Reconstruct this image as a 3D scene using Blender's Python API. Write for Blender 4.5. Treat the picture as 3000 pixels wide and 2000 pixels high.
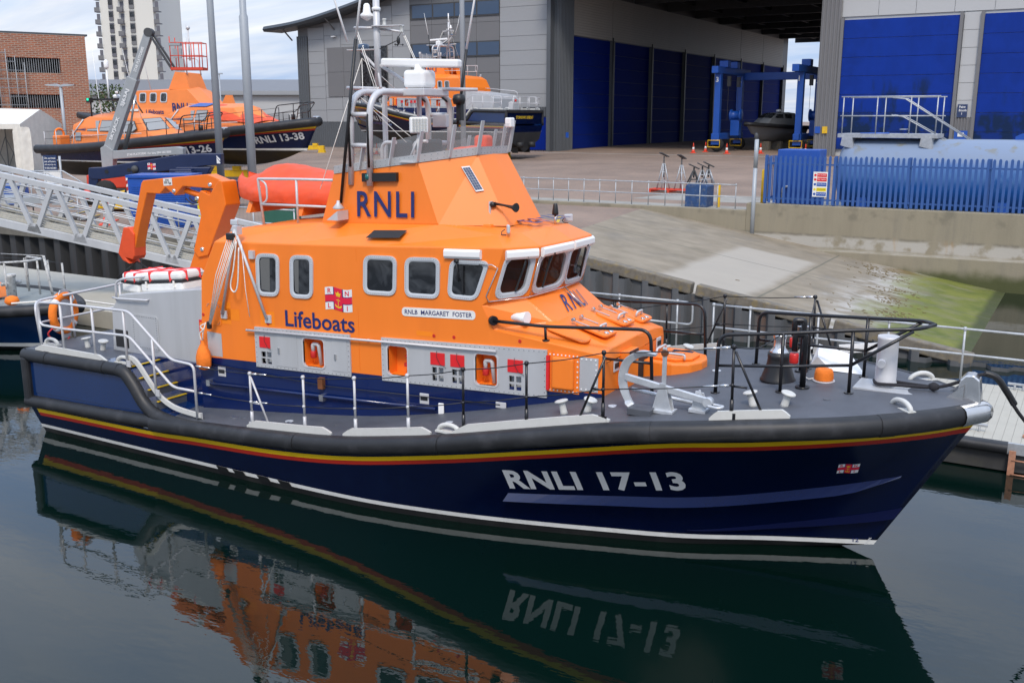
import bpy, bmesh, math, random
from mathutils import Vector, Matrix, Quaternion
random.seed(7)
for o in list(bpy.data.objects): bpy.data.objects.remove(o)
SC = bpy.context.scene
COL = SC.collection
R = math.radians

# ------------------------------------------------------------------ camera
cam = bpy.data.objects.new('camera', bpy.data.cameras.new('camera'))
COL.objects.link(cam)
cam.location = (17.866, -14.296, 6.2)
cam.rotation_euler = (R(90 - 12.727), 0, R(30.367))
cam.data.sensor_width = 36
cam.data.lens = 34.8
cam.data.clip_end = 3000
SC.camera = cam

# ------------------------------------------------------------------ world, sun, exposure
SUN_EL, SUN_AZ = 50, -62      # azimuth measured in the site plan, from +x towards +y, of the side the light comes from
W = bpy.data.worlds.new('World'); SC.world = W; W.use_nodes = True
wn = W.node_tree.nodes; wl_ = W.node_tree.links; wn.clear()
def WN(t, **k):
    n = wn.new(t)
    for a, b in k.items(): setattr(n, a, b)
    return n
wout = WN('ShaderNodeOutputWorld'); wbg = WN('ShaderNodeBackground')
sky = WN('ShaderNodeTexSky', sky_type='NISHITA', sun_disc=False)
sky.sun_elevation = R(SUN_EL); sky.sun_rotation = R(90 - SUN_AZ); sky.air_density = 1.2; sky.dust_density = 2.0
skm = WN('ShaderNodeVectorMath', operation='SCALE'); skm.inputs['Scale'].default_value = 0.075
tc = WN('ShaderNodeTexCoord'); sep = WN('ShaderNodeSeparateXYZ')
# flat cloud layer: divide direction by height
addz = WN('ShaderNodeMath', operation='MAXIMUM'); addz.inputs[1].default_value = 0.0
ad2 = WN('ShaderNodeMath', operation='ADD'); ad2.inputs[1].default_value = 0.16
dv = WN('ShaderNodeVectorMath', operation='DIVIDE'); cmb = WN('ShaderNodeCombineXYZ')
mp = WN('ShaderNodeMapping'); mp.inputs['Rotation'].default_value = (0, 0, R(24)); mp.inputs['Scale'].default_value = (0.55, 1.5, 1.0)
nz = WN('ShaderNodeTexNoise'); nz.inputs['Scale'].default_value = 1.25; nz.inputs['Detail'].default_value = 9; nz.inputs['Roughness'].default_value = .58; nz.inputs['Distortion'].default_value = .5
rmp = WN('ShaderNodeValToRGB'); rmp.color_ramp.elements[0].position = .36; rmp.color_ramp.elements[1].position = .66
nz2 = WN('ShaderNodeTexNoise'); nz2.inputs['Scale'].default_value = 2.6; nz2.inputs['Detail'].default_value = 8
rmp2 = WN('ShaderNodeValToRGB'); rmp2.color_ramp.elements[0].color = (.49, .51, .555, 1); rmp2.color_ramp.elements[1].color = (.66, .67, .685, 1)
rmp2.color_ramp.elements[0].position = .35; rmp2.color_ramp.elements[1].position = .7
mix = WN('ShaderNodeMix', data_type='RGBA')
base = WN('ShaderNodeMix', data_type='RGBA'); base.inputs[0].default_value = .72; base.inputs[7].default_value = (.31, .43, .67, 1)
L = wl_.new
L(tc.outputs['Generated'], sep.inputs[0]); L(sep.outputs['Z'], addz.inputs[0]); L(addz.outputs[0], ad2.inputs[0])
for i in range(3): L(ad2.outputs[0], cmb.inputs[i])
L(tc.outputs['Generated'], dv.inputs[0]); L(cmb.outputs[0], dv.inputs[1]); L(dv.outputs[0], mp.inputs[0])
L(mp.outputs[0], nz.inputs['Vector']); L(mp.outputs[0], nz2.inputs['Vector'])
L(nz.outputs['Fac'], rmp.inputs[0]); L(nz2.outputs['Fac'], rmp2.inputs[0])
L(sky.outputs[0], skm.inputs[0]); L(skm.outputs[0], base.inputs[6])
thin = WN('ShaderNodeMapRange'); thin.inputs[3].default_value = 1.0; thin.inputs[4].default_value = .45; L(addz.outputs[0], thin.inputs[0])
cov = WN('ShaderNodeMath', operation='MULTIPLY'); L(rmp.outputs[0], cov.inputs[0]); L(thin.outputs[0], cov.inputs[1]); L(cov.outputs[0], mix.inputs[0]); L(base.outputs[2], mix.inputs[6]); L(rmp2.outputs[0], mix.inputs[7])
# overcast luminance distribution: brighter towards the zenith
el = WN('ShaderNodeMapRange'); el.inputs[1].default_value = 0; el.inputs[2].default_value = 1; el.inputs[3].default_value = 1.02; el.inputs[4].default_value = 1.9; L(addz.outputs[0], el.inputs[0])
cie = WN('ShaderNodeVectorMath', operation='SCALE'); L(mix.outputs[2], cie.inputs[0]); L(el.outputs[0], cie.inputs['Scale'])
L(cie.outputs[0], wbg.inputs[0]); wbg.inputs[1].default_value = 0.95; L(wbg.outputs[0], wout.inputs[0])

sun = bpy.data.objects.new('sun', bpy.data.lights.new('sun', 'SUN')); COL.objects.link(sun)
sun.data.energy = 1.5; sun.data.angle = R(14); sun.data.color = (1, .90, .78)
sd = Vector((math.cos(R(SUN_AZ)) * math.cos(R(SUN_EL)), math.sin(R(SUN_AZ)) * math.cos(R(SUN_EL)), math.sin(R(SUN_EL))))
sun.rotation_euler = sd.to_track_quat('Z', 'Y').to_euler()
SC.view_settings.view_transform = 'Standard'; SC.view_settings.look = 'None'
SC.view_settings.exposure = 0.68; SC.view_settings.gamma = 1; SC.view_settings.use_curve_mapping = False
SC.render.engine = 'CYCLES'
SC.cycles.max_bounces = 8; SC.cycles.transparent_max_bounces = 12

# ------------------------------------------------------------------ materials
def lin(r, g, b):
    f = lambda c: (c / 255 / 12.92) if c / 255 <= .04045 else ((c / 255 + .055) / 1.055) ** 2.4
    return (f(r), f(g), f(b), 1)
MATS = {}
def pbr(name, col, rough=.5, metal=0, var=.10, scale=2.0, bump=0.0, bscale=40, coat=0, stain=None, stain_amt=.0, stain_scale=1.5, streak=False, spec=.5):
    m = bpy.data.materials.new(name); m.use_nodes = True; nt = m.node_tree; n = nt.nodes; l = nt.links.new
    b = n['Principled BSDF']
    b.inputs['Roughness'].default_value = rough; b.inputs['Metallic'].default_value = metal
    b.inputs['Coat Weight'].default_value = coat; b.inputs['Coat Roughness'].default_value = .06
    b.inputs['Specular IOR Level'].default_value = spec
    t = n.new('ShaderNodeTexCoord'); mpn = n.new('ShaderNodeMapping'); l(t.outputs['Object'], mpn.inputs[0])
    if streak: mpn.inputs['Scale'].default_value = (1, 1, .12)
    no = n.new('ShaderNodeTexNoise'); no.inputs['Scale'].default_value = scale; no.inputs['Detail'].default_value = 7; no.inputs['Roughness'].default_value = .62
    l(mpn.outputs[0], no.inputs['Vector'])
    mr = n.new('ShaderNodeMapRange'); mr.inputs[1].default_value = .3; mr.inputs[2].default_value = .7
    mr.inputs[3].default_value = 1 - var; mr.inputs[4].default_value = 1 + var * .7; l(no.outputs['Fac'], mr.inputs[0])
    mu = n.new('ShaderNodeVectorMath'); mu.operation = 'SCALE'; mu.inputs[0].default_value = col[:3]; l(mr.outputs[0], mu.inputs['Scale'])
    last = mu.outputs[0]
    if stain:
        n2 = n.new('ShaderNodeTexNoise'); n2.inputs['Scale'].default_value = stain_scale; n2.inputs['Detail'].default_value = 9; n2.inputs['Roughness'].default_value = .65
        l(mpn.outputs[0], n2.inputs['Vector'])
        r2 = n.new('ShaderNodeMapRange'); r2.inputs[1].default_value = .52; r2.inputs[2].default_value = .72; r2.inputs[3].default_value = 0; r2.inputs[4].default_value = stain_amt
        l(n2.outputs['Fac'], r2.inputs[0])
        mx = n.new('ShaderNodeMix'); mx.data_type = 'RGBA'; mx.inputs[7].default_value = stain; l(r2.outputs[0], mx.inputs[0]); l(last, mx.inputs[6]); last = mx.outputs[2]
    l(last, b.inputs['Base Color'])
    rr = n.new('ShaderNodeMapRange'); rr.inputs[3].default_value = max(0, rough - .06); rr.inputs[4].default_value = min(1, rough + .08); l(no.outputs['Fac'], rr.inputs[0]); l(rr.outputs[0], b.inputs['Roughness'])
    if bump:
        n3 = n.new('ShaderNodeTexNoise'); n3.inputs['Scale'].default_value = bscale; n3.inputs['Detail'].default_value = 5; l(t.outputs['Object'], n3.inputs['Vector'])
        bp = n.new('ShaderNodeBump'); bp.inputs['Strength'].default_value = bump; bp.inputs['Distance'].default_value = .01; l(n3.outputs['Fac'], bp.inputs['Height']); l(bp.outputs[0], b.inputs['Normal'])
    MATS[name] = m
    return m
GRIME = (.12, .11, .09, 1)
pbr('orange', (.86, .205, .018, 1), .42, var=.05, scale=1.2, coat=.05, stain=(.66, .155, .022, 1), stain_amt=.28, stain_scale=1.6, streak=True, bump=.04, bscale=1.5)
pbr('orange_patch', (.90, .235, .010, 1), .35, var=.03)
pbr('orange_crane', (.80, .17, .008, 1), .38, var=.07, scale=3, stain=(.45, .10, .01, 1), stain_amt=.3)
pbr('orange_cover', (.72, .078, .016, 1), .55, var=.12, scale=4, bump=.35, bscale=6)
pbr('orange_cloth', (.86, .20, .015, 1), .8, var=.15, scale=9, bump=.5, bscale=20)
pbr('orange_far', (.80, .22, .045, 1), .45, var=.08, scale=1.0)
pbr('navy', (.0003, .0032, .025, 1), .16, var=.15, scale=.8, coat=.12, spec=.35, stain=(.002, .008, .036, 1), stain_amt=.6, stain_scale=1.1, bump=.05, bscale=1.2)
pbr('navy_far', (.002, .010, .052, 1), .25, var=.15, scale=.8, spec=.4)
pbr('navy_matte', (.0005, .003, .028, 1), .7, var=.15, spec=.08)
pbr('navy_rail', (.004, .012, .07, 1), .10, var=.15, scale=.8, coat=.9)
pbr('navy_cabin', (.0004, .0105, .078, 1), .2, var=.12, scale=.8, coat=.5)
pbr('navy_panel', (.003, .021, .092, 1), .10, var=.12, scale=.8, coat=.5)
pbr('antifoul', (.012, .012, .013, 1), .6, var=.25, scale=4, stain=(.05, .05, .045, 1), stain_amt=.5)
pbr('white_paint', (.74, .74, .71, 1), .4, var=.08, scale=3, stain=(.45, .45, .40, 1), stain_amt=.35, stain_scale=4)
pbr('yellow_stripe', (.72, .46, .004, 1), .32, var=.04)
pbr('red_stripe', (.42, .022, .010, 1), .32, var=.05)
pbr('fender', (.017, .0175, .0195, 1), .5, var=.3, scale=3, bump=.2, bscale=9, stain=(.05, .05, .055, 1), stain_amt=.5, stain_scale=3)
pbr('deck', (.083, .090, .106, 1), .55, var=.22, scale=1.6, bump=.25, bscale=180, stain=(.12, .125, .135, 1), stain_amt=.35)
pbr('alu', (.50, .51, .52, 1), .42, metal=.25, var=.07, scale=2.5, stain=(.36, .36, .35, 1), stain_amt=.35, streak=True)
pbr('rail', (.55, .55, .56, 1), .45, metal=.15, var=.08, scale=5)
pbr('steel', (.62, .62, .62, 1), .22, metal=.9, var=.10, scale=6)
pbr('galv', (.42, .44, .46, 1), .5, metal=.45, var=.2, scale=8, stain=(.3, .29, .27, 1), stain_amt=.5)
pbr('toe', (.56, .56, .53, 1), .5, var=.05, stain=GRIME, stain_amt=.15, stain_scale=4)
pbr('black_rail', (.010, .010, .012, 1), .3, var=.2)
pbr('black', (.012, .012, .013, 1), .45, var=.2)
pbr('rope_dark', (.020, .019, .023, 1), .85, var=.4, scale=30, bump=.8, bscale=90)
pbr('rope_white', (.78, .75, .69, 1), .85, var=.2, scale=30, bump=.6, bscale=90)
pbr('red_panel', (.66, .018, .022, 1), .4, var=.06)
pbr('red_can', (.55, .022, .018, 1), .3, var=.08)
pbr('white_case', (.76, .76, .73, 1), .4, var=.05, stain=(.5, .49, .45, 1), stain_amt=.3, stain_scale=5)
pbr('white_fit', (.80, .80, .79, 1), .35, var=.03)
pbr('strap', (.015, .015, .017, 1), .7, var=.2)
pbr('cloth_red', (.80, .05, .05, 1), .7, var=.1)
pbr('text_blue', (.012, .022, .125, 1), .4, var=.03)
pbr('text_white', (.70, .71, .71, 1), .4, var=.03)
pbr('text_yellow', (.75, .50, .02, 1), .4, var=.03)
pbr('flag_red', (.66, .012, .045, 1), .4, var=.03)
pbr('solar', (.03, .055, .12, 1), .12, var=.15, coat=.7)
pbr('wood', (.16, .055, .018, 1), .5, var=.35, scale=10)
pbr('yellow', (.72, .44, .010, 1), .5, var=.12, scale=4, stain=(.3, .22, .08, 1), stain_amt=.35)
pbr('inside', (.02, .02, .022, 1), .7)
pbr('frame_grey', (.47, .50, .53, 1), .4, var=.06)
pbr('anchor', (.60, .62, .64, 1), .38, metal=.5, var=.15, scale=7, stain=(.36, .37, .38, 1), stain_amt=.5)
def glass(name, col, rough=.02, alpha=1.0):
    m = bpy.data.materials.new(name); m.use_nodes = True; b = m.node_tree.nodes['Principled BSDF']
    t = m.node_tree.nodes.new('ShaderNodeTexNoise'); t.inputs['Scale'].default_value = 3
    mr = m.node_tree.nodes.new('ShaderNodeMapRange'); mr.inputs[3].default_value = rough; mr.inputs[4].default_value = rough + .03
    m.node_tree.links.new(t.outputs['Fac'], mr.inputs[0]); m.node_tree.links.new(mr.outputs[0], b.inputs['Roughness'])
    b.inputs['Base Color'].default_value = col; b.inputs['Alpha'].default_value = alpha; b.inputs['IOR'].default_value = 1.5
    MATS[name] = m
glass('glass_dark', (.020, .022, .025, 1))
def _gd():
    m = MATS['glass_dark']; n = m.node_tree.nodes; l = m.node_tree.links.new; b = n['Principled BSDF']; t = n.new('ShaderNodeTexCoord'); no = n.new('ShaderNodeTexNoise'); no.inputs['Scale'].default_value = 3.2; no.inputs['Detail'].default_value = 5; no.inputs['Distortion'].default_value = 1.2; l(t.outputs['Object'], no.inputs['Vector'])
    r_ = n.new('ShaderNodeValToRGB'); r_.color_ramp.elements[0].position = .42; r_.color_ramp.elements[1].position = .66; r_.color_ramp.elements[0].color = (.010, .011, .013, 1); r_.color_ramp.elements[1].color = (.055, .060, .066, 1); l(no.outputs['Fac'], r_.inputs[0]); l(r_.outputs[0], b.inputs['Base Color'])
_gd()
glass('curtain', (.13, .13, .125, 1), .05)
glass('glass_tint', (.02, .022, .025, 1), .02, .45)
glass('glass_front', (.03, .03, .03, 1), .02, .30)
glass('perspex', (.45, .46, .47, 1), .04, .30)
glass('glass_blue', (.045, .075, .13, 1), .03)
glass('lens', (.55, .55, .52, 1), .1, .8)
def emit(name, col, s):
    m = bpy.data.materials.new(name); m.use_nodes = True; b = m.node_tree.nodes['Principled BSDF']
    t = m.node_tree.nodes.new('ShaderNodeTexNoise'); t.inputs['Scale'].default_value = 40
    b.inputs['Base Color'].default_value = col; b.inputs['Emission Color'].default_value = col
    mr = m.node_tree.nodes.new('ShaderNodeMapRange'); mr.inputs[3].default_value = s * .8; mr.inputs[4].default_value = s
    m.node_tree.links.new(t.outputs['Fac'], mr.inputs[0]); m.node_tree.links.new(mr.outputs[0], b.inputs['Emission Strength'])
    MATS[name] = m
glass('green_glass', (.008, .11, .11, 1), .05)
emit('green_lamp', (.02, .7, .35, 1), 1.0)

# ------------------------------------------------------------------ mesh helpers
V = Vector
class MB:
    def __init__(s): s.v = []; s.f = []; s.sm = set()
    def add(s, vs, fs, smooth=False):
        k = len(s.v); s.v += [tuple(x) for x in vs]
        for q in fs:
            if smooth: s.sm.add(len(s.f))
            s.f.append(tuple(i + k for i in q))
        return s
    def box(s, c, d, rz=0, M=None):
        x, y, z = d[0] / 2, d[1] / 2, d[2] / 2
        vs = [V((a, b, e)) for a in (-x, x) for b in (-y, y) for e in (-z, z)]
        if M is None: M = Matrix.Rotation(rz, 3, 'Z')
        vs = [M @ q + V(c) for q in vs]
        return s.add(vs, [(0, 1, 3, 2), (4, 6, 7, 5), (0, 4, 5, 1), (2, 3, 7, 6), (0, 2, 6, 4), (1, 5, 7, 3)])
    def bar(s, a, b, w, h, up=(0, 0, 1)):
        a, b = V(a), V(b); d = (b - a); ln = d.length; d.normalize(); up = V(up)
        if abs(d.dot(up)) > .98: up = V((1, 0, 0))
        sx = d.cross(up).normalized(); uz = sx.cross(d).normalized()
        M = Matrix((d, sx, uz)).transposed()
        return s.box((a + b) / 2, (ln, w, h), M=M)
    def tube(s, pts, r, n=8, cap=True, closed=False):
        pts = [V(q) for q in pts]; N = len(pts); rr = r if isinstance(r, (list, tuple)) else [r] * N
        vs = []; prev = None
        for i, q in enumerate(pts):
            if closed: t = pts[(i + 1) % N] - pts[i - 1]
            else: t = pts[min(i + 1, N - 1)] - pts[max(i - 1, 0)]
            t.normalize()
            if prev is None:
                a = V((0, 0, 1)) if abs(t.z) < .9 else V((1, 0, 0)); prev = t.cross(a).normalized()
            else:
                prev = (prev - t * prev.dot(t))
                prev = prev.normalized() if prev.length > 1e-6 else t.orthogonal().normalized()
            bn = t.cross(prev)
            for k in range(n):
                an = 2 * math.pi * k / n; vs.append(q + (prev * math.cos(an) + bn * math.sin(an)) * rr[i])
        fs = []
        for i in range(N if closed else N - 1):
            j = (i + 1) % N
            for k in range(n): fs.append((i * n + k, i * n + (k + 1) % n, j * n + (k + 1) % n, j * n + k))
        s.add(vs, fs, True)
        if cap and not closed:
            k0 = len(s.v) - len(vs)
            s.f.append(tuple(k0 + k for k in range(n))[::-1]); s.f.append(tuple(k0 + (N - 1) * n + k for k in range(n)))
        return s
    def cyl(s, a, b, r, r2=None, n=12): return s.tube([a, b], [r, r if r2 is None else r2], n)
    def lathe(s, prof, c=(0, 0, 0), n=16, M=None):
        vs = []
        for (r, z) in prof:
            for k in range(n):
                an = 2 * math.pi * k / n; q = V((r * math.cos(an), r * math.sin(an), z)); vs.append((M @ q if M else q) + V(c))
        fs = [(i * n + k, i * n + (k + 1) % n, (i + 1) * n + (k + 1) % n, (i + 1) * n + k) for i in range(len(prof) - 1) for k in range(n)]
        k0 = len(s.v); s.add(vs, fs, True)
        s.f.append(tuple(k0 + k for k in range(n))[::-1]); s.f.append(tuple(k0 + (len(prof) - 1) * n + k for k in range(n)))
        return s
    def prism(s, poly, fn, d0, d1):
        """poly: list of (a,b); fn(a,b,d)->xyz"""
        n = len(poly); vs = [fn(a, b, d0) for a, b in poly] + [fn(a, b, d1) for a, b in poly]
        fs = [tuple(range(n)), tuple(range(2 * n - 1, n - 1, -1))] + [(i, i + n, (i + 1) % n + n, (i + 1) % n) for i in range(n)]
        return s.add(vs, fs)
    def grid(s, rows, smooth=True, flip=False):
        nr, nc = len(rows), len(rows[0]); vs = [q for r_ in rows for q in r_]
        fs = [(i * nc + j, i * nc + j + 1, (i + 1) * nc + j + 1, (i + 1) * nc + j) for i in range(nr - 1) for j in range(nc - 1)]
        if flip: fs = [f[::-1] for f in fs]
        return s.add(vs, fs, smooth)
    def polys(s, ps, mirror=False):
        for q in ps:
            s.add(q, [tuple(range(len(q)))])
            if mirror: s.add([(a, -b, c) for a, b, c in q][::-1], [tuple(range(len(q)))])
        return s
    def mesh(s, name, mat, weld=False):
        me = bpy.data.meshes.new(name); me.from_pydata([tuple(q) for q in s.v], [], s.f); me.update()
        if s.sm:
            me.polygons.foreach_set('use_smooth', [i in s.sm for i in range(len(me.polygons))])
        if weld:
            b = bmesh.new(); b.from_mesh(me); bmesh.ops.remove_doubles(b, verts=b.verts, dist=1e-4); bmesh.ops.recalc_face_normals(b, faces=b.faces); b.to_mesh(me); b.free()
        me.materials.append(MATS[mat] if isinstance(mat, str) else mat)
        return me
    def build(s, name, mat, parent=None, bevel=0, weld=False, seg=2):
        o = bpy.data.objects.new(name, s.mesh(name, mat, weld)); COL.objects.link(o); o.parent = parent
        if bevel:
            m = o.modifiers.new('bevel', 'BEVEL'); m.width = bevel; m.segments = seg; m.limit_method = 'ANGLE'; m.angle_limit = R(35)
        return o
def link_mesh(name, me, parent=None, loc=(0, 0, 0), rot=(0, 0, 0), sc=(1, 1, 1)):
    o = bpy.data.objects.new(name, me); COL.objects.link(o); o.parent = parent; o.location = loc; o.rotation_euler = rot; o.scale = sc; return o
def empty(name, loc=(0, 0, 0), rz=0):
    o = bpy.data.objects.new(name, None); COL.objects.link(o); o.location = loc; o.rotation_euler = (0, 0, rz); o.empty_display_size = .3; return o
def tag(o, label, cat, group=None):
    o['label'] = label; o['category'] = cat
    if group: o['group'] = group
    return o
def thing(name, label, cat, loc=(0, 0, 0), rz=0, group=None): return tag(empty(name, loc, rz), label, cat, group)
def struct(o): o['kind'] = 'structure'; return o
def copy_tree(o, parent=None, skip=()):
    c = o.copy(); COL.objects.link(c); c.parent = parent
    for ch in list(o.children):
        if ch.name.split('.')[0] not in skip and not any(ch.name.startswith(k) for k in skip): copy_tree(ch, c, skip)
    return c
def catmull(pts, n=6):
    pts = [V(q) for q in pts]; out = []
    for i in range(len(pts) - 1):
        p0, p1, p2, p3 = pts[max(i - 1, 0)], pts[i], pts[i + 1], pts[min(i + 2, len(pts) - 1)]
        for k in range(n):
            t = k / n; out.append(.5 * ((2 * p1) + (p2 - p0) * t + (2 * p0 - 5 * p1 + 4 * p2 - p3) * t * t + (3 * p1 - p0 - 3 * p2 + p3) * t ** 3))
    out.append(pts[-1]); return out
def bend(pts, r, n=5):
    """polyline with rounded corners of radius r"""
    pts = [V(q) for q in pts]; out = [pts[0]]
    for i in range(1, len(pts) - 1):
        a, b, c = pts[i - 1], pts[i], pts[i + 1]; d1 = (a - b); d2 = (c - b)
        rr = min(r, d1.length * .49, d2.length * .49); p1 = b + d1.normalized() * rr; p2 = b + d2.normalized() * rr
        for k in range(n + 1):
            t = k / n; out.append(p1 * (1 - t) ** 2 + b * 2 * t * (1 - t) + p2 * t * t)
    out.append(pts[-1]); return out
def interp(x, xs, ys):
    if x <= xs[0]: return ys[0]
    for i in range(len(xs) - 1):
        if x <= xs[i + 1]: return ys[i] + (ys[i + 1] - ys[i]) * (x - xs[i]) / (xs[i + 1] - xs[i])
    return ys[-1]
def sinterp(x, xs, ys):
    """smooth (cosine-free, catmull) interpolation"""
    if x <= xs[0]: return ys[0]
    if x >= xs[-1]: return ys[-1]
    for i in range(len(xs) - 1):
        if x <= xs[i + 1]:
            h = xs[i + 1] - xs[i]; t = (x - xs[i]) / h
            m0 = (ys[i + 1] - ys[max(i - 1, 0)]) / (xs[i + 1] - xs[max(i - 1, 0)]) if i > 0 else (ys[1] - ys[0]) / h
            m1 = (ys[min(i + 2, len(xs) - 1)] - ys[i]) / (xs[min(i + 2, len(xs) - 1)] - xs[i])
            return (2 * t ** 3 - 3 * t * t + 1) * ys[i] + (t ** 3 - 2 * t * t + t) * h * m0 + (-2 * t ** 3 + 3 * t * t) * ys[i + 1] + (t ** 3 - t * t) * h * m1
def rrect(w, h, r, n=4):
    out = []
    for cx, cy, a0 in ((w / 2 - r, h / 2 - r, 0), (-w / 2 + r, h / 2 - r, 90), (-w / 2 + r, -h / 2 + r, 180), (w / 2 - r, -h / 2 + r, 270)):
        for k in range(n + 1):
            a = R(a0 + 90 * k / n); out.append((cx + r * math.cos(a), cy + r * math.sin(a)))
    return out
def text_geo(body, width=None, height=None, bold=0.0, cuts=0, shear=0, spacing=1.0):
    """flat lettering as (verts2d, faces), lower-left at 0,0, fitted to width and height"""
    cu = bpy.data.curves.new('t', 'FONT'); cu.body = body; cu.size = 1; cu.offset = bold; cu.resolution_u = 3; cu.space_character = spacing; cu.shear = shear
    ob = bpy.data.objects.new('t', cu); COL.objects.link(ob)
    dg = bpy.context.evaluated_depsgraph_get(); me = bpy.data.meshes.new_from_object(ob.evaluated_get(dg))
    bpy.data.objects.remove(ob); bpy.data.curves.remove(cu)
    b = bmesh.new(); b.from_mesh(me); bpy.data.meshes.remove(me)
    if cuts:
        bmesh.ops.triangulate(b, faces=b.faces); bmesh.ops.subdivide_edges(b, edges=b.edges, cuts=cuts, use_grid_fill=True)
    b.verts.index_update()
    vs = [(q.co.x, q.co.y) for q in b.verts]; fs = [tuple(q.index for q in f.verts) for f in b.faces]; b.free()
    x0 = min(q[0] for q in vs); x1 = max(q[0] for q in vs); y0 = min(q[1] for q in vs); y1 = max(q[1] for q in vs)
    sx = width / (x1 - x0) if width else None; sy = height / (y1 - y0) if height else None
    sx = sx or sy; sy = sy or sx
    return [((x - x0) * sx, (y - y0) * sy) for x, y in vs], fs
def text_obj(name, body, fn, mat, parent, width=None, height=None, bold=.012, cuts=0, shear=0, spacing=1.0):
    vs, fs = text_geo(body, width, height, bold, cuts, shear, spacing); m = MB(); m.add([fn(a, b) for a, b in vs], fs); return m.build(name, mat, parent)
# ================================================================== the lifeboat at the pontoon (site frame = its own frame, bow to +x)
BX = [-1, 9, 10, 11, 12, 13, 14, 15, 15.8, 16.4, 16.85]; BB = [2.8, 2.8, 2.8, 2.78, 2.7, 2.55, 2.28, 1.82, 1.27, .65, 0]
ZX = [-.3, 3, 4.5, 6, 7.8, 9.25, 10, 11.2, 12.45, 13.1, 13.8, 14.4, 15.8, 16.85]; ZZ = [.75, .9, .99, 1.09, 1.25, 1.49, 1.64, 1.91, 2.16, 2.25, 2.32, 2.37, 2.43, 2.46]
WX = [0, 6, 8.1, 9.56, 10.75, 12, 13.13, 14.26, 15.62]; WB = [2.57, 2.55, 2.48, 2.25, 1.96, 1.58, 1.19, .62, 0]
FX = [-.3, .2, 3.7, 4.5, 6.7, 8.2, 9.96, 11.55, 13.3, 14.45, 15.88, 16.85]; FZ = [.58, .62, .69, .74, .86, 1.03, 1.36, 1.69, 2.01, 2.11, 2.2, 2.22]
bs = lambda x: max(0, sinterp(x, BX, BB)); zs = lambda x: sinterp(x, ZX, ZZ)
def hp(q, t, off=0.0, side=-1):
    w = max(0, sinterp(q * 15.62, WX, WB)); b = max(0, bs(q * 16.85) - .02) if q < 1 else 0; zf = sinterp(q * 16.85, FX, FZ)
    if t >= 0:
        e = 1.0 + .55 * max(0, min(1, (q - .5) / .35))
        y = w + (b - w) * t ** e; x = q * (15.62 + 1.2 * t); z = .12 + (zf - .12) * t
    else:                               # below the boot top: chine at t=-1, keel at t=-2
        kz = -1.35 + 1.25 * max(0, (q - .72) / .28) ** 1.8; cz = -.42 + .45 * max(0, (q - .6) / .4) ** 1.5
        if t >= -1: y = w * (1 + .10 * t); z = .12 + (cz - .12) * (-t); x = q * (15.62 + .35 * t * q)
        else:
            s = -t - 1; y = w * .90 * (1 - s); z = cz + (kz - cz) * s; x = q * (15.27 - .9 * s * q)
    return V((x, side * (y + off), z))
def hxz(x, z, off=0.006, side=-1):
    q, t = x / 16.2, .5
    for _ in range(25):
        zf = sinterp(q * 16.85, FX, FZ); t = (z - .12) / (zf - .12); q = min(1, max(0, x / (15.62 + 1.2 * t)))
    return hp(q, t, off, side)
NQ = 60; QS = [1 - (1 - i / NQ) ** 1.25 for i in range(NQ + 1)]

SEV = thing('lifeboat', 'large orange and navy lifeboat with RNLI 17-13 on its bow, moored at the pontoon', 'lifeboat')
def hull_part(name, t0, t1, nt, mat, off=0.0, q0=0):
    m = MB()
    for sd_ in (-1, 1):
        rows = [[hp(q0 + (1 - q0) * q, t0 + (t1 - t0) * k / nt, off, sd_) for q in QS] for k in range(nt + 1)]
        m.grid(rows, True, sd_ == 1)
    return m
m = hull_part('hull', .04, 1.0, 10, 'navy')
rows = [[hp(0, k / 6, 0, -1), hp(0, k / 6, 0, 1)] for k in range(7)]; m.grid(rows, False, True)
hull = m.build('hull', 'navy', SEV, weld=True)
m = hull_part('b', 0.04, -1, 3, 'antifoul'); m2 = hull_part('b', -1, -2, 4, 'antifoul'); m.add(m2.v, m2.f, True)
m.grid([[hp(0, t, 0, -1), hp(0, t, 0, 1)] for t in (-2, -1.5, -1, -.5, .04)], False, True)
m.build('underwater_hull', 'antifoul', SEV, weld=True)
m = MB()
for s in (-1, 1):       # boot-top stripe: z .12 -> .19
    m.grid([[hxz(q * 15.66, z, .006, s) if q < .995 else hp(1, (z - .12) / 2.1, .004, s) for q in QS] for z in (.12, .155, .195)], True, s == 1)
m.build('boot_stripe', 'white_paint', SEV)
def stripe(name, d0, d1, mat):
    m = MB()
    for s in (-1, 1):
        rows = []
        for d in (d0, (d0 + d1) / 2, d1):
            rows.append([hp(q, 1 - d / (sinterp(q * 16.85, FX, FZ) - .12), .006, s) for q in [.01 + .99 * a for a in QS]])
        m.grid(rows, True, s == -1)
    return m.build(name, mat, SEV)
stripe('yellow_stripe', .045, .13, 'yellow_stripe'); stripe('red_stripe', .13, .21, 'red_stripe')
def spray(name, q0, q1, tf, hgt, outw):
    m = MB()
    for s in (-1, 1):
        rows = [[], [], []]
        for i in range(25):
            q = q0 + (q1 - q0) * i / 24; t = tf(q); k = min(1, (q1 - q) * 30 + .12) if q1 < .99 else min(1, .05 + ((q - q0) / (q1 - q0)) ** .9)
            a = hp(q, t, .004, s); b = hp(q, t - hgt * k, outw * k + .01, s); c = hp(q, t - hgt * k - .02, .0, s)
            rows[0].append(a); rows[1].append(b); rows[2].append(c)
        m.grid(rows, False, s == -1); m.polys([[rows[0][0], rows[1][0], rows[2][0]]])
    return m.build(name, 'navy_rail', SEV)
spray('spray_rail', .668, .978, lambda q: .395 if q < .80 else .395 + .19 * ((q - .80) / .178) ** 1.5, .085, .10)
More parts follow.
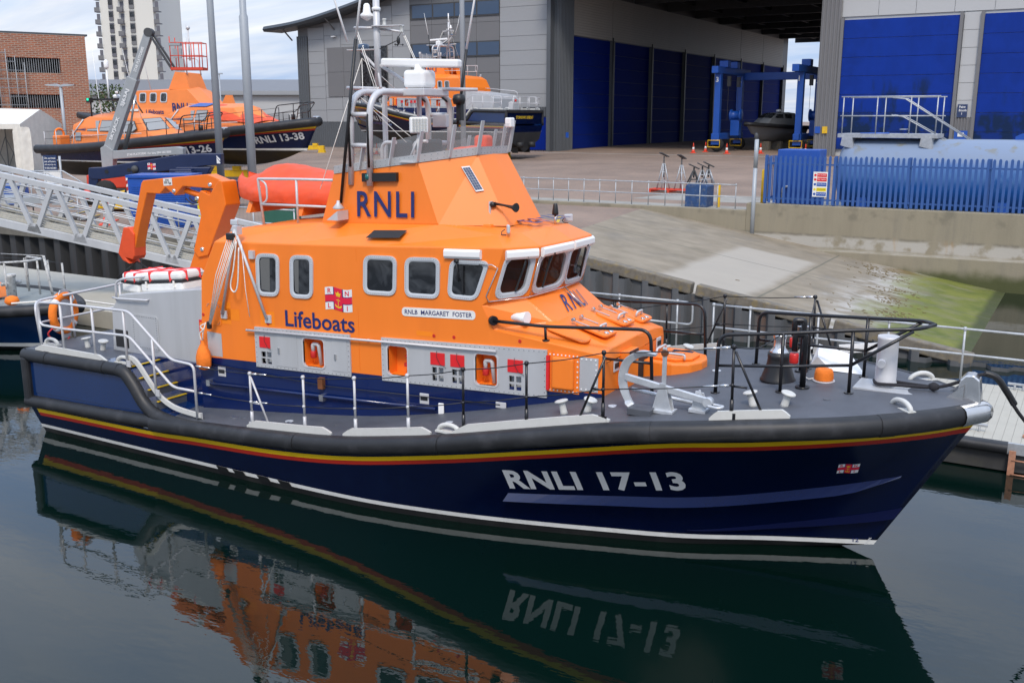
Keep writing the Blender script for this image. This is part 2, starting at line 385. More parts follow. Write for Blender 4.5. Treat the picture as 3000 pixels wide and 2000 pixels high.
CH = spray('chine_rail', .84, .999, lambda q: .075 + .235 * ((q - .84) / .16) ** 1.3, .075, .085); CH.data.materials[0] = MATS['navy_matte']
# lettering and flag on the bows
def flagpiece(parent, fn, w, h, name='emblem'):
    """white flag with red cross, crown and anchor and the letters R N L I; fn(a,b,d) with 0<=a<=w"""
    wave = lambda a: .05 * h * math.sin(a / w * 6.2)
    f = lambda a, b, d=0: fn(a, b + wave(a), d)
    root = MB(); N = 14
    root.grid([[f(w * i / N, h * j, 0) for i in range(N + 1)] for j in (0, 1)], False)
    root = root.build(name, 'text_white', parent)
    m = MB()
    for (a0, a1, b0, b1) in ((.34, .64, 0, 1), (0, .34, .36, .64), (.64, 1, .36, .64)):
        m.grid([[f(w * (a0 + (a1 - a0) * i / 6), h * b, .003) for i in range(7)] for b in (b0, b1)], False)
    m.build('flag_cross', 'flag_red', root)
    m = MB()
    for (a0, a1, b0, b1) in ((.31, .34, 0, .36), (.31, .34, .64, 1), (.64, .67, 0, .36), (.64, .67, .64, 1), (0, .34, .33, .36), (0, .34, .64, .67), (.64, 1, .33, .36), (.64, 1, .64, .67)):
        m.grid([[f(w * (a0 + (a1 - a0) * i / 4), h * b, .002) for i in range(5)] for b in (b0, b1)], False)
    m.build('flag_edging', 'text_blue', root)
    for ch, a, b in (('R', .10, .72), ('N', .74, .72), ('L', .10, .06), ('I', .80, .06)):
        text_obj('letter', ch, lambda x, y, a=a, b=b: f(w * a + x, h * b + y, .003), 'flag_red', root, height=h * .22, bold=.02)
    m = MB()        # crown and anchor
    m.polys([[f(w * x, h * y, .005) for x, y in q] for q in (
        [(.42, .66), (.56, .66), (.59, .80), (.53, .76), (.49, .86), (.45, .76), (.39, .80)], [(.42, .62), (.56, .62), (.56, .65), (.42, .65)],
        [(.48, .14), (.50, .14), (.50, .52), (.48, .52)], [(.42, .44), (.56, .44), (.56, .47), (.42, .47)],
        [(.38, .26), (.42, .20), (.49, .16), (.49, .10), (.40, .14), (.36, .22)], [(.60, .26), (.56, .20), (.49, .16), (.49, .10), (.58, .14), (.62, .22)])])
    m.build('crown_and_anchor', 'text_yellow', root)
    return root
for s in (-1, 1):
    fl = (lambda a, b, d=0, s=s: hxz((10.81 + a) if s < 0 else (13.36 - a), .81 + .094 * (a if s < 0 else 2.55 - a) + b, .008, s))
    text_obj('bow_number', 'RNLI 17-13', fl, 'text_white', SEV, width=2.52, height=.375, bold=.035, cuts=2, spacing=1.08)
    flagpiece(SEV, (lambda a, b, d=0, s=s: hxz((15.21 + a + .25 * b) if s < 0 else (15.5 - a), 1.44 + b * .95 + .05 * a, .008 + d, s)), .25, .18, 'bow_emblem')
for k, (dx, txt) in enumerate(((-.42, '10'), (-.27, '12'))):
    text_obj('draught_mark', txt, lambda a, b, dx=dx, k=k: hxz(15.62 + dx + a, .06 + .095 * k + b if k else .05 + b, .012), 'white_paint' if k == 0 else 'text_blue', SEV, height=.07)
m = MB()
for k in range(9):
    z = .05 + k * .022; x = 15.62 + (z - .12) * .55 - .12; m.polys([[hxz(x, z, .012), hxz(x + .035, z, .012), hxz(x + .035, z + .01, .012), hxz(x, z + .01, .012)]])
m.build('draught_scale', 'text_white', SEV)
for x in (4.95, 5.35, 5.92, 6.4):       # small black plates over the boot stripe
    m = MB(); m.polys([[hxz(x, .06, .02), hxz(x + .26, .06, .02), hxz(x + .24, .2, .02), hxz(x - .02, .2, .02)]]); m.build('hull_plate', 'black', SEV)

# deck
def dk(x, y): b = max(.05, bs(x)); return zs(x) + .07 * (1 - min(1, (y / b)) ** 2)
m = MB(); NX = 70; rows = []
for i in range(NX + 1):
    x = 3.3 + (16.8 - 3.3) * i / NX; b = max(.02, bs(x) - .01); rows.append([V((x, b * j / 8, dk(x, b * j / 8))) for j in range(-8, 9)])
m.grid(rows, True); m.build('deck', 'deck', SEV)
def sweep(m, path, out, sec, smooth=True):
    rows = []
    for q, o in zip(path, out):
        rows.append([V(q) + V(o) * a + V((0, 0, 1)) * b for a, b in sec])
    m.grid(rows, smooth); m.polys([rows[0][::-1], rows[-1]])
DSEC = [(-.06, .012), (.0, .015), (.06, .0), (.105, -.04), (.125, -.11), (.115, -.19), (.07, -.255), (.0, -.275), (-.06, -.275)]
m = MB()
for s in (-1, 1):
    pa, ou = [], []
    xs = [3.6 + (16.86 - 3.6) * (1 - (1 - i / 64) ** 1.5) for i in range(65)]
    for x in xs:
        b = bs(x); d = (bs(min(16.85, x + .03)) - bs(x - .03)) / (min(16.85, x + .03) - x + .03); n = V((-d, 1, 0)).normalized()
        pa.append((x, s * (b - .01), zs(x))); ou.append((n.x, s * n.y, 0))
    sweep(m, pa, ou, DSEC)
m.build('gunwale_fender', 'fender', SEV)
def clampband(x, s, name='fender_joint'):
    m = MB(); pa, ou = [], []
    for k in range(4):
        xx = x + k * .05; b = bs(xx); d = (bs(xx + .03) - bs(xx - .03)) / .06; n = V((-d, 1, 0)).normalized(); pa.append((xx, s * (b - .01), zs(xx))); ou.append((n.x, s * n.y, 0))
    sweep(m, pa, ou, [(a * 1.06 + .006, b * 1.02 + .003) for a, b in DSEC]); m.build(name, 'fender', SEV)
for s in (-1, 1):
    for x in (6.9, 9.75, 12.95, 15.75): clampband(x, s)
# raised quarter (bulwark block), its fenders, blue panel, steps
for s in (-1, 1):
    Q = lambda x, z, d, s=s: (x, s * d, z)
    m = MB(); m.prism([(0, .6), (0, 1.72), (2.85, 1.78), (3.02, 1.70), (3.55, 1.05), (4.2, .93), (4.2, .8), (2.0, .62)], Q, 2.74, 1.6); m.build('quarter_block', 'navy_panel', SEV, weld=True)
    m = MB(); o = (0, s, 0); PS = [(-.06, .0), (.0, .02), (.06, .0), (.10, -.05), (.115, -.11), (.10, -.17), (.05, -.215), (-.06, -.22)]
    pa = [(-.1, s * 2.72, 1.74)] + [(x, s * 2.74, 1.74 + .02 * x) for x in (.2, 1, 2, 2.75)]
    sweep(m, pa, [o] * len(pa), PS); m.build('quarter_fender', 'fender', SEV)
    m = MB(); pa = catmull([(2.72, s * 2.74, 1.79), (2.95, s * 2.74, 1.74), (3.2, s * 2.74, 1.5), (3.42, s * 2.74, 1.22), (3.7, s * 2.75, 1.06), (4.1, s * 2.76, 1.0), (4.6, s * 2.78, .995)], 4)
    rows = []
    for i, q in enumerate(pa):
        t = (pa[min(i + 1, len(pa) - 1)] - pa[max(i - 1, 0)]).normalized(); nn = V((-t.z, 0, t.x)); rows.append([q + V((0, s, 0)) * a + nn * b for a, b in PS])
    m.grid(rows, True); m.polys([rows[0][::-1], rows[-1]]); m.build('quarter_fender', 'fender', SEV)
    m = MB(); pa = [(-.1, s * 2.74, .80), (1, s * 2.76, .84), (2.2, s * 2.77, .88), (3.3, s * 2.78, .93), (3.8, s * 2.78, .96)]; sweep(m, pa, [o] * 5, PS); m.build('quarter_fender', 'fender', SEV)
    m = MB(); m.bar((-.02, s * 2.76, .7), (-.02, s * 2.76, 1.62), .16, .2); m.build('quarter_fender', 'fender', SEV, bevel=.05)
    for k in range(2):
        m = MB(); pa = [(.55 + 1.7 * k + j * .06, s * 2.74, 1.755 + .034 * k) for j in range(3)]; sweep(m, pa, [o] * 3, [(a * 1.08, b * 1.05 + .004) for a, b in PS]); m.build('fender_joint', 'fender', SEV)
    pan = [(.16, .90), (.16, 1.55), (2.80, 1.60), (3.32, .98)]
    m = MB(); m.prism(pan, Q, 2.742, 2.749); m.build('side_panel', 'navy_panel', SEV)
    for k, (x0, z0) in enumerate(((2.95, 1.75), (3.17, 1.56), (3.39, 1.37), (3.61, 1.18))):
        m = MB(); m.box((x0 - .12 + (0 if k else -.1), s * 2.3, z0 - .12), (.26, .80, .24)); stp = m.build('step', 'deck', SEV)
        m = MB(); m.box((x0 - .0, s * 2.3, z0 + .004), (.05, .72, .012)); m.build('step_edge', 'yellow_stripe', stp)
    # white curved toe board following the steps
    pa = catmull([(2.85, s * 2.66, 1.86), (3.05, s * 2.66, 1.82), (3.35, s * 2.66, 1.5), (3.62, s * 2.66, 1.24), (4.0, s * 2.66, 1.08), (4.5, s * 2.66, 1.03), (4.7, s * 2.66, 1.03)], 4)
    rows = []
    for i, q in enumerate(pa):
        t = (pa[min(i + 1, len(pa) - 1)] - pa[max(i - 1, 0)]).normalized(); nn = V((-t.z, 0, t.x)); rows.append([q + V((0, s, 0)) * a + nn * b for a, b in ((.0, .02), (.0, .10), (-.05, .10), (-.05, -.02), (.0, .02))])
    m = MB(); m.grid(rows, False); m.polys([rows[0][:4], rows[-1][:4][::-1]]); m.build('toe_board', 'toe', SEV)
m = MB(); m.box((1.38, 0, 1.70), (2.9, 5.44, .13)); m.build('aft_deck', 'deck', SEV)
m = MB(); m.box((.02, 0, 1.2), (.06, 5.3, .95)); m.build('transom_panel', 'navy', SEV)
text_obj('stern_name', 'LIFEBOAT', lambda a, b: V((-.016, 1.0 - a, 1.1 + b)), 'text_yellow', SEV, width=2, bold=.02)
m = MB(); sweep(m, [(-.02, -2.75, 1.75), (-.02, 2.75, 1.75)], [(-1, 0, 0)] * 2, PS); m.build('stern_fender', 'fender', SEV)
def toe(x0, x1, off, y_in=.0, h=.125, z=None, mat='toe'):
    m = MB(); n = 20
    for_rows = []
    for s in (-1,):
        rows = []
        for i in range(n + 1):
            x = x0 + (x1 - x0) * i / n; k = min(1, min(i, n - i) * .4 + .3); y = bs(x) - off; zz = zs(x) if z is None else z
            rows.append([(x, -y, zz), (x, -y, zz + h * k), (x, -y + .045, zz + h * k), (x, -y + .045, zz)])
        m.grid(rows, False); m.polys([rows[0], rows[-1][::-1]])
    a = m.build('toe_board', mat, SEV)
    b = a.copy(); COL.objects.link(b); b.parent = SEV; b.scale = (1, -1, 1)
for x0, x1 in ((5.85, 7.7), (7.95, 9.65), (10.05, 12.5), (13.8, 14.75)): toe(x0, x1, .10)
toe(.25, 2.35, .08, z=1.765)

# ---------------------------------------------------------------- superstructure
yw = lambda x: -(2.49 - .11 * x)
Wp = lambda x, z, d=0: V((x, yw(x) - d, z))
zblue = lambda x: interp(x, [4, 8, 11.8], [1.97, 2.01, 2.14])
KN = [(4.59, 4.08), (6.2, 4.12), (7.9, 4.17), (10.15, 4.26)]
roofl = [(4.87, -1.72, 4.30), (6.4, -1.16, 4.44), (8.8, -1.16, 4.53), (9.86, -1.08, 4.41)]
S = lambda x, z: tuple(Wp(x, z))
eS, eQ, eC = (10.15, yw(10.15), 4.26), (10.54, -.90, 4.265), (10.62, 0, 4.275)
sS, sQ, sC = (9.88, yw(9.88), 3.41), (10.335, -.92, 3.47), (10.44, 0, 3.50)
tS, tQ, tC = (9.80, yw(9.8), 3.35), (10.285, -.93, 3.43), (10.40, 0, 3.46)
bS, bQ, bC = (9.97, yw(9.97) + .03, 2.965), (10.75, -.92, 3.09), (10.87, 0, 3.16)
fS, fQ, fC = (11.76, -1.20, 2.74), (11.76, -.85, 2.79), (11.80, 0, 2.83)
gS, gC = (11.78, -1.20, 2.60), (11.82, 0, 2.60)
uQ, uC = (10.12, -.80, 4.44), (10.26, 0, 4.47)
ps = [
    [S(4.19, 2.60), S(9.97, 2.60), S(9.97, 2.965), S(9.80, 3.35), S(4.25, 3.35)], [S(9.97, 2.60), S(11.76, 2.60), S(9.97, 2.965)],
    [S(4.25, 3.35), S(9.80, 3.35), S(9.88, 3.41), S(10.15, 4.26), S(7.9, 4.17), S(6.2, 4.12), S(4.59, 4.08), S(4.26, 3.45)],
    [S(4.59, 4.08), S(6.2, 4.12), roofl[1], roofl[0]], [S(6.2, 4.12), S(7.9, 4.17), roofl[2], roofl[1]], [S(7.9, 4.17), S(10.15, 4.26), roofl[3], roofl[2]],
    [S(10.15, 4.26), eQ, uQ, roofl[3]], [eQ, eC, uC, uQ], [roofl[2], roofl[3], uQ, (8.8, 0, 4.58)], [uQ, uC, (8.8, 0, 4.58)],
    [roofl[0], roofl[1], (6.4, 0, 4.47), (4.87, 0, 4.33)], [roofl[1], roofl[2], (8.8, 0, 4.58), (6.4, 0, 4.47)],
    [sS, sQ, tQ, tS], [sQ, sC, tC, tQ], [tS, tQ, bQ, bS], [tQ, tC, bC, bQ],
    [bS, bQ, fQ, fS], [bQ, bC, fC, fQ], [S(9.97, 2.965), bS, fS, S(11.76, 2.60)], [fS, fQ, (11.80, -.85, 2.62), gS], [fQ, fC, gC, (11.80, -.85, 2.62)],
    [S(11.76, 2.60), fS, gS], [gS, gC, (11.80, 0, 1.98), (11.76, -1.2, 1.98)],
    [S(4.14, 1.9), S(4.26, 3.45), (4.26, 0, 3.45), (4.14, 0, 1.9)], [S(4.26, 3.45), S(4.59, 4.08), (4.59, 0, 4.10), (4.26, 0, 3.45)], [S(4.59, 4.08), roofl[0], (4.87, 0, 4.33), (4.59, 0, 4.10)],
]
# the window band of the wheelhouse front, built as posts between the panes (panes lie inside the openings)
def band(a0, b0, a1, b1, l, r, lo, hi):
    """quad a0(bottom) b0(bottom) -> a1,b1(top) with rectangular hole l..r, lo..hi"""
    a0, b0, a1, b1 = V(a0), V(b0), V(a1), V(b1); P = lambda u, v: (a0 * (1 - u) + b0 * u) * (1 - v) + (a1 * (1 - u) + b1 * u) * v
    return [[P(0, 0), P(1, 0), P(1, lo), P(0, lo)], [P(0, hi), P(1, hi), P(1, 1), P(0, 1)], [P(0, lo), P(l, lo), P(l, hi), P(0, hi)], [P(r, lo), P(1, lo), P(1, hi), P(r, hi)]], P
q1, PQ = band(sS, sQ, eS, eQ, .17, .85, .10, .80); q2, PC = band(sQ, sC, eQ, eC, .08, .93, .08, .80)
m = MB(); m.polys([[tuple(c) for c in q] for q in ps + q1 + q2], True); m.build('superstructure', 'orange', SEV, bevel=.025, weld=True, seg=3)
m = MB()
for s in (-1, 1):
    xs = [4.1, 5, 6, 7, 8, 9, 10, 11, 11.76]; m.grid([[(x, s * -(yw(x) - .004), 0.9 if x < 6 else zs(x) - .15) for x in xs], [(x, s * -(yw(x) - .004), zblue(x)) for x in xs]], False, s == 1)
m.build('lower_cabin_side', 'navy_cabin', SEV)
# lower orange side, pierced where the lockers and vents are let in
HOLES = [(5.49, 5.73, 1.985, 2.21), (6.40, 6.82, 2.03, 2.52), (8.07, 8.44, 2.06, 2.55), (9.67, 10.05, 2.07, 2.57)] + [(a + .01, a + .24, 2.03, 2.28) for a in (8.87, 9.23, 10.23)]
for s in (-1, 1):
    m = MB(); xs = sorted(set([4.14, 11.76] + [h[0] for h in HOLES] + [h[1] for h in HOLES])); F = lambda x, z: (x, s * -yw(x), z)
    for a, b in zip(xs[:-1], xs[1:]):
        lo = [zblue(a) - .02, zblue(b) - .02]
        for h in HOLES:
            if h[0] <= a + 1e-6 and h[1] >= b - 1e-6: m.polys([[F(a, lo[0]), F(b, lo[1]), F(b, h[2]), F(a, h[2])]]); lo = [h[3], h[3]]
        m.polys([[F(a, lo[0]), F(b, lo[1]), F(b, 2.602), F(a, 2.602)]])
    m.build('lower_orange_side', 'orange', SEV)
# wheelhouse interior: floor and dashboard seen through the front panes
m = MB(); m.box((9.3, 0, 3.2), (1.2, 2.3, .25)); m.build('dashboard', 'orange', SEV, bevel=.05)
m = MB(); m.box((8.0, 0, 3.4), (.1, 2.9, 1.4)); m.build('wheelhouse_bulkhead', 'inside', SEV)

def window_side(pts, name, rad, mat='glass_dark', fw=.07, s=-1, sill=None):
    """pts: 4 corners (x,z) of the frame on the cabin wall; frame ring + pane"""
    cx = sum(q[0] for q in pts) / 4; cz = sum(q[1] for q in pts) / 4
    def ring(k):
        out = []
        n = len(pts)
        for i in range(n):
            a, b, c = V((*pts[i - 1], 0)), V((*pts[i], 0)), V((*pts[(i + 1) % n], 0))
            # inset by k
            d1 = (b - a).normalized(); d2 = (c - b).normalized(); n1 = V((-d1.y, d1.x, 0)); n2 = V((-d2.y, d2.x, 0)); bis = (n1 + n2); bis = bis / max(.2, bis.dot(n1))
            bb = b + bis * k; rr = max(.02, rad - k)
            p1 = bb - d1 * rr; p2 = bb + d2 * rr
            for t in range(6): u = t / 5; out.append(p1 * (1 - u) ** 2 + bb * 2 * u * (1 - u) + p2 * u * u)
        return out
    sg = 1 if s < 0 else -1
    ccw = sum(pts[i - 1][0] * pts[i][1] - pts[i][0] * pts[i - 1][1] for i in range(4)) > 0
    if not ccw: pts = pts[::-1]
    F = lambda q, d: V((q.x, s * (-(yw(q.x)) + d), q.y))
    r0, r1, r2_ = ring(0), ring(fw * .62), ring(fw)
    m = MB(); rows = [[F(q, .0) for q in r0], [F(q, .03) for q in r0], [F(q, .03) for q in r1], [F(q, .02) for q in r2_], [F(q, -.02) for q in r2_]]
    rows = [r_ + [r_[0]] for r_ in rows]; m.grid(rows, False, s > 0); fr = m.build(name, 'frame_grey', SEV)
    m = MB(); m.polys([[F(q, .016) for q in r2_]]); m.build('pane', mat, fr)
    m = MB()
    mid = ring(fw * .32); L_ = len(mid)
    dist = 0; last = None
    for i in range(L_):
        a, b = mid[i], mid[(i + 1) % L_]; ln = (b - a).length; k = max(1, int(ln / .032))
        for j in range(k):
            q = a + (b - a) * (j / k); c = F(q, .033); m.box(c, (.008, .004, .008))
    o = m.build('frame_bolts', 'steel', fr); o['kind'] = 'stuff'
    return fr
WIN = [[(5.47, 3.19), (5.94, 3.20), (5.98, 3.94), (5.49, 3.93)], [(6.17, 3.20), (6.63, 3.21), (6.67, 3.95), (6.20, 3.94)], [(7.63, 3.37), (8.25, 3.38), (8.28, 4.03), (7.66, 4.02)], [(8.41, 3.38), (9.04, 3.39), (9.06, 4.05), (8.43, 4.03)], [(9.18, 3.42), (9.70, 3.41), (9.93, 4.05), (9.24, 4.04)]]
for s in (-1, 1):
    for k, w in enumerate(WIN):
        fr_ = window_side(w, 'side_window', .15, s=s)
        if k < 2:
            x0, x1 = w[0][0] + .085, w[1][0] - .07; xm = x0 + (x1 - x0) * (.62 if k == 0 else .30)
            m = MB(); m.polys([[V((x, s * (-yw(x) + .0185), z)) for x, z in ((x0 + .02, w[0][1] + .12), (xm, w[0][1] + .09), (xm + .03, w[2][1] - .09), (x0 + .06, w[2][1] - .09), (x0 + .02, w[2][1] - .14))]]); m.build('curtain', 'curtain', fr_)
# front panes with frames
def front_window(P, l, r, lo, hi, flip):
    def ring(k, d):
        poly = rrect(1, 1, .22, 4); out = []
        for a, b in poly:
            u = (l + r) / 2 + a * ((r - l) - k) ; v = (lo + hi) / 2 + b * ((hi - lo) - k * 1.1); q = P(u, v); out.append(V((q.x + d, (-q.y if flip else q.y), q.z)))
        return out
    m = MB(); rows = [ring(-.14, .004), ring(-.14, .024), ring(.0, .024), ring(.05, .012), ring(.05, -.03)]; rows = [q + [q[0]] for q in rows]; m.grid(rows, False, flip); fr = m.build('front_window', 'frame_grey', SEV)
    m = MB(); m.polys([ring(.04, .004)]); m.build('pane', 'glass_front', fr)
    m = MB()
    for q in ring(-.07, .026): m.box(q, (.006, .008, .008))
    o = m.build('frame_bolts', 'steel', fr); o['kind'] = 'stuff'
    return fr
for flip in (False, True):
    front_window(PQ, .17, .85, .10, .80, flip); front_window(PC, .08, .93, .08, .80, flip)
# sun blinds
def blind(a, b, out):
    a, b, out = V(a), V(b), V(out).normalized(); m = MB(); up = V((0, 0, 1)); d = (b - a).normalized()
    sec = [(.0, .07), (.05, .085), (.075, .05), (.075, -.03), (.045, -.07), (.0, -.06)]
    rows = [[q + out * x + up * z for x, z in sec] for q in (a, b)]; rows = [r_ + [r_[0]] for r_ in rows]
    m.grid(rows, False); m.polys([rows[0][:-1][::-1], rows[1][:-1]]); return m.build('sun_blind', 'white_fit', SEV, bevel=.006)
for s in (-1, 1):
    f = lambda q: (q[0], q[1] * (1 if s < 0 else -1), q[2])
    blind((9.16, s * 1.485, 4.12), (9.78, s * 1.415, 4.135), (0, s, 0))
    a, b = PQ(.08, .86), PQ(.93, .86); blind((a.x + .01, -s * a.y, a.z), (b.x + .01, -s * b.y, b.z), (.8, s * .6, 0))
    a, b = PC(.02, .87), PC(.97, .87); blind((a.x + .01, -s * a.y, a.z), (b.x + .01, -s * b.y, b.z), (1, s * .1, 0))
# wipers
def wiper(base, tip, blade_a, blade_b):
    m = MB(); m.tube([base, tip], .011, 6); m.bar(blade_a, blade_b, .02, .03); m.cyl(V(base) + V((-.03, .0, 0)), V(base) + V((.04, 0, 0)), .03, n=8); return m.build('wiper', 'black', SEV)
for s in (-1, 1):
    q = PC(.35, .83); e = PC(.30, .30); a = PC(.30, .72); b = PC(.28, .12)
    g = lambda v, d=.05: V((v.x + d, -s * v.y if s > 0 else v.y, v.z))
    wiper(g(q), g(e), g(a), g(b))
    q = PQ(.60, .83); e = PQ(.58, .30); a = PQ(.62, .72); b = PQ(.55, .14); wiper(g(q), g(e), g(a), g(b))
    wiper((9.36, s * 1.50, 4.02), (9.40, s * 1.50, 3.70), (9.47, s * 1.49, 3.95), (9.47, s * 1.49, 3.52))
# wash pipe below the front windows
pp = [V((9.86, yw(9.86) - .01, 3.42)), V((10.3, -.95, 3.46)), V((10.46, 0, 3.50)), V((10.3, .95, 3.46)), V((9.86, -yw(9.86) + .01, 3.42))]
m = MB(); m.tube([q + V((.03, 0, -.01)) for q in pp], .009, 6)
m.tube([q for q in ((9.9, -1.42, 3.42), (9.86, -1.43, 3.5), (10.07, -1.42, 3.95), (9.98, -1.45, 4.0), (9.75, -1.46, 3.99))], .009, 6)
m.tube([(10.49, 0, 3.50), (10.66, -.02, 3.36), (10.86, 0, 3.2)], .012, 6)
for q, r_ in ((sQ, eQ), ((sQ[0], -sQ[1], sQ[2]), (eQ[0], -eQ[1], eQ[2])), (sC, eC)): m.tube([V(q) + V((.02, 0, 0)), (V(q) * .25 + V(r_) * .75) + V((.02, 0, 0))], .008, 6)
m.build('wash_pipe', 'steel', SEV)
def slopeP(y, v):
    u = abs(y) / .92; g = lambda q: V((q[0], math.copysign(q[1], y) if y else 0, q[2])); top = V(tC) * (1 - u) + g(tQ) * u; bot = V(bC) * (1 - u) + g(bQ) * u; q = bot * (1 - v) + top * v; q.y = y; return q + V((.012, 0, .018))
text_obj('front_lettering', 'RNLI', lambda a, b: slopeP(-.42 + a + .60 * b, .10 + b / .56), 'text_blue', SEV, width=.68, height=.36, bold=.008, spacing=1.35)
text_obj('roof_number', '17-13', lambda a, b: V((9.66 + b * 1.2, .93 - a, 4.565 - .06 * b)), 'text_blue', SEV, width=1.22, height=.40, bold=.03)
# ---------------------------------------------------------------- grey locker panels on the cabin sides
def wbox(m, x0, x1, z0, z1, d0, d1, s=-1):
    m.prism([(x0, z0), (x1, z0), (x1, z1), (x0, z1)], lambda a, b, d: (a, s * (-yw(a) + d), b), d0, d1)
def bolts(m, pts, d, s, r=.012):
    for x, z in pts: m.box((x, s * (-yw(x) + d), z), (r, .012, r))
def panel(x0, x1, zt0, zt1, zb0, zb1, cells, s):
    """panel between the given top and bottom lines; cells = list of holes (xa,xb,za,zb,kind)"""
    F = lambda a, b, d: (a, s * (-yw(a) + d), b)
    xs = sorted(set([x0, x1] + [c[0] for c in cells] + [c[1] for c in cells]))
    zt = lambda x: zt0 + (zt1 - zt0) * (x - x0) / (x1 - x0); zb = lambda x: zb0 + (zb1 - zb0) * (x - x0) / (x1 - x0)
    m = MB()
    for a, b in zip(xs[:-1], xs[1:]):
        holes = sorted([c for c in cells if c[0] <= a + 1e-6 and c[1] >= b - 1e-6], key=lambda c: c[2])
        lo = [zb(a), zb(b)]
        for c in holes:
            m.prism([(a, lo[0]), (b, lo[1]), (b, c[2]), (a, c[2])], F, .0, .03); lo = [c[3], c[3]]
        m.prism([(a, lo[0]), (b, lo[1]), (b, zt(b)), (a, zt(a))], F, .0, .03)
    root = m.build('locker_panel', 'alu', SEV, weld=True)
    bm_ = MB(); L_ = x1 - x0; n = int(L_ / .085)
    pts = [(x0 + .04 + (L_ - .08) * i / n, zt(x0 + L_ * i / n) - .03) for i in range(n + 1)] + [(x0 + .04 + (L_ - .08) * i / n, zb(x0 + L_ * i / n) + .03) for i in range(n + 1)]
    for x in [x0 + .03, x1 - .03]: pts += [(x, zb(x) + .09 * k) for k in range(1, 8)]
    bolts(bm_, pts, .033, s); o = bm_.build('panel_bolts', 'steel', root); o['kind'] = 'stuff'
    return root
P1 = [(5.50, 5.60, 1.98, 2.08), (5.62, 5.72, 1.98, 2.08), (5.50, 5.60, 2.10, 2.20), (5.62, 5.72, 2.10, 2.20), (6.40, 6.82, 2.03, 2.52)]
P2 = [(8.07, 8.44, 2.06, 2.55)]
for a in (8.87, 9.23, 10.23):
    P2 += [(a + .02, a + .11, 2.04, 2.14), (a + .14, a + .23, 2.04, 2.14), (a + .02, a + .11, 2.17, 2.27), (a + .14, a + .23, 2.17, 2.27)]
P2 += [(9.67, 10.05, 2.07, 2.57)]
for s in (-1, 1):
    pa = panel(5.38, 7.34, 2.63, 2.66, 1.91, 1.93, P1, s); pb = panel(7.95, 10.88, 2.67, 2.74, 1.94, 1.98, P2, s)
    for (x0, x1, z0, z1) in ((5.48, 5.71, 2.27, 2.47), (8.87, 9.13, 2.31, 2.515), (9.23, 9.48, 2.31, 2.515), (10.23, 10.49, 2.33, 2.535)):
        m = MB(); wbox(m, x0, x1, z0, z1, .032, .042, s); m.build('red_flap', 'red_panel', SEV, bevel=.004)
        m = MB(); m.tube([(x0 + .12, s * (-yw(x0) + .03), z1 + .03), (x0 + .13, s * (-yw(x0) + .055), z1 - .06), (x0 + .2, s * (-yw(x0) + .05), z0 + .02), (x1 + .03, s * (-yw(x1) + .05), z0 - .03)], .004, 5); m.build('lanyard', 'black', SEV)
        m = MB(); wbox(m, x0, x1 - .02, 1.9 + .08, z0 - .02, -.10, -.08, s); m.build('vent_grille', 'frame_grey', SEV)
    for (x0, x1, z0, z1) in ((5.82, 6.27, 1.97, 2.57), (6.98, 7.28, 2.00, 2.58)):
        m = MB(); wbox(m, x0, x1, z0, z1, .030, .037, s); d = m.build('locker_door', 'alu', SEV, bevel=.004)
        m = MB(); wbox(m, x0 + .06, x0 + .09, 2.2, 2.3, .037, .06, s); m.build('latch', 'steel', d)
    for (x0, x1, z0, z1) in ((6.40, 6.82, 2.03, 2.52), (8.07, 8.44, 2.06, 2.55), (9.67, 10.05, 2.07, 2.57)):
        # recess (orange box let into the panel) and rounded rim
        F = lambda a, b, d, s=s: (a, s * (-yw(a) + d), b)
        m = MB(); m.polys([[F(x0, z0, -.0), F(x1, z0, -.0), F(x1, z0, -.22), F(x0, z0, -.22)], [F(x0, z1, 0), F(x1, z1, 0), F(x1, z1, -.22), F(x0, z1, -.22)], [F(x0, z0, 0), F(x0, z1, 0), F(x0, z1, -.22), F(x0, z0, -.22)], [F(x1, z0, 0), F(x1, z1, 0), F(x1, z1, -.22), F(x1, z0, -.22)], [F(x0, z0, -.22), F(x1, z0, -.22), F(x1, z1, -.22), F(x0, z1, -.22)]])
        rc = m.build('recess', 'orange', SEV)
        ring = lambda k, d: [F((x0 + x1) / 2 + a, (z0 + z1) / 2 + b, d) for a, b in rrect(x1 - x0 + k, z1 - z0 + k, .06 + k / 2)]
        rows = [ring(.05, .03), ring(.05, .042), ring(.0, .042), ring(.0, .0)]; rows = [q + [q[0]] for q in rows]
        m = MB(); m.grid(rows, False, s < 0); m.build('recess_rim', 'rail', rc)
        if x0 < 7 or x0 > 9:
            m = MB(); m.tube(bend([F(x0 + .27, z0 + .02, -.08), F(x0 + .24, z0 + .38, -.06), F(x0 + .12, z0 + .38, -.06), F(x0 + .13, z0 + .24, -.06)], .04), .034, 10); v = m.build('vent_pipe', 'rail', SEV)
            m = MB(); m.lathe([(.05, -.06), (.055, -.05), (.055, .05), (.05, .06)], F(x0 + .13, z0 + .20, -.06), 12); m.build('pipe_cap', 'red_can', v)
        else:
            m = MB(); m.cyl(F(x0 + .29, z0 + .05, -.1), F(x0 + .29, z0 + .30, -.1), .018, n=8); m.lathe([(.045, 0), (.05, .01), (.05, .02), (.02, .03)], F(x0 + .29, z0 + .30, -.1), 10); m.box(F(x0 + .28, z0 + .17, -.08), (.06, .06, .06)); m.build('valve', 'red_can', SEV)
    # forward orange tank cover + grey plate
    m = MB(); wbox(m, 10.885, 11.40, 2.09, 2.70, .003, .012, s); c = m.build('cover_plate', 'orange', SEV)
    m = MB(); wbox(m, 10.98, 11.33, 2.15, 2.66, .012, .085, s); m.build('cover_bulge', 'orange', c, bevel=.05, seg=3)
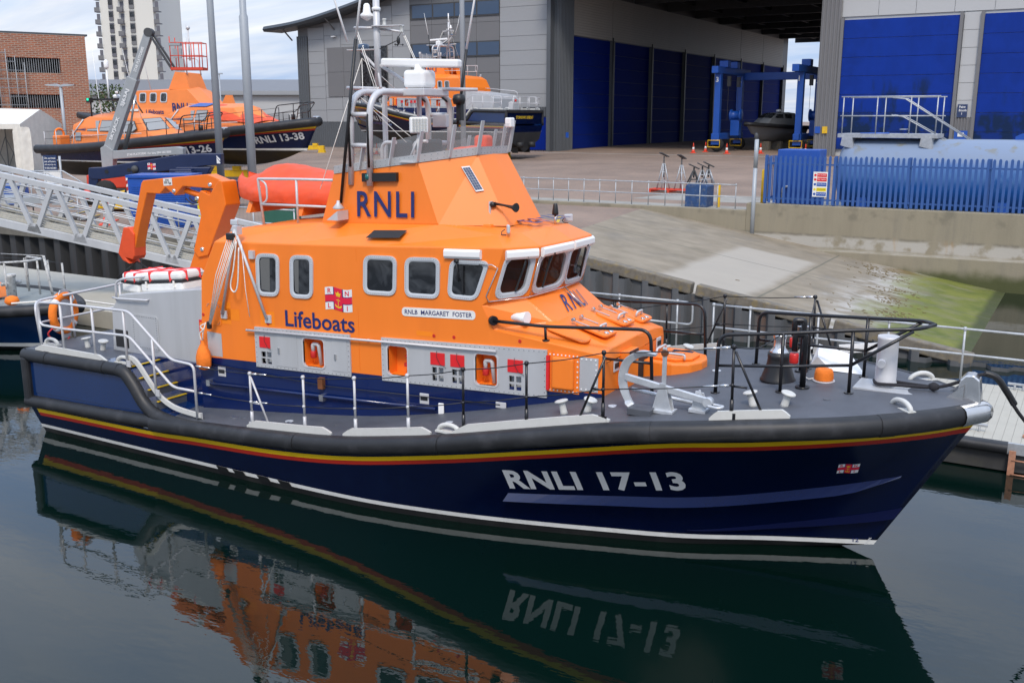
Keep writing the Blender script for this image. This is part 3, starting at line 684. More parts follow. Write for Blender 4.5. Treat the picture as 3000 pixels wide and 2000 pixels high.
    m = MB(); bolts(m, [(10.93 + .44 * i / 7, z) for i in range(8) for z in (2.12, 2.68)] + [(x, 2.12 + .08 * k) for k in range(7) for x in (11.375,)], .016, s, .02); o = m.build('cover_bolts', 'white_fit', c); o['kind'] = 'stuff'
    m = MB(); wbox(m, 11.405, 11.70, 2.15, 2.68, .003, .010, s); m.build('cover_plate', 'alu', SEV)
    m = MB(); bolts(m, [(11.44 + .22 * i / 3, z) for i in range(4) for z in (2.18, 2.65)] + [(11.67, 2.18 + .08 * k) for k in range(6)], .014, s, .02); o = m.build('cover_bolts', 'white_fit', SEV); o['kind'] = 'stuff'
    m = MB(); wbox(m, 10.885, 10.93, 2.12, 2.66, .013, .06, s); m.build('red_flap', 'red_panel', SEV)
    # grab rail along the side, lower blue rail, small fittings
    m = MB(); m.tube([Wp(5.24, 2.565, .07), Wp(7.3, 2.60, .07), Wp(10.05, 2.645, .07)] if s < 0 else [(q.x, -q.y, q.z) for q in (Wp(5.24, 2.565, .07), Wp(7.3, 2.60, .07), Wp(10.05, 2.645, .07))], .021, 8)
    for x in (5.5, 6.6, 7.7, 8.8, 9.9): a = Wp(x, 2.57 + .017 * (x - 5.24), 0); m.cyl((a.x, -s * a.y if s > 0 else a.y, a.z), (a.x, (a.y - .07) * (1 if s < 0 else -1), a.z), .012, n=6)
    m.build('grab_rail', 'rail', SEV)
    m = MB(); pts = [Wp(4.31, 1.49, .05), Wp(8.96, 1.57, .05)]; m.tube([(q.x, q.y * -s, q.z) for q in pts], .03, 8); m.build('boathook_pole', 'navy_cabin', SEV)
    for x in (4.31, 6.75): m = MB(); wbox(m, x - .03, x + .05, 1.45, 1.56, .0, .09, s); m.build('pole_clip', 'steel', SEV)
    m = MB(); wbox(m, 6.70, 6.80, 1.66, 1.86, 0, .09, s); m.build('wooden_chock', 'wood', SEV, bevel=.01)
    for x, z in ((8.64, 1.70), (4.5, 1.72)):
        m = MB(); wbox(m, x, x + .17, z - .08, z + .10, .0, .016, s); v = m.build('vent_plate', 'rail', SEV, bevel=.01); m = MB(); wbox(m, x + .02, x + .15, z - .02, z + .05, .012, .020, s); m.build('vent_slot', 'black', v)
    m = MB(); wbox(m, 9.0, 9.1, 1.45, 1.68, .02, .05, s); m.build('pole_bracket', 'white_fit', SEV, bevel=.02)
    m = MB(); wbox(m, 10.02, 10.2, 1.72, 1.82, .02, .035, s); m.build('wire_plate', 'rail', SEV, bevel=.02)
    # slot in the roof facet
    nrm = V((0, -.42 * -s, .9)).normalized() if s > 0 else V((0, -.42, .9)).normalized()
    m = MB(); pq = [(7.66, -1.60, 4.285), (8.29, -1.535, 4.315), (8.33, -1.36, 4.425), (7.70, -1.42, 4.395)]; m.polys([[(x, y * -s, z + .006) for x, y, z in pq]]); m.build('roof_slot', 'inside', SEV)
    for x, z in ((5.66, 2.70), (9.28, 2.79), (8.92, 2.78), (10.42, 2.83), (10.98, 2.68), (4.24, 2.75)):
        m = MB(); a = Wp(x, z, .004); m.cyl((a.x, a.y * -s, a.z), (a.x, (a.y - .004) * -s, a.z), .028, n=12); m.build('number_disc', 'red_can', SEV)
    m = MB(); m.polys([[Wp(4.30, 2.0, .004), Wp(4.62, 2.0, .004), Wp(4.62, 2.43, .004), Wp(4.30, 2.45, .004)]] if s < 0 else [[(q.x, -q.y, q.z) for q in (Wp(4.30, 2.0, .004), Wp(4.62, 2.0, .004), Wp(4.62, 2.43, .004), Wp(4.30, 2.45, .004))]]); m.build('tread_plate', 'alu', SEV)
    G = lambda a, b, d, s=s: V((a, s * (-yw(a) + d), b))
    gx = (lambda x0, x1, a: x0 + a) if s < 0 else (lambda x0, x1, a: x1 - a)
    m = MB(); m.prism([(9.005 + a, 3.155 + b) for a, b in rrect(1.32, .145, .06)], lambda a, b, d: tuple(G(a, b + .03 * (a - 9), d)), .004, .012); np_ = m.build('name_board', 'white_paint', SEV)
    text_obj('name_lettering', 'RNLB  MARGARET  FOSTER', lambda a, b: G(gx(8.40, 9.61, a), 3.118 + b + .03 * (gx(8.40, 9.61, a) - 9), .015), 'text_blue', np_, width=1.21, height=.075, bold=.012)
    text_obj('side_lettering', 'Lifeboats', lambda a, b: G(gx(6.03, 7.43, a), 2.69 + b, .006), 'text_blue', SEV, width=1.40, height=.29, bold=.018)
    flagpiece(SEV, lambda a, b, d=0: G(gx(6.87, 7.40, a), 3.05 + b - .0 * a, .006 + d), .53, .38, 'side_emblem')
    text_obj('tower_lettering', 'RNLI', lambda a, b: V((6.42 + 0 + (.74 + a if s < 0 else 1.93 - a), s * 1.185 - s * .035 * (b + .1), 4.58 + b + .03 * a)), 'text_blue', SEV, width=1.18, height=.42, bold=.012, spacing=1.15)

for s in (-1, 1):
    for x0, x1, z0, z1 in ((4.42, 4.86, 2.62, 3.02), (5.50, 5.80, 2.66, 2.92), (4.75, 5.05, 2.70, 2.90), (8.6, 8.9, 2.76, 2.84)):
        m = MB(); wbox(m, x0, x1, z0, z1, .0005, .002, s); m.build('paint_patch', 'orange_patch', SEV)
    m = MB(); m.bar((6.36, s * 1.165, 4.435), (8.80, s * 1.165, 4.535), .012, .012); m.build('tower_seam', 'orange_crane', SEV)
    for x in (7.50, 10.95): m = MB(); wbox(m, x, x + .008, 2.68 if x > 9 else 2.05, 2.74 if x > 9 else 4.12, -.001, .0025, s); m.build('weld_seam', 'orange_crane', SEV)
    m = MB(); m.prism([(4.28 + .2 + a, 2.78 + b) for a, b in rrect(.32, .42, .05)], lambda a, b, d: (a, s * (-yw(a) + d), b), .002, .008); ap_ = m.build('access_plate', 'orange', SEV)
    m = MB(); bolts(m, [(4.48 + a, 2.78 + b) for a, b in rrect(.26, .36, .04, 2)], .011, s, .016); o = m.build('access_bolts', 'steel', ap_); o['kind'] = 'stuff'
# ---------------------------------------------------------------- upper steering tower, windscreen, mast
zb_ = lambda x: 5.27 + (x - 6.62) * .135
tw = [[(6.36, -1.16, 4.42), (8.80, -1.16, 4.52), (8.38, -1.10, 5.495), (6.62, -1.10, 5.27)], [(8.80, -1.16, 4.52), (9.76, -.56, 4.50), (9.12, -.48, 5.61), (8.38, -1.10, 5.495)], [(9.76, -.56, 4.50), (9.78, 0, 4.50), (9.13, 0, 5.62), (9.12, -.48, 5.61)],
      [(6.36, -1.16, 4.42), (6.62, -1.10, 5.27), (6.62, -.5, 5.27), (6.36, -.5, 4.42)], [(6.5, -1.1, 4.95), (9.0, -.5, 4.95), (9.0, 0, 4.95), (6.5, 0, 4.95)]]
m = MB(); m.polys(tw, True); m.build('steering_tower', 'orange', SEV, weld=True)
rim = [(6.62, -1.10, 5.27, .12), (7.2, -1.10, 5.345, .38), (7.82, -1.10, 5.425, .40), (8.38, -1.10, 5.495, .44), (8.78, -.77, 5.56, .47), (9.12, -.48, 5.61, .48)]
rim = rim + [(a, -b, c, d) for a, b, c, d in rim[::-1]]
m = MB(); rows = [[V((a, b, c - .0)) for a, b, c, d in rim], [V((a + .015, b * 1.01, c + .13)) for a, b, c, d in rim]]
out = [[V((a, b * 1.012 + 0, c)) + V((.012, 0, 0)) for a, b, c, d in rim], [V((a + .03, b * 1.022, c + .13)) for a, b, c, d in rim]]
m.grid([out[0], out[1], rows[1], rows[0]], False); m.build('windscreen_rim', 'alu', SEV)
m = MB()
for i in range(len(rim) - 1):
    a, b = out[0][i], out[1][i + 1]; n = max(3, int((out[0][i] - out[0][i + 1]).length / .09))
    for k in range(n):
        for j in (.25, .78): q = (out[0][i] * (1 - k / n) + out[0][i + 1] * k / n) * (1 - j) + (out[1][i] * (1 - k / n) + out[1][i + 1] * k / n) * j; m.box(q, (.012, .012, .012))
o = m.build('rim_bolts', 'steel', SEV); o['kind'] = 'stuff'
for i, (a, b, c, d) in enumerate(rim):
    if i in (0, len(rim) - 1): continue
    m = MB(); m.bar((a + .02, b * 1.03, c + .02), (a + .12, b * 1.03, c + d + .06), .018, .09, up=(0, 1, 0)); m.build('windscreen_post', 'alu', SEV)
for i in range(len(rim) - 1):
    a, b = rim[i], rim[i + 1]
    m = MB(); m.polys([[(a[0] + .03, a[1], a[2] + .12), (b[0] + .03, b[1], b[2] + .12), (b[0] + .12, b[1], b[2] + b[3] + .02), (a[0] + .12, a[1], a[2] + a[3] + .02)]]); m.build('windscreen_pane', 'perspex', SEV)
def arch(x, yh, zt, z0, r, dx=0):
    return bend([(x - .05, -yh, z0), (x, -yh, zt), (x + dx, yh, zt), (x - .05, yh, z0)], .42, 8)
for x, yh in ((7.50, 1.18), (7.06, 1.12)):
    m = MB(); m.tube(arch(x, yh, 6.62, 5.1, 0), .055, 10); m.build('mast_arch', 'rail', SEV)
    for s in (-1, 1): m = MB(); m.tube([(x - .02, s * (yh + .05), 5.3 + .1), (x - .02, s * (yh + .05), 6.2), (x, s * (yh - .03), 6.45), (x + .02, s * (yh - .3), 6.55)], .022, 6); m.build('cable', 'black', SEV)
for s in (-1, 1):
    for z in (6.25, 5.75): m = MB(); m.cyl((7.06, s * 1.13, z), (7.48, s * 1.17, z), .04, n=8); m.build('arch_ladder_bar', 'rail', SEV)
for s in (-1, 1): m = MB(); m.box((7.28, s * .5, 6.0), (.06, .07, 1.2)); m.build('arch_post', 'rail', SEV)
m = MB(); m.box((7.45, .05, 6.62), (1.05, .75, .12)); m.build('mast_platform', 'rail', SEV, bevel=.015)
m = MB(); m.box((7.5, .85, 6.14), (.3, .1, .22)); m.build('junction_box', 'rail', SEV, bevel=.01)
# radar
m = MB(); m.box((7.66, 0, 6.84), (.44, .40, .30)); rd = m.build('radar_pedestal', 'white_fit', SEV, bevel=.07, seg=4)
m = MB()
prof = [(.0, 6.97), (.10, 6.97), (.09, 7.02), (.085, 7.08)]
m.lathe([(max(r_, .001), z) for r_, z in prof], (7.66, 0, 0), 20); m.build('radar_spindle', 'white_fit', rd)
m = MB(); a, b = V((6.93, -.12, 7.16)), V((8.44, .12, 7.03)); m.bar((6.90, -.02, 7.135), (8.46, .04, 7.075), .17, .14, up=(0, 0, 1)); m.build('radar_scanner', 'white_fit', SEV, bevel=.035, seg=3)
m = MB(); m.tube([(6.77, 0, 6.66), (6.77, 0, 8.35)], .058, 12); m.build('mast', 'rail', SEV)
m = MB(); m.tube([(6.77, 0, 8.3), (6.77, 0, 9.0)], .045, 12); m.lathe([(.06, 8.0), (.075, 8.0), (.075, 8.05), (.06, 8.06)], (6.77, 0, 0), 12); m.build('mast_head', 'white_fit', SEV)
m = MB(); m.tube([(6.42, 0, 7.33), (6.77, 0, 7.02), (6.9, -.1, 6.7)], .026, 8); m.tube([(6.8, 0, 7.1), (7.25, .25, 6.78), (7.3, .3, 6.65)], .03, 8); m.build('mast_brace', 'rail', SEV)
m = MB(); m.prism([(6.75, -.12), (7.3, 0), (7.3, .08), (6.75, .14), (6.66, 0)], lambda a, b, d: (a, b, d), 7.735, 7.75); m.tube([(6.29, -.02, 7.74), (6.7, 0, 7.72)], .022, 8); m.tube([(6.8, .05, 7.70), (7.1, .3, 7.66), (7.12, .3, 7.6)], .02, 8); m.build('mast_shelf', 'rail', SEV)
m = MB(); m.prism([(6.2, -.14), (6.75, -.06), (6.75, .06), (6.2, .14)], lambda a, b, d: (a, b, d), 7.355, 7.368); m.build('mast_shelf', 'rail', SEV)
m = MB(); m.lathe([(.10, 7.372), (.105, 7.40), (.09, 7.45), (.03, 7.465)], (6.47, 0, 0), 14); m.build('blue_lamp', 'glass_blue', SEV)
m = MB(); m.lathe([(.015, 7.84), (.11, 7.90), (.12, 7.94), (.07, 7.98), (.055, 8.1), (.03, 8.13)], (6.58, -.02, 0), 14); m.bar((6.58, -.02, 7.93), (6.77, 0, 7.93), .08, .04); m.build('satellite_dome', 'white_fit', SEV)
for c in ((6.9, .05, 7.75), (7.27, .04, 7.62)):
    m = MB(); m.lathe([(.035, 0), (.038, .02), (.03, .03), (.03, .09), (.038, .10), (.035, .12)], c, 10); m.build('mast_lamp', 'lens', SEV)
m = MB(); m.tube([(6.8, 0, 7.36), (7.2, 0, 7.49)], .008, 6); m.lathe([(.01, 7.42), (.03, 7.46), (.03, 7.52), (.012, 7.56)], (7.23, 0, 0), 8); m.polys([[(7.22, 0, 7.55), (7.27, 0, 7.60), (7.32, 0, 7.66), (7.26, 0, 7.57)]])
for a in range(3): an = R(120 * a + 20); m.tube([(7.23, 0, 7.43), (7.23 + .07 * math.cos(an), .07 * math.sin(an), 7.42)], .005, 5); m.lathe([(.004, -.018), (.02, 0), (.004, .018)], (7.23 + .075 * math.cos(an), .075 * math.sin(an), 7.42), 8)
m.build('wind_sensor', 'black', SEV)
# yards and whip aerials
m = MB(); m.cyl((6.07, -.0, 6.72), (6.95, -.05, 6.69), .03, n=8); m.build('aerial_arm', 'rail', SEV)
m = MB(); m.cyl((7.9, .2, 6.68), (8.45, .6, 6.67), .03, n=8); m.build('aerial_arm', 'rail', SEV)
for pts in ([(6.83, -1.2, 4.79), (7.27, -1.2, 7.44), (7.39, -1.2, 8.06), (7.6, -1.2, 9.1)], [(7.62, 1.2, 6.0), (7.84, 1.2, 7.39), (8.02, 1.2, 8.23), (8.2, 1.2, 9.0)]):
    m = MB(); m.tube(pts[:2], [.026, .030], 8); w_ = m.build('whip_aerial', 'black', SEV)
    m = MB(); m.tube(pts[1:], [.022, .018, .008], 8); m.build('aerial_whip', 'white_fit', w_)
m = MB(); m.tube([(6.2, -.1, 7.5), (6.02, -.2, 8.2), (5.9, -.3, 9.0)], [.02, .018, .008], 8); m.build('whip_aerial', 'white_fit', SEV)
m = MB()
for a, b in (((6.3, 0, 7.72), (6.95, -.3, 6.62)), ((6.33, 0, 7.72), (7.0, -.3, 6.62)), ((6.42, 0, 7.22), (6.9, -.6, 6.55)), ((6.42, 0, 7.22), (6.9, .5, 6.6)), ((7.12, .3, 7.6), (7.55, .4, 6.66)), ((7.15, .3, 7.6), (7.58, .4, 6.66)), ((6.42, 0, 7.22), (6.3, -1.1, 5.0)), ((7.05, -.9, 6.55), (7.9, -.75, 5.8)), ((7.05, -.9, 6.55), (8.1, -.9, 5.9))): m.tube([a, b], .007, 5)
m.build('signal_halyard', 'rope_white', SEV)
# deck flood light, search light, helm seats and orange covers
m = MB(); m.box((8.3, -.95, 6.08), (.10, .30, .26), rz=R(-38)); fl_ = m.build('flood_light', 'white_fit', SEV, bevel=.03, seg=3)
m = MB(); 
for i in range(5):
    for j in range(5): 
        c = V((8.3, -.95, 6.08)) + Matrix.Rotation(R(-38), 3, 'Z') @ V((.054, -.1 + .05 * i, -.09 + .045 * j)); m.box(c, (.02, .036, .033), rz=R(-38))
m.build('lamp_cells', 'lens', fl_)
m = MB(); m.tube([(8.28, -.93, 5.95), (8.25, -.95, 5.45)], .02, 8); m.tube([(8.28, -.93, 5.9), (8.15, -1.05, 5.5)], .015, 8); m.box((8.2, -1.1, 5.5), (.3, .1, .02)); m.build('lamp_bracket', 'rail', SEV)
m = MB(); m.lathe([(.03, -.1), (.10, -.08), (.12, 0), (.10, .08), (.03, .1)], (7.72, 1.12, 6.52), 14); m.box((7.72, 1.15, 6.3), (.1, .1, .3)); m.build('search_light', 'black', SEV)
m = MB(); m.box((9.2, .42, 6.12), (.12, .14, .16)); m.build('control_box', 'white_fit', SEV, bevel=.02)
for y in (-.45, .45):
    m = MB(); m.box((7.55, y, 5.55), (.12, .62, .55)); m.box((7.75, y, 5.25), (.45, .6, .12)); m.build('helm_seat', 'black', SEV, bevel=.05, seg=3)
    m = MB(); m.tube(bend([(7.45, y - .38, 5.0), (7.45, y - .38, 5.8), (7.75, y - .38, 5.8)], .15), .03, 8); m.build('seat_rail', 'rail', SEV)
def softcover(rows, name, mat, parent):
    m = MB(); m.grid([[V(q) for q in r_] for r_ in rows], True); o = m.build(name, mat, parent); md = o.modifiers.new('s', 'SUBSURF'); md.levels = 3; md.render_levels = 3
    tx = bpy.data.textures.get('folds') or bpy.data.textures.new('folds', 'CLOUDS'); tx.noise_scale = .22; tx.noise_depth = 3; dm = o.modifiers.new('folds', 'DISPLACE'); dm.texture = tx; dm.strength = .07; dm.mid_level = .5; return o
cv = softcover([[(8.2, y, 5.30 + .05) for y in (-.75, -.3, .3, .8)], [(8.35, y, 5.66 + d) for y, d in ((-.72, -.03), (-.3, .03), (.3, .04), (.78, 0))], [(8.75, y, 5.72 + d) for y, d in ((-.66, -.03), (-.3, .02), (.3, .05), (.7, 0))], [(9.05, y, 5.70) for y in (-.5, -.2, .2, .5)], [(9.1, y, 5.3) for y in (-.5, -.2, .2, .5)]], 'instrument_cover', 'orange_cover', None)
tag(cv, 'orange cloth cover over the instruments behind the upper windscreen', 'cover')
m = MB(); m.box((8.72, .35, 5.80), (.26, .26, .22)); c2 = m.build('instrument_hood', 'orange_cover', None, bevel=.06, seg=3); tag(c2, 'small square orange hood standing on the cloth cover behind the upper windscreen', 'cover')
# tower fittings
m = MB(); m.prism([(7.29, 5.16), (8.0, 5.19), (8.0, 5.33), (7.29, 5.30)], lambda a, b, d: (a, -d, b), 1.12, 1.19); nb = m.build('navigation_light_board', 'black', SEV)
m = MB(); m.lathe([(.04, -.05), (.045, 0), (.04, .05)], (7.43, -1.21, 5.24), 12); m.build('green_lens', 'green_glass', nb)
sol = [(9.52, -.75, 5.32), (9.69, -.75, 5.34), (9.88, -.75, 5.0), (9.71, -.75, 4.96)]
qa, qb, qc, qd = V((8.80, -1.16, 4.52)), V((9.76, -.56, 4.50)), V((9.12, -.48, 5.61)), V((8.38, -1.10, 5.495))
nq = (qb - qa).cross(qd - qa).normalized(); QF = lambda u, v, d=0: (qa * (1 - u) + qb * u) * (1 - v) + (qd * (1 - u) + qc * u) * v + nq * d
m = MB(); c4 = [QF(.66, .86, .02), QF(.80, .86, .02), QF(.86, .50, .02), QF(.73, .49, .02)]; m.polys([c4]); m.polys([[QF(.66, .86), QF(.80, .86), c4[1], c4[0]], [QF(.73, .49), QF(.86, .5), c4[2], c4[3]]]); sp = m.build('solar_panel', 'rail', SEV)
m = MB()
for i in range(3):
    for j in range(9):
        f = lambda u, v: (c4[0] * (1 - u) + c4[1] * u) * (1 - v) + (c4[3] * (1 - u) + c4[2] * u) * v + nq * .004
        u0, u1, v0, v1 = .08 + .29 * i, .08 + .29 * i + .26, .05 + .10 * j, .05 + .10 * j + .09; m.polys([[f(u0, v0), f(u1, v0), f(u1, v1), f(u0, v1)]])
m.build('solar_cells', 'solar', sp)
m = MB(); b0 = QF(.9, .30, .02); m.tube([b0 + V((0, 0, .02)), b0 + V((.25, -.05, .0)), b0 + V((.42, -.09, -.02)), b0 + V((.50, -.11, -.02))], [.025, .018, .03, .075], 12); m.lathe([(.05, -.04), (.06, 0), (.05, .04)], b0, 12); m.build('horn', 'black', SEV)
m = MB(); m.box(b0 + V((-.03, .02, -.05)), (.03, .14, .2)); m.build('horn_bracket', 'rail', SEV)
m = MB(); m.prism([(8.62, 0), (9.1, 0), (9.1, .03), (8.98, .17), (8.62, .17)], lambda a, b, d: (a + .4, d, 4.52 + b), -.42, -.40); m.build('step_bracket', 'alu', SEV)
m = MB(); m.prism([(8.85, 4.44), (9.55, 4.44), (9.55, 4.53), (8.85, 4.53)], lambda a, b, d: (a, d, b), -.78, -.30); m.build('roof_plinth', 'orange', SEV, bevel=.02)
m = MB(); m.tube([(10.12, .35, 4.47), (10.12, .35, 4.62)], .018, 8); m.build('aerial_stalk', 'steel', SEV)
m = MB(); m.lathe([(.05, 4.62), (.055, 4.65), (.035, 4.80), (.028, 4.81)], (10.12, .35, 0), 12); m.build('stub_aerial', 'black', SEV)
for s in (-1, 1):
    m = MB(); m.box((10.02, s * 1.02, 4.51), (.05, .17, .13), rz=s * R(-35)); lp_ = m.build('roof_lamp', 'frame_grey', SEV, bevel=.02); m = MB(); m.tube([(9.95, s * 1.0, 4.5), (9.9, s * 1.02, 4.46), (9.92, s * 1.06, 4.42), (10, s * 1.05, 4.42)], .008, 6); m.build('lamp_cable', 'black', lp_)
# speaker on the tower foot, lower left
m = MB(); m.prism([(0, 0), (.24, 0), (.24, .16)], lambda a, b, d: (6.72 + a, -1.17 - d, 4.52 + b), 0, .28); m.lathe([(.09, 4.70), (.10, 4.72), (.03, 4.80), (.025, 4.84)], (6.86, -1.30, 0), 12); m.build('aerial_mount', 'rail', SEV)
m = MB(); m.box((10.25, -1.12, 3.05), (.10, .06, .2)); m.tube([(10.1, -1.15, 3.15), (10.3, -1.15, 3.16), (10.45, -1.17, 3.17)], [.07, .07, .10], 14); m.build('loudhailer', 'white_fit', SEV)
# ---------------------------------------------------------------- hatches and fittings on the fore cabin
def roofz(x, y):
    s = abs(y); u = min(1, s / .9); xb = 10.87 - .12 * u; zb = 3.16 - .07 * u; xf = 11.80 - .04 * u; zf = 2.83 - .04 * u; z = zb + (zf - zb) * (x - xb) / (xf - xb)
    if s <= .9: return z
    zo = 2.965 - .225 * (x - 9.97) / 1.79; yo = 1.37 - .17 * (x - 9.97) / 1.79; return z + (zo - z) * (s - .9) / max(.1, yo - .9)
for i, (cx, cy) in enumerate(((11.34, -.55), (11.31, .22), (11.33, .90))):
    Mx = Matrix.Rotation(R(15), 3, 'Y'); base_ = V((cx, cy, roofz(cx, cy) + .02))
    m = MB(); m.prism(rrect(.56, .46, .08), lambda a, b, d: tuple(base_ + Mx @ V((a, b, d))), 0, .045); h = m.build('roof_hatch', 'orange', SEV, bevel=.012)
    for y in (-.14, .14): m = MB(); m.bar(base_ + Mx @ V((-.38, y, .05)), base_ + Mx @ V((-.05, y, .055)), .03, .012); m.cyl(base_ + Mx @ V((-.36, y - .03, .06)), base_ + Mx @ V((-.36, y + .03, .06)), .03, n=8); m.build('hinge', 'steel', h)
    for y in (-.1, .06): m = MB(); m.cyl(base_ + Mx @ V((.22, y, .045)), base_ + Mx @ V((.22, y, .06)), .04, n=10); m.build('hatch_latch', 'steel', h)
    m = MB(); m.tube(bend([base_ + Mx @ V((.10, -.13, .04)), base_ + Mx @ V((.10, -.13, .13)), base_ + Mx @ V((.10, .10, .13)), base_ + Mx @ V((.10, .10, .04))], .05), .018, 8); m.build('hatch_handle', 'rail', h)
m = MB(); m.prism([(11.05 + a, -.95 + b) for a, b in rrect(.75, .24, .12, 6)], lambda a, b, d: (a, b, roofz(a, b) + d), 0, .018); mh = m.build('access_plate', 'orange', SEV)
m = MB()
for a, b in rrect(.70, .19, .09, 6): m.box((11.05 + a, -.95 + b, roofz(11.05 + a, -.95 + b) + .008), (.02, .02, .012))
o = m.build('access_bolts', 'steel', mh); o['kind'] = 'stuff'
for y, z in ((-.78, 2.50), (.92, 2.52)):
    m = MB(); m.box((11.80, y, z), (.02, .19, .19)); v = m.build('vent_plate', 'rail', SEV, bevel=.01); m = MB(); m.box((11.812, y, z), (.012, .15, .08)); m.build('vent_slot', 'black', v)
m = MB(); m.box((11.86, -.42, 2.38), (.14, .42, .62)); bx_ = m.build('locker_box', 'orange', SEV, bevel=.02); m = MB(); m.box((11.94, -.42, 2.62), (.02, .30, .14)); m.build('label_plate', 'black', bx_)
m = MB(); m.box((11.83, .12, 2.22), (.06, .46, .46)); m.build('deck_door', 'inside', SEV)
# fore deck hatch box
m = MB(); m.prism([(11.85, .15), (12.35, .12), (12.62, .25), (12.72, .5), (12.72, .75), (12.62, 1.0), (12.35, 1.12), (11.85, 1.1)], lambda a, b, d: (a, b, d), 2.0, 2.40); hb_ = m.build('deck_hatch', 'orange', SEV, bevel=.03)
m = MB(); m.prism([(11.95, .28), (12.35, .25), (12.58, .45), (12.58, .8), (12.35, 1.0), (11.95, .98)], lambda a, b, d: (a, b, d), 2.402, 2.45); m.build('hatch_lid', 'orange', hb_, bevel=.015)
m = MB(); m.polys([[(12.15, .5, 2.453), (12.38, .48, 2.453), (12.38, .66, 2.453), (12.15, .68, 2.453)], [(12.1, .78, 2.453), (12.45, .78, 2.453), (12.45, .88, 2.453), (12.1, .88, 2.453)]]); m.build('hatch_label', 'glass_blue', hb_)
m = MB(); m.tube(bend([(12.0, .35, 2.44), (12.0, .35, 2.55), (12.0, .75, 2.55), (12.0, .75, 2.44)], .06), .02, 8); m.tube(bend([(12.15, .3, 2.44), (12.15, .3, 2.52), (12.5, .3, 2.52), (12.5, .3, 2.44)], .06), .018, 8); m.build('hatch_handle', 'rail', hb_)
# ---------------------------------------------------------------- stanchions, wires, pulpit
def both(fn):
    for s in (-1, 1): fn(s)
def stanchion(x, off, h, mat, s, diag=None, name='stanchion'):
    y = s * (bs(x) - off); z = zs(x); m = MB(); m.tube([(x, y, z + .02), (x, y, z + .28)], .028, 8); m.tube([(x, y, z + .26), (x - .01, y * .995, z + h)], .02, 8)
    m.lathe([(.02, -.03), (.034, -.01), (.034, .02), (.02, .035)], (x - .01, y * .995, z + h), 8); m.lathe([(.02, -.025), (.03, 0), (.02, .025)], (x - .005, y, z + h * .48), 8)
    m.box((x, y + s * .012, z + .04), (.12, .02, .11))
    if diag: m.tube([(x + diag, s * (bs(x + diag) - off), zs(x + diag) + .03), (x + .02, y, z + h - .05)], .018, 8); m.tube([(x + diag * .5, y, z + h * .47), (x, y, z + h * .47)], .015, 8)
    m.build(name, mat, SEV); return V((x - .01, y * .995, z + h)), V((x - .005, y, z + h * .48))
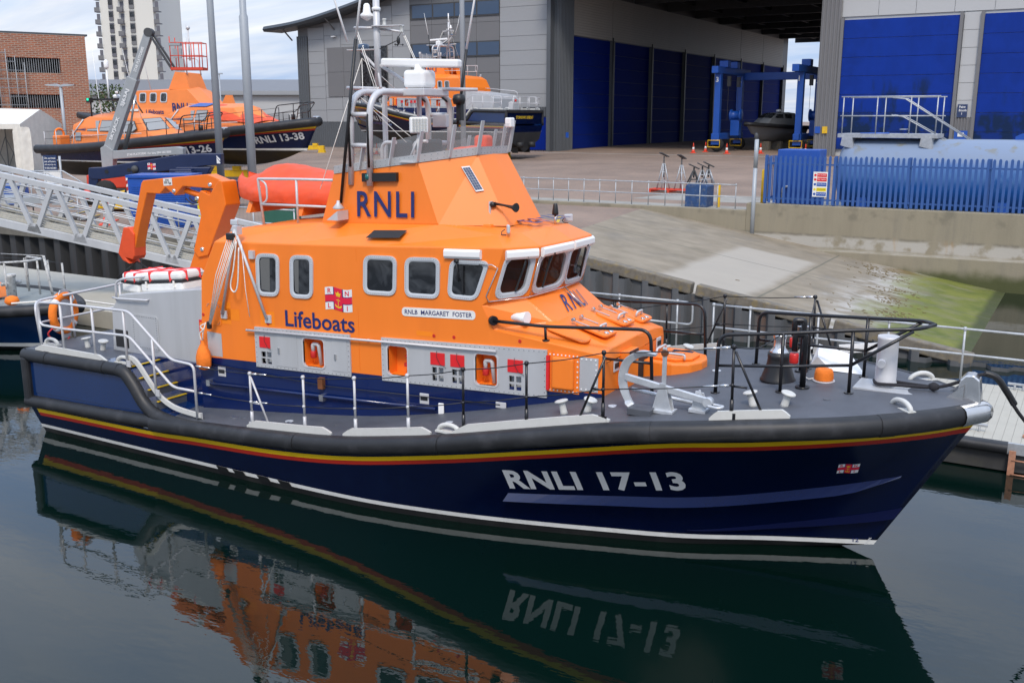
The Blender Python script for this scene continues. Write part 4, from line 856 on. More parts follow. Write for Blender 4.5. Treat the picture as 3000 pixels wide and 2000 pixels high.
for s in (-1, 1):
    T = []; Mi = []
    for x, h, mat, dg in ((5.96, .93, 'rail', .4), (7.14, .93, 'rail', None), (8.2, .93, 'rail', None), (9.23, .93, 'rail', None), (10.23, .95, 'black_rail', None), (11.27, .93, 'black_rail', None), (12.40, .97, 'black_rail', -.36), (14.06, .97, 'black_rail', .38)):
        a, b = stanchion(x, .13, h, mat, s, dg); T.append(a); Mi.append(b)
    top0 = V((4.62, s * 2.64, 1.98)); mid0 = V((4.62, s * 2.64, 1.50))
    pul = V((14.30, s * .78, 3.26))
    for i, (a, b) in enumerate(zip([top0] + T, T + [pul])):
        c = (a + b) / 2 - V((0, 0, .02 if i < 8 else .10)); m = MB(); m.tube(catmull([a, c, b], 4), .008, 5); m.build('guard_wire', 'black', SEV)
    for a, b in zip([mid0] + Mi[:-1], Mi): m = MB(); m.tube([a, (a + b) / 2 - V((0, 0, .015)), b], .008, 5); m.build('guard_wire', 'black', SEV)
    for a, b in ((top0, T[0]), (mid0, Mi[0]), (T[0], T[1]), (Mi[0], Mi[1]), (T[7], T[6]), (Mi[7], Mi[6])):
        d = (b - a).normalized(); m = MB(); m.tube([a + d * .04, a + d * .16], .02, 6); m.tube([a + d * .16, a + d * .38], .012, 6); m.build('turnbuckle', 'steel', SEV)
    m = MB(); m.tube([V((4.35, s * 2.05, 1.86)), V((6.8, s * 1.79, 1.72)), V((10.1, s * 1.42, 1.78))], .008, 5); m.build('safety_line', 'black', SEV)
    # pulpit half
    yA, yB, yC = .98, .77, .50
    m = MB(); m.tube(bend([(13.45, s * yA, dk(13.45, yA)), (13.47, s * yA, 3.20), (14.3, s * yB, 3.27), (15.2, s * yC, 3.36), (16.0, s * .32, 3.43), (16.17, 0, 3.45)], .16, 6), .027, 10)
    for x, y, zt in ((14.32, yB, 3.28), (15.2, yC, 3.36)): m.tube([(x, s * y, dk(x, y)), (x, s * y, zt)], .025, 8)
    m.tube([(13.45, s * yA, 2.75), (14.32, s * yB, 2.80), (15.2, s * yC, 2.87)], .022, 8); m.tube([(15.2, s * yC, 2.87), (15.95, s * .34, 3.40)], .024, 8)
    for x, y in ((13.45, yA), (14.32, yB), (15.2, yC)): m.cyl((x, s * y, dk(x, y)), (x, s * y, dk(x, y) + .015), .065, n=10)
    m.build('pulpit', 'black_rail', SEV)
    # fore cabin hand rail
    fl0 = Wp(9.98, 3.12, .03); z1 = 3.08
    m = MB(); m.tube(bend([(fl0.x, s * -fl0.y, 3.12), (10.82, s * 1.27, 3.09), (12.50, s * 1.15, 3.20), (12.55, s * 1.15, dk(12.5, 1.15))], .2, 6), .026, 10)
    m.tube([(10.82, s * 1.27, 3.09), (10.82, s * 1.24, 2.86)], .022, 8); m.cyl((10.82, s * 1.24, 2.86), (10.82, s * 1.24, 2.88), .06, n=10); m.cyl((9.95, s * -fl0.y - s * .03, 3.12), (10.0, s * -fl0.y, 3.12), .075, n=12)
    m.tube([(11.80, s * 1.15, 2.68), (12.54, s * 1.15, 2.70)], .022, 8); m.build('cabin_hand_rail', 'black_rail', SEV)
    # bitts, fairleads
    for x, y, lean in ((11.55, 2.02, -.12), (11.90, 1.97, .12), (14.16, 1.50, -.12), (14.55, 1.38, .12), (.95, 2.05, -.08), (1.4, 2.05, .08)):
        z = dk(x, y) if x > 3 else 1.76; m = MB(); m.lathe([(.06, -.03), (.052, .03), (.048, .14), (.055, .16), (.10, .175), (.10, .195), (.08, .205)], (x, s * y, z), 14, M=Matrix.Rotation(lean * 2.2, 3, 'Y')); m.build('mooring_bitt', 'toe', SEV)
    for x, off in ((9.95, .17), (15.95, .30), (2.72, .1), (.18, .35)):
        y = bs(x) - off if x > 3 else 2.6 if x > 1 else 2.3; z = (zs(x) if x > 3 else 1.77) + .005
        m = MB(); d = V((bs(x + .1) - bs(x - .1), 0, 0)); ang = math.atan2(-(bs(x + .1) - bs(x - .1)) * 1, .2) * (1 if s < 0 else -1) * -1 if x > 3 else 0
        Mx = Matrix.Rotation(ang, 3, 'Z'); c = V((x, s * y, z))
        m.tube([c + Mx @ V((.2 * math.cos(R(a)), 0, .12 * math.sin(R(a)))) for a in range(0, 181, 15)], [.02, .03, .035, .035, .035, .035, .035, .035, .035, .035, .035, .03, .02], 8); m.box(c + V((0, 0, .01)), (.44, .12, .03), M=Mx); m.build('fairlead', 'toe', SEV)
# stern rails
for s in (-1, 1):
    m = MB()
    m.tube(bend([(4.62, s * 2.66, 1.03), (4.62, s * 2.66, 2.0), (4.05, s * 2.66, 2.02), (3.05, s * 2.68, 2.80), (1.05, s * 2.68, 2.76), (.42, s * 2.68, 2.72), (.42, s * 2.68, 2.28), (1.08, s * 2.68, 2.27), (3.0, s * 2.68, 2.34), (4.05, s * 2.66, 1.52), (4.62, s * 2.66, 1.52)], .13, 5), .025, 8)
    for x, zt in ((.42, 1.95), (1.1, 2.74), (2.02, 2.77), (2.9, 2.80), (3.62, 2.35)):
        z0 = 1.77 if x < 3 else 1.32; m.tube([(x, s * 2.68, z0), (x, s * 2.68, zt + (0 if x > .5 else .55))], .024, 8); m.box((x + .06, s * 2.70, z0 + .05), (.1, .02, .12))
    m.build('stern_rail', 'rail', SEV)
m = MB()
m.tube(bend([(.30, -2.6, 1.80), (.2, -2.6, 2.62), (-.05, -2.35, 2.66), (-.1, 0, 2.72), (-.05, 2.4, 2.66), (.4, 2.62, 2.64)], .2, 5), .025, 8)
m.tube(bend([(.28, -2.6, 2.2), (-.03, -2.4, 2.22), (-.06, 0, 2.24), (-.03, 2.4, 2.22)], .15, 5), .022, 8)
for y in (-1.6, -.4, .8, 1.8): m.tube([(-.06, y, 1.78), (-.08, y, 2.7)], .024, 8)
m.build('transom_rail', 'rail', SEV)
m = MB(); m.tube(bend([(.9, .2, 1.76), (.9, .2, 2.72), (.72, .1, 2.74), (.72, .1, 2.5)], .06), .045, 10); v = m.build('vent_pipe', 'rail', SEV); m = MB(); m.lathe([(.07, 2.36), (.08, 2.38), (.08, 2.5), (.07, 2.52)], (.72, .1, 0), 12); m.build('pipe_cap', 'red_can', v)
m = MB(); m.prism([(.5, 1.76), (1.0, 1.76), (.95, 2.3), (.75, 2.4), (.6, 2.3)], lambda a, b, d: (a, d, b), .65, .75); m.build('rail_bracket', 'rail', SEV, bevel=.01)
m = MB(); ring = [(1.4 + a, -1.25 + b, 1.772) for a, b in rrect(.9, .55, .2, 5)]; m.tube(ring, .012, 6, closed=True); m.build('hatch_ring', 'rail', SEV)
for s in (-1, 1): m = MB(); m.box((3.55, s * 1.97, 1.35), (1.3, .06, .9)); m.build('step_side', 'navy_cabin', SEV)
# aft grey machinery casing with its plate and vents
m = MB(); yb = 1.93
m.prism([(1.56, 1.76), (4.2, 1.76), (4.2, 3.20), (1.88, 2.89), (1.62, 2.58)], lambda a, b, d: (a, d, b), -yb, yb); cs = m.build('aft_casing', 'alu', SEV, bevel=.015)
m = MB(); m.prism([(2.55 + a, 2.22 + b) for a, b in rrect(.72, .68, .08)], lambda a, b, d: (a, d, b), -yb - .012, -yb - .001); pl = m.build('casing_plate', 'alu', cs)
m = MB()
for i in range(14):
    for (a, b) in ((-.32 + .64 * i / 13, .30), (-.32 + .64 * i / 13, -.30), (-.32, -.3 + .6 * i / 13), (.32, -.3 + .6 * i / 13)): m.box((2.55 + a, -yb - .015, 2.22 + b), (.015, .012, .015))
o = m.build('plate_bolts', 'steel', pl); o['kind'] = 'stuff'
m = MB(); m.box((1.85, -yb - .004, 2.02), (.36, .012, .34)); m.build('casing_vent', 'inside', cs)
m = MB(); m.tube(bend([(1.7, -yb - .02, 2.82), (1.9, -yb - .06, 2.82), (2.7, -yb - .06, 2.86), (2.7, -yb, 2.86)], .04), .02, 8); m.tube(bend([(1.72, -yb + .05, 2.75), (1.72, -yb + .05, 3.1), (1.95, -yb + .05, 3.2), (4.0, -.9, 3.42)], .12), .022, 8); m.build('casing_rail', 'rail', cs)
m = MB(); m.prism([(4.02, 2.05), (4.16, 2.05), (4.16, 2.62), (4.02, 2.62)], lambda a, b, d: (a, d, b), -yb - .012, -yb - .002); m.build('red_flap', 'red_panel', cs)
# ---------------------------------------------------------------- deck crane
CY = .0
crp = lambda a, b, d: (a, CY + d, b)
m = MB(); m.cyl((2.1, CY, 2.7), (2.1, CY, 3.0), .2, n=16); m.build('crane_base', 'orange_crane', SEV)
cr = MB(); cr.prism([(1.76, 2.80), (1.82, 2.74), (2.0, 2.76), (2.62, 3.55), (2.50, 3.80), (2.12, 3.70), (1.86, 3.2)], crp, -.15, .15); crane1 = cr.build('crane_lower_arm', 'orange_crane', SEV, bevel=.015)
m = MB(); m.prism([(2.06, 3.55), (2.18, 3.42), (2.45, 3.48), (3.06, 4.52), (2.98, 4.98), (2.90, 5.0), (2.62, 4.70), (2.38, 4.78), (2.25, 4.66), (2.34, 4.28)], crp, -.20, .20); m.build('crane_column', 'orange_crane', SEV, bevel=.015)
m = MB(); m.prism([(2.95, 4.98), (2.52, 5.10), (1.28, 4.99), (.61, 4.92), (.55, 4.86), (-.06, 3.25), (.10, 3.22), (.36, 3.9), (.70, 4.66), (1.10, 4.66), (1.28, 4.80), (1.54, 4.64), (1.80, 4.84), (2.64, 4.82), (2.75, 4.7)], crp, -.13, .13); jib = m.build('crane_jib', 'orange_crane', SEV, bevel=.015)
m = MB(); m.tube([(1.75, CY, 4.74), (2.35, CY, 4.62)], .06, 12); m.build('crane_ram', 'orange_crane', SEV)
m = MB(); m.tube(catmull([(2.0, CY - .16, 4.62), (2.15, CY - .18, 4.55), (2.4, CY - .18, 4.66), (2.55, CY - .16, 4.72)], 4), .014, 6); m.tube(catmull([(1.9, CY - .16, 4.6), (2.1, CY - .17, 4.5), (2.45, CY - .17, 4.62), (2.5, CY - .16, 4.75)], 4), .012, 6); m.build('hydraulic_hose', 'black', SEV)
for x, z, w in ((1.85, 2.85, .17), (2.32, 3.60, .21), (2.28, 4.62, .21), (1.54, 4.74, .14), (2.60, 4.9, .15)): m = MB(); m.cyl((x, CY - w - .02, z), (x, CY + w + .02, z), .036, n=12); m.build('pivot_pin', 'steel', SEV)
m = MB(); m.prism([(-.12, 3.25), (.12, 3.22), (.18, 3.30), (.23, 3.78), (.08, 3.92), (-.1, 3.90), (-.34, 3.33), (-.2, 3.18), (.0, 3.12)], crp, -.16, .16); hk = m.build('hook_guard', 'orange_cover', None, bevel=.02); tag(hk, 'red padded guard strapped round the tip of the orange deck crane', 'pad')
m = MB(); m.prism([(1.24, 4.83), (1.50, 4.85), (1.50, 5.00), (1.24, 4.98)], crp, -.136, -.134); lb = m.build('load_plate', 'white_paint', SEV)
text_obj('load_lettering', 'SWL', lambda a, b: V((1.30 + a, CY - .139, 4.925 + b)), 'black', lb, height=.045, bold=.015); text_obj('load_lettering', '500 Kgs', lambda a, b: V((1.26 + a, CY - .139, 4.86 + b)), 'black', lb, width=.21, bold=.015)
m = MB(); m.tube([(.05, CY, 3.16), (-.28, -.3, 2.80)], .012, 6); m.tube([(.05, CY, 3.16), (.5, .2, 2.85)], .012, 6); m.build('crane_strop', 'black', SEV)
# ---------------------------------------------------------------- liferaft canisters on the casing (things of their own)
def raft(x, y, z, rz, label):
    t = thing('liferaft_canister', label, 'liferaft', (x, y, z), rz, 'liferaft canisters on the aft casing')
    m = MB(); m.box((0, 0, .10), (.92, .52, .20)); m.build('canister_base', 'white_case', t, bevel=.05, seg=3)
    m = MB(); m.box((0, 0, .32), (.92, .52, .19)); m.build('canister_lid', 'white_case', t, bevel=.07, seg=3)
    m = MB(); m.box((0, 0, .215), (.935, .535, .05)); m.build('band', 'strap', t, bevel=.01)
    for yy in (-.14, .14): m = MB(); m.box((.0, yy, .31), (.94, .045, .24)); m.build('webbing', 'cloth_red', t, bevel=.02)
    for xx in (-.22, .22): m = MB(); m.box((xx, 0, .31), (.045, .54, .24)); m.build('webbing', 'cloth_red', t, bevel=.02)
    for xx in (-.3, .3):
        m = MB(); m.box((xx, -.27, .16), (.03, .02, .14)); m.build('lashing', 'rope_white', t)
    return t
rf = raft(2.80, -1.40, 2.98, 0, 'larger white liferaft canister with red webbing, right of the two on the aft casing'); rf.scale = (1.28, 1.15, .92); rf.rotation_euler = (0, R(-6), 0)
rf = raft(1.93, -1.25, 2.90, R(90), 'left white liferaft canister with red webbing at the end of the aft casing'); rf.scale = (1, .95, .9)
# lifebuoy on the stern rail
t = thing('lifebuoy', 'orange lifebuoy in a perforated holder on the stern rail', 'lifebuoy', (-.14, -1.75, 2.2), R(20))
m = MB(); m.tube([(0, .36 * math.cos(a), .36 * math.sin(a) + .1) for a in [2 * math.pi * k / 28 for k in range(28)]], .085, 10, closed=True); m.build('ring', 'orange_cloth', t)
for k in range(4):
    a0 = math.pi / 4 + k * math.pi / 2; m = MB(); m.tube([(0, .36 * math.cos(a0 + d), .36 * math.sin(a0 + d) + .1) for d in (-.1, 0, .1)], .089, 10); m.build('band', 'white_case', t)
m = MB(); m.prism([(-.13, -.4), (.12, -.42), (.2, .1), (.2, .5), (.1, .58), (-.1, .58), (-.2, .45), (-.2, .1)], lambda a, b, d: (d, a, b), .02, .04); m.build('holder_plate', 'alu', t)
m = MB(); m.tube(catmull([(.05, -.36, -.1), (-.1, -.42, -.25), (-.05, -.30, -.42), (.05, -.1, -.5), (.02, .1, -.38)], 5), .018, 6); m.build('grab_line', 'cloth_red', t)
# ropes coiled on the pontoon side of the aft deck
def coil(name, label, c, r0, n, rt, mat, h=.03):
    pts = []
    for k in range(n * 16):
        a = k / 16 * 2 * math.pi; rr = r0 * (.75 + .3 * math.sin(k * 1.7) * .3 + .25 * random.random()); pts.append((c[0] + rr * math.cos(a), c[1] + rr * 1.3 * math.sin(a), c[2] + h * random.random() + .02 + k / (n * 16) * h * 3))
    m = MB(); m.tube(pts, rt, 6); o = m.build(name, mat); return tag(o, label, 'rope')
coil('rope_coil', 'heap of dark mooring rope on the pontoon behind the stern', (-2.2, 5.6, .56), .6, 9, .035, 'rope_dark', .06)
# ---------------------------------------------------------------- rescue boat under its cover on the aft cabin roof
t = thing('covered_rescue_boat', 'small rescue boat under a red-orange cover on the aft cabin roof', 'boat', (4.8, .35, 4.33))
secs = []
for x, w, zt, zl in ((-1.7, .10, .36, .22), (-1.55, .40, .50, .12), (-1.2, .68, .66, .02), (-.75, .80, .88, .0), (-.5, .82, .90, .0), (.1, .82, .80, .0), (.8, .82, .70, .0), (1.5, .80, .66, .02), (1.7, .6, .58, .1)):
    k = random.uniform(-.02, .02); secs.append([(x, -w, zl + .18), (x, -w * 1.04, zl + .38), (x, -w * .8 + k, zl + .55 + k), (x, -w * .35, zt - .03), (x, 0, zt + k), (x, w * .35, zt - .04), (x, w * .8, zl + .55), (x, w * 1.04, zl + .38), (x, w, zl + .18)])
softcover([[V(q) + V((0, 0, .14)) for q in r_] for r_ in secs], 'cover', 'orange_cover', t)
for x in (-.9, .4, 1.3): m = MB(); m.prism([(-.8, .1), (.8, .1), (.6, .5), (-.6, .5)], lambda a, b, d, x=x: (x + d, a, b), -.05, .05); m.build('chock', 'orange', t)
for s in (-1, 1):
    m = MB()
    y = s * 1.1; m.tube(bend([(4.94, y, 4.3), (4.85, y, 5.13), (5.75, y, 5.15), (6.6, y, 5.16)], .02), .024, 8); m.tube([(4.88, y, 4.68), (6.5, y, 4.70)], .022, 8); m.tube([(5.76, y, 4.38), (5.76, y, 5.15)], .022, 8); m.tube(bend([(4.88, y, 5.13), (5.05, y, 5.05), (5.05, y, 4.75), (4.9, y, 4.68)], .1), .018, 8)
    m.build('roof_rail', 'rail', SEV)
# ---------------------------------------------------------------- side davit (A frame), its ropes, and the orange bag
ap = Wp(5.17, 4.33, .12)
m = MB()
for x in (4.72, 5.68): m.tube([ap, Wp(x, 2.80, .06)], .025, 8); wbox(m, x - .06, x + .06, 2.72, 2.86, 0, .03)
m.box(ap + V((0, .05, -.02)), (.12, .12, .14)); m.box(Wp(5.42, 3.9, .03), (.1, .06, .14)); m.build('davit_frame', 'rail', SEV)
m = MB(); m.box(ap + V((-.02, .02, .12)), (.14, .05, .10), rz=R(20)); m.build('davit_lamp', 'frame_grey', SEV, bevel=.02)
m = MB()
lo_ = Wp(4.52, 2.62, .14)
for k in range(6): m.tube([ap + V((-.13 + .04 * k, -.04, -.14)), (ap + lo_) / 2 + V((-.10 + .04 * k, -.05 - .01 * (k % 2), .05 * (k == 0))), lo_ + V((-.02 + .01 * k, -.02, 0))], .008, 5)
m.tube(catmull([ap + V((.05, -.03, -.2)), ap + V((-.02, -.06, -.65)), ap + V((-.12, -.06, -.98)), ap + V((-.03, -.06, -1.08)), ap + V((.06, -.06, -.9)), ap + V((.12, -.05, -.3))], 6), .013, 6)
m.tube([ap + V((.16, -.02, -.25)), ap + V((.19, -.02, -1.0)), ap + V((.24, -.01, -1.5))], .007, 5)
m.build('davit_tackle', 'rope_white', SEV)
for c_, d_ in ((ap + V((-.06, -.05, -.12)), (.16, .08, .12)), (lo_ + V((-.03, 0, -.02)), (.08, .07, .14))): m = MB(); m.box(c_, d_); m.build('tackle_block', 'black', SEV, bevel=.02)
bg = thing('throw_bag', 'orange cloth bag hanging from the white tackle on the cabin side', 'bag', tuple(Wp(4.33, 1.77, .15)))
m = MB(); rows = []
for z, r_ in ((0, .04), (.02, .10), (.10, .145), (.22, .15), (.34, .125), (.44, .075), (.5, .035), (.55, .04)):
    rows.append([V((r_ * (1 + .10 * math.sin(5 * a + z * 9)) * math.cos(a) * 1.0, r_ * .8 * math.sin(a), z)) for a in [2 * math.pi * k / 20 for k in range(21)]])
m.grid(rows, True); m.polys([rows[0][:-1]]); m.build('bag_body', 'orange_cloth', bg)
m = MB(); m.tube([(0, 0, .5), (.02, .0, .68), (.12, -.01, .88)], .012, 6); m.tube(catmull([(-.02, 0, .5), (-.04, -.02, .66), (.05, -.02, .74), (0, -.03, .8), (.1, -.01, .86)], 4), .012, 6); m.build('bag_rope', 'rope_white', bg)
# ---------------------------------------------------------------- foredeck gear
m = MB(); x, y = 14.1, -.1; z = dk(x, y)
m.lathe([(.26, 0), (.26, .02), (.24, .05), (.17, .26), (.16, .34), (.165, .36), (.165, .42)], (x, y, z), 20); wd = m.build('windlass', 'black', SEV)
m = MB(); m.lathe([(.15, .42), (.13, .45), (.09, .50), (.085, .62), (.105, .67), (.10, .70)], (x, y, z), 20); m.build('windlass_drum', 'steel', wd)
for x, y in ((14.55, -.45), (14.28, .55)):
    z = dk(x, y); m = MB(); m.cyl((x, y, z), (x, y, z + .025), .10, n=14); m.tube(bend([(x, y, z), (x, y, 3.22), (x - .13, y - .05, 3.22), (x - .13, y - .05, 2.98)], .03, 3), .043, 12); v = m.build('vent_pipe', 'black_rail', SEV)
    m = MB(); m.lathe([(.055, 2.80), (.065, 2.82), (.065, 2.93), (.055, 2.95)], (x - .13, y - .05, 0), 14); m.build('pipe_cap', 'red_can', v)
x, y = 15.57, .1; z = dk(x, y)
m = MB(); m.lathe([(.155, 0), (.155, .06), (.145, .08), (.14, .66), (.15, .69), (.145, .72)], (x, y, z), 24); m.cyl((x - .05, y - .05, z + .36), (x - .03, y - .25, z + .36), .055, n=14); sp_ = m.build('samson_post', 'rail', SEV)
m = MB(); m.prism([(15.2, -.25), (15.9, -.28), (16.3, -.10), (16.3, .10), (15.9, .3), (15.2, .35)], lambda a, b, d: (a, b, d), z - .02, z + .012); m.build('post_base', 'alu', sp_)
m = MB(); m.prism([(16.50, 2.46), (16.56, 2.76), (16.62, 2.83), (16.72, 2.84), (16.80, 2.78), (16.84, 2.46)], lambda a, b, d: (a, d, b), -.13, .13); m.build('bow_roller', 'steel', SEV, bevel=.02)
m = MB(); m.prism([(16.35, 2.455), (16.62, 2.455), (16.62, 2.70)], lambda a, b, d: (a, d, b), -.2, -.18); m.prism([(16.35, 2.455), (16.62, 2.455), (16.62, 2.70)], lambda a, b, d: (a, d, b), .18, .2); m.build('roller_cheek', 'steel', SEV)
# stainless stem band wrapping the fender end
m = MB(); rows = []
for s in (-1, 1):
    part = []
    for x in (16.60, 16.68, 16.75, 16.80, 16.84):
        b = bs(x); d = (bs(min(16.85, x + .03)) - bs(x - .03)) / (min(16.85, x + .03) - x + .03); n = V((-d, 1, 0)).normalized(); part.append([V((x, s * (b - .01), zs(x))) + V((n.x, s * n.y, 0)) * (a_ * 1.06 + .014) + V((0, 0, b_ * 1.02)) for a_, b_ in DSEC[1:-1]])
    rows += part if s < 0 else [[V((16.85, 0, zs(16.85))) + V((1, 0, 0)) * (a_ * 1.06 + .014) + V((0, 0, b_ * 1.02)) for a_, b_ in DSEC[1:-1]]] + part[::-1]
m.grid(rows, True, True); m.build('stem_band', 'steel', SEV)
# mooring rope from the samson post over the bow
rp = catmull([(15.42, .10, z + .06), (15.5, -.08, z + .06), (15.75, -.06, z + .07), (16.25, .02, z + .09), (16.6, .05, 2.72), (16.86, .05, 2.84), (17.05, .12, 2.70), (17.35, .35, 2.2), (18.0, 1.2, 1.35), (19.2, 3.6, .62)], 6)
m = MB(); m.tube(rp, .024, 8); m.tube(catmull([(15.5, .26, z + .05), (15.8, .15, z + .06), (16.2, .05, z + .08)], 5), .022, 8); m.lathe([(.02, -.06), (.07, -.03), (.07, .03), (.02, .06)], (16.22, .03, z + .09), 10); mr_ = m.build('mooring_rope', 'rope_dark'); tag(mr_, 'black mooring rope knotted round the bow post and led over the bow', 'rope')
m = MB(); m.tube(catmull([(16.83, .05, 2.85), (16.98, .08, 2.80), (17.12, .16, 2.6), (17.22, .25, 2.42)], 5), [.045] * 16, 8); m.build('chafe_sleeve', 'black', mr_)
# orange capped vent and its lashing
x, y = 14.73, .05; z = dk(x, y)
t = thing('vent_cover', 'small orange cloth cap tied over a deck vent in front of the windlass', 'cover', (x, y, z))
rows = [[V((r_ * (1 + .05 * math.sin(4 * a + i)) * math.cos(a), r_ * (1 + .05 * math.cos(3 * a)) * math.sin(a), zz)) for a in [2 * math.pi * k / 18 for k in range(19)]] for i, (r_, zz) in enumerate(((.125, .02), (.135, .05), (.13, .12), (.12, .175), (.06, .185), (.005, .18)))]
m = MB(); m.grid(rows, True); m.build('cap', 'orange_cloth', t); m = MB(); m.cyl((0, 0, 0), (0, 0, .015), .16, n=18); m.build('flange', 'rail', t); m = MB(); m.tube(catmull([(-.13, 0, .03), (-.2, -.05, .015), (-.27, .02, .015), (-.33, -.03, .015)], 4), .008, 5); m.build('lashing', 'rope_white', t)
for k, (x, y) in enumerate(((13.3, -.35), (13.0, .4), (15.0, -.9), (9.6, -2.1), (7.4, -2.2), (6.4, -2.25), (5.4, -2.3), (12.2, -1.75))):
    m = MB(); m.cyl((x, y, dk(x, y) - .005), (x, y, dk(x, y) + .008), .07 if k % 2 else .05, n=14); m.build('deck_plate', 'frame_grey' if k % 2 else 'deck', SEV)
for x in (5.2, 5.9, 6.5): m = MB(); m.box((x, -2.35, dk(x, 2.35) + .008), (.14, .08, .016)); m.build('deck_hinge', 'steel', SEV)
# main anchor with its posts
t = thing('deck_anchor', 'large silver fisherman anchor lashed to posts on the starboard foredeck', 'anchor', (13.07, -2.02, 2.2))
A_ = lambda q: V((q[0] - 13.07, q[1] + 2.02, q[2] - 2.2))
fl = catmull([(12.96, -2.06, 3.07), (12.72, -2.04, 3.06), (12.52, -2.03, 2.92), (12.45, -2.02, 2.70), (12.48, -2.02, 2.50), (12.58, -2.02, 2.32), (12.74, -2.02, 2.22)], 6)
rows = []
for i, q in enumerate(fl):
    tt = (fl[min(i + 1, len(fl) - 1)] - fl[max(i - 1, 0)]).normalized(); nn = V((-tt.z, 0, tt.x)); u = abs(i / (len(fl) - 1) - .5) * 2; w = .075 * (1 - .75 * u ** 2); th_ = .04 + .05 * (u > .6) * (1 - u) * 2.2
    rows.append([A_(q + nn * w + V((0, -.02, 0))), A_(q + nn * w + V((0, .02, 0))), A_(q - nn * w * .6 + V((0, th_, 0))), A_(q - nn * w * .6 - V((0, th_, 0)))]); rows[-1].append(rows[-1][0])
m = MB(); m.grid(rows, False); m.polys([rows[0][:4][::-1], rows[-1][:4]]); m.build('fluke_arm', 'anchor', t, bevel=.008)
m = MB(); m.bar(A_((12.50, -2.03, 2.70)), A_((13.72, -2.0, 2.50)), .055, .10); m.build('shank', 'anchor', t, bevel=.012)
m = MB(); m.cyl(A_((13.70, -2.06, 2.50)), A_((13.70, -1.94, 2.50)), .065, n=12); m.tube([A_(q) for q in catmull([(13.7, -2.05, 2.46), (13.85, -2.06, 2.45), (13.90, -2.0, 2.46), (13.85, -1.94, 2.45), (13.7, -1.95, 2.46)], 4)], .022, 8); m.build('shackle', 'anchor', t)
m = MB(); m.tube([A_((12.55, -1.9, 2.50)), A_((13.4, -1.75, 2.38))], .028, 8); m.build('stock', 'anchor', t)
for x, y, zt, w in ((13.07, -2.02, 3.17, .05), (13.54, -1.90, 2.62, .035)):
    z = dk(x, y); m = MB(); m.bar((x, y, z + .1), (x, y, zt), .06 if w > .04 else .03, .03, up=(0, 1, 0)); m.prism([(-.15 * w / .05, 0), (.15 * w / .05, 0), (.09 * w / .05, .22 * w / .05), (.04, .42 * w / .05), (-.04, .42 * w / .05)], lambda a, b, d: (x + a, y + d, z + b), -.06, -.045); m.prism([(-.15 * w / .05, 0), (.15 * w / .05, 0), (.06 * w / .05, .36 * w / .05), (-.05, .36 * w / .05)], lambda a, b, d: (x + a, y + d, z + b), .045, .06); m.box((x, y, z + .02), (.34 * w / .05, .2, .05)); ps_ = m.build('anchor_post', 'anchor', SEV, bevel=.006)
m = MB(); m.lathe([(.05, -.02), (.05, .02)], (13.07, -2.02, 3.10), 12, M=Matrix.Rotation(R(90), 3, 'X')); m.build('post_sheave', 'wood', SEV)
m = MB(); m.box((12.80, -2.12, dk(12.8, 2.1) + .04), (.34, .26, .10)); m.build('anchor_pad', 'deck', SEV, bevel=.01)
# second anchor (plough) on the far side of the foredeck
t = thing('plough_anchor', 'white plough anchor lying on the far side of the foredeck', 'anchor', (14.75, .95, dk(14.75, .95)))
m = MB(); m.add([V(q) for q in ((-.38, .25, .30), (-.42, -.05, .04), (-.30, -.12, .18), (.0, .0, .12), (.45, -.30, .03), (-.05, -.25, .02), (.1, .25, .2))], [(0, 1, 2), (0, 2, 3, 6), (2, 1, 5, 4, 3), (0, 6, 3), (1, 0, 6, 4, 5)]); m.build('blade', 'white_fit', t)
m = MB(); m.prism([(-.1, .25), (.55, .36), (.62, .24), (-.05, .12)], lambda a, b, d: (a, d + .35, b + .05), -.012, .012); m.build('shank', 'white_fit', t)
# ================================================================== setting
def water_mat():
    m = bpy.data.materials.new('water'); m.use_nodes = True; n = m.node_tree.nodes; l = m.node_tree.links.new; b = n['Principled BSDF']
    b.inputs['Base Color'].default_value = (.0012, .0078, .0058, 1); b.inputs['Roughness'].default_value = .015; b.inputs['IOR'].default_value = 1.58
    t = n.new('ShaderNodeTexCoord'); mp_ = n.new('ShaderNodeMapping'); mp_.inputs['Rotation'].default_value = (0, 0, R(-30)); mp_.inputs['Scale'].default_value = (1, 2.2, 1); l(t.outputs['Object'], mp_.inputs[0])
    n1 = n.new('ShaderNodeTexNoise'); n1.inputs['Scale'].default_value = 1.1; n1.inputs['Detail'].default_value = 3; l(mp_.outputs[0], n1.inputs['Vector'])
    n2 = n.new('ShaderNodeTexNoise'); n2.inputs['Scale'].default_value = 5.5; n2.inputs['Detail'].default_value = 2; l(mp_.outputs[0], n2.inputs['Vector'])
    n3 = n.new('ShaderNodeTexNoise'); n3.inputs['Scale'].default_value = .18; n3.inputs['Detail'].default_value = 2; l(t.outputs['Object'], n3.inputs['Vector'])
    rg = n.new('ShaderNodeMapRange'); rg.inputs[1].default_value = .4; rg.inputs[2].default_value = .65; rg.inputs[3].default_value = .35; rg.inputs[4].default_value = 1.0; l(n3.outputs['Fac'], rg.inputs[0])
    ad = n.new('ShaderNodeMath'); ad.operation = 'MULTIPLY_ADD'; ad.inputs[1].default_value = .22; l(n2.outputs['Fac'], ad.inputs[0]); l(n1.outputs['Fac'], ad.inputs[2])
    bp = n.new('ShaderNodeBump'); bp.inputs['Distance'].default_value = .0045; l(rg.outputs[0], bp.inputs['Strength']); l(ad.outputs[0], bp.inputs['Height']); l(bp.outputs[0], b.inputs['Normal'])
    MATS['water'] = m
water_mat()
m = MB(); m.polys([[(-400, -400, 0), (400, -400, 0), (400, 120, 0), (-400, 120, 0)]]); struct(m.build('water', 'water'))
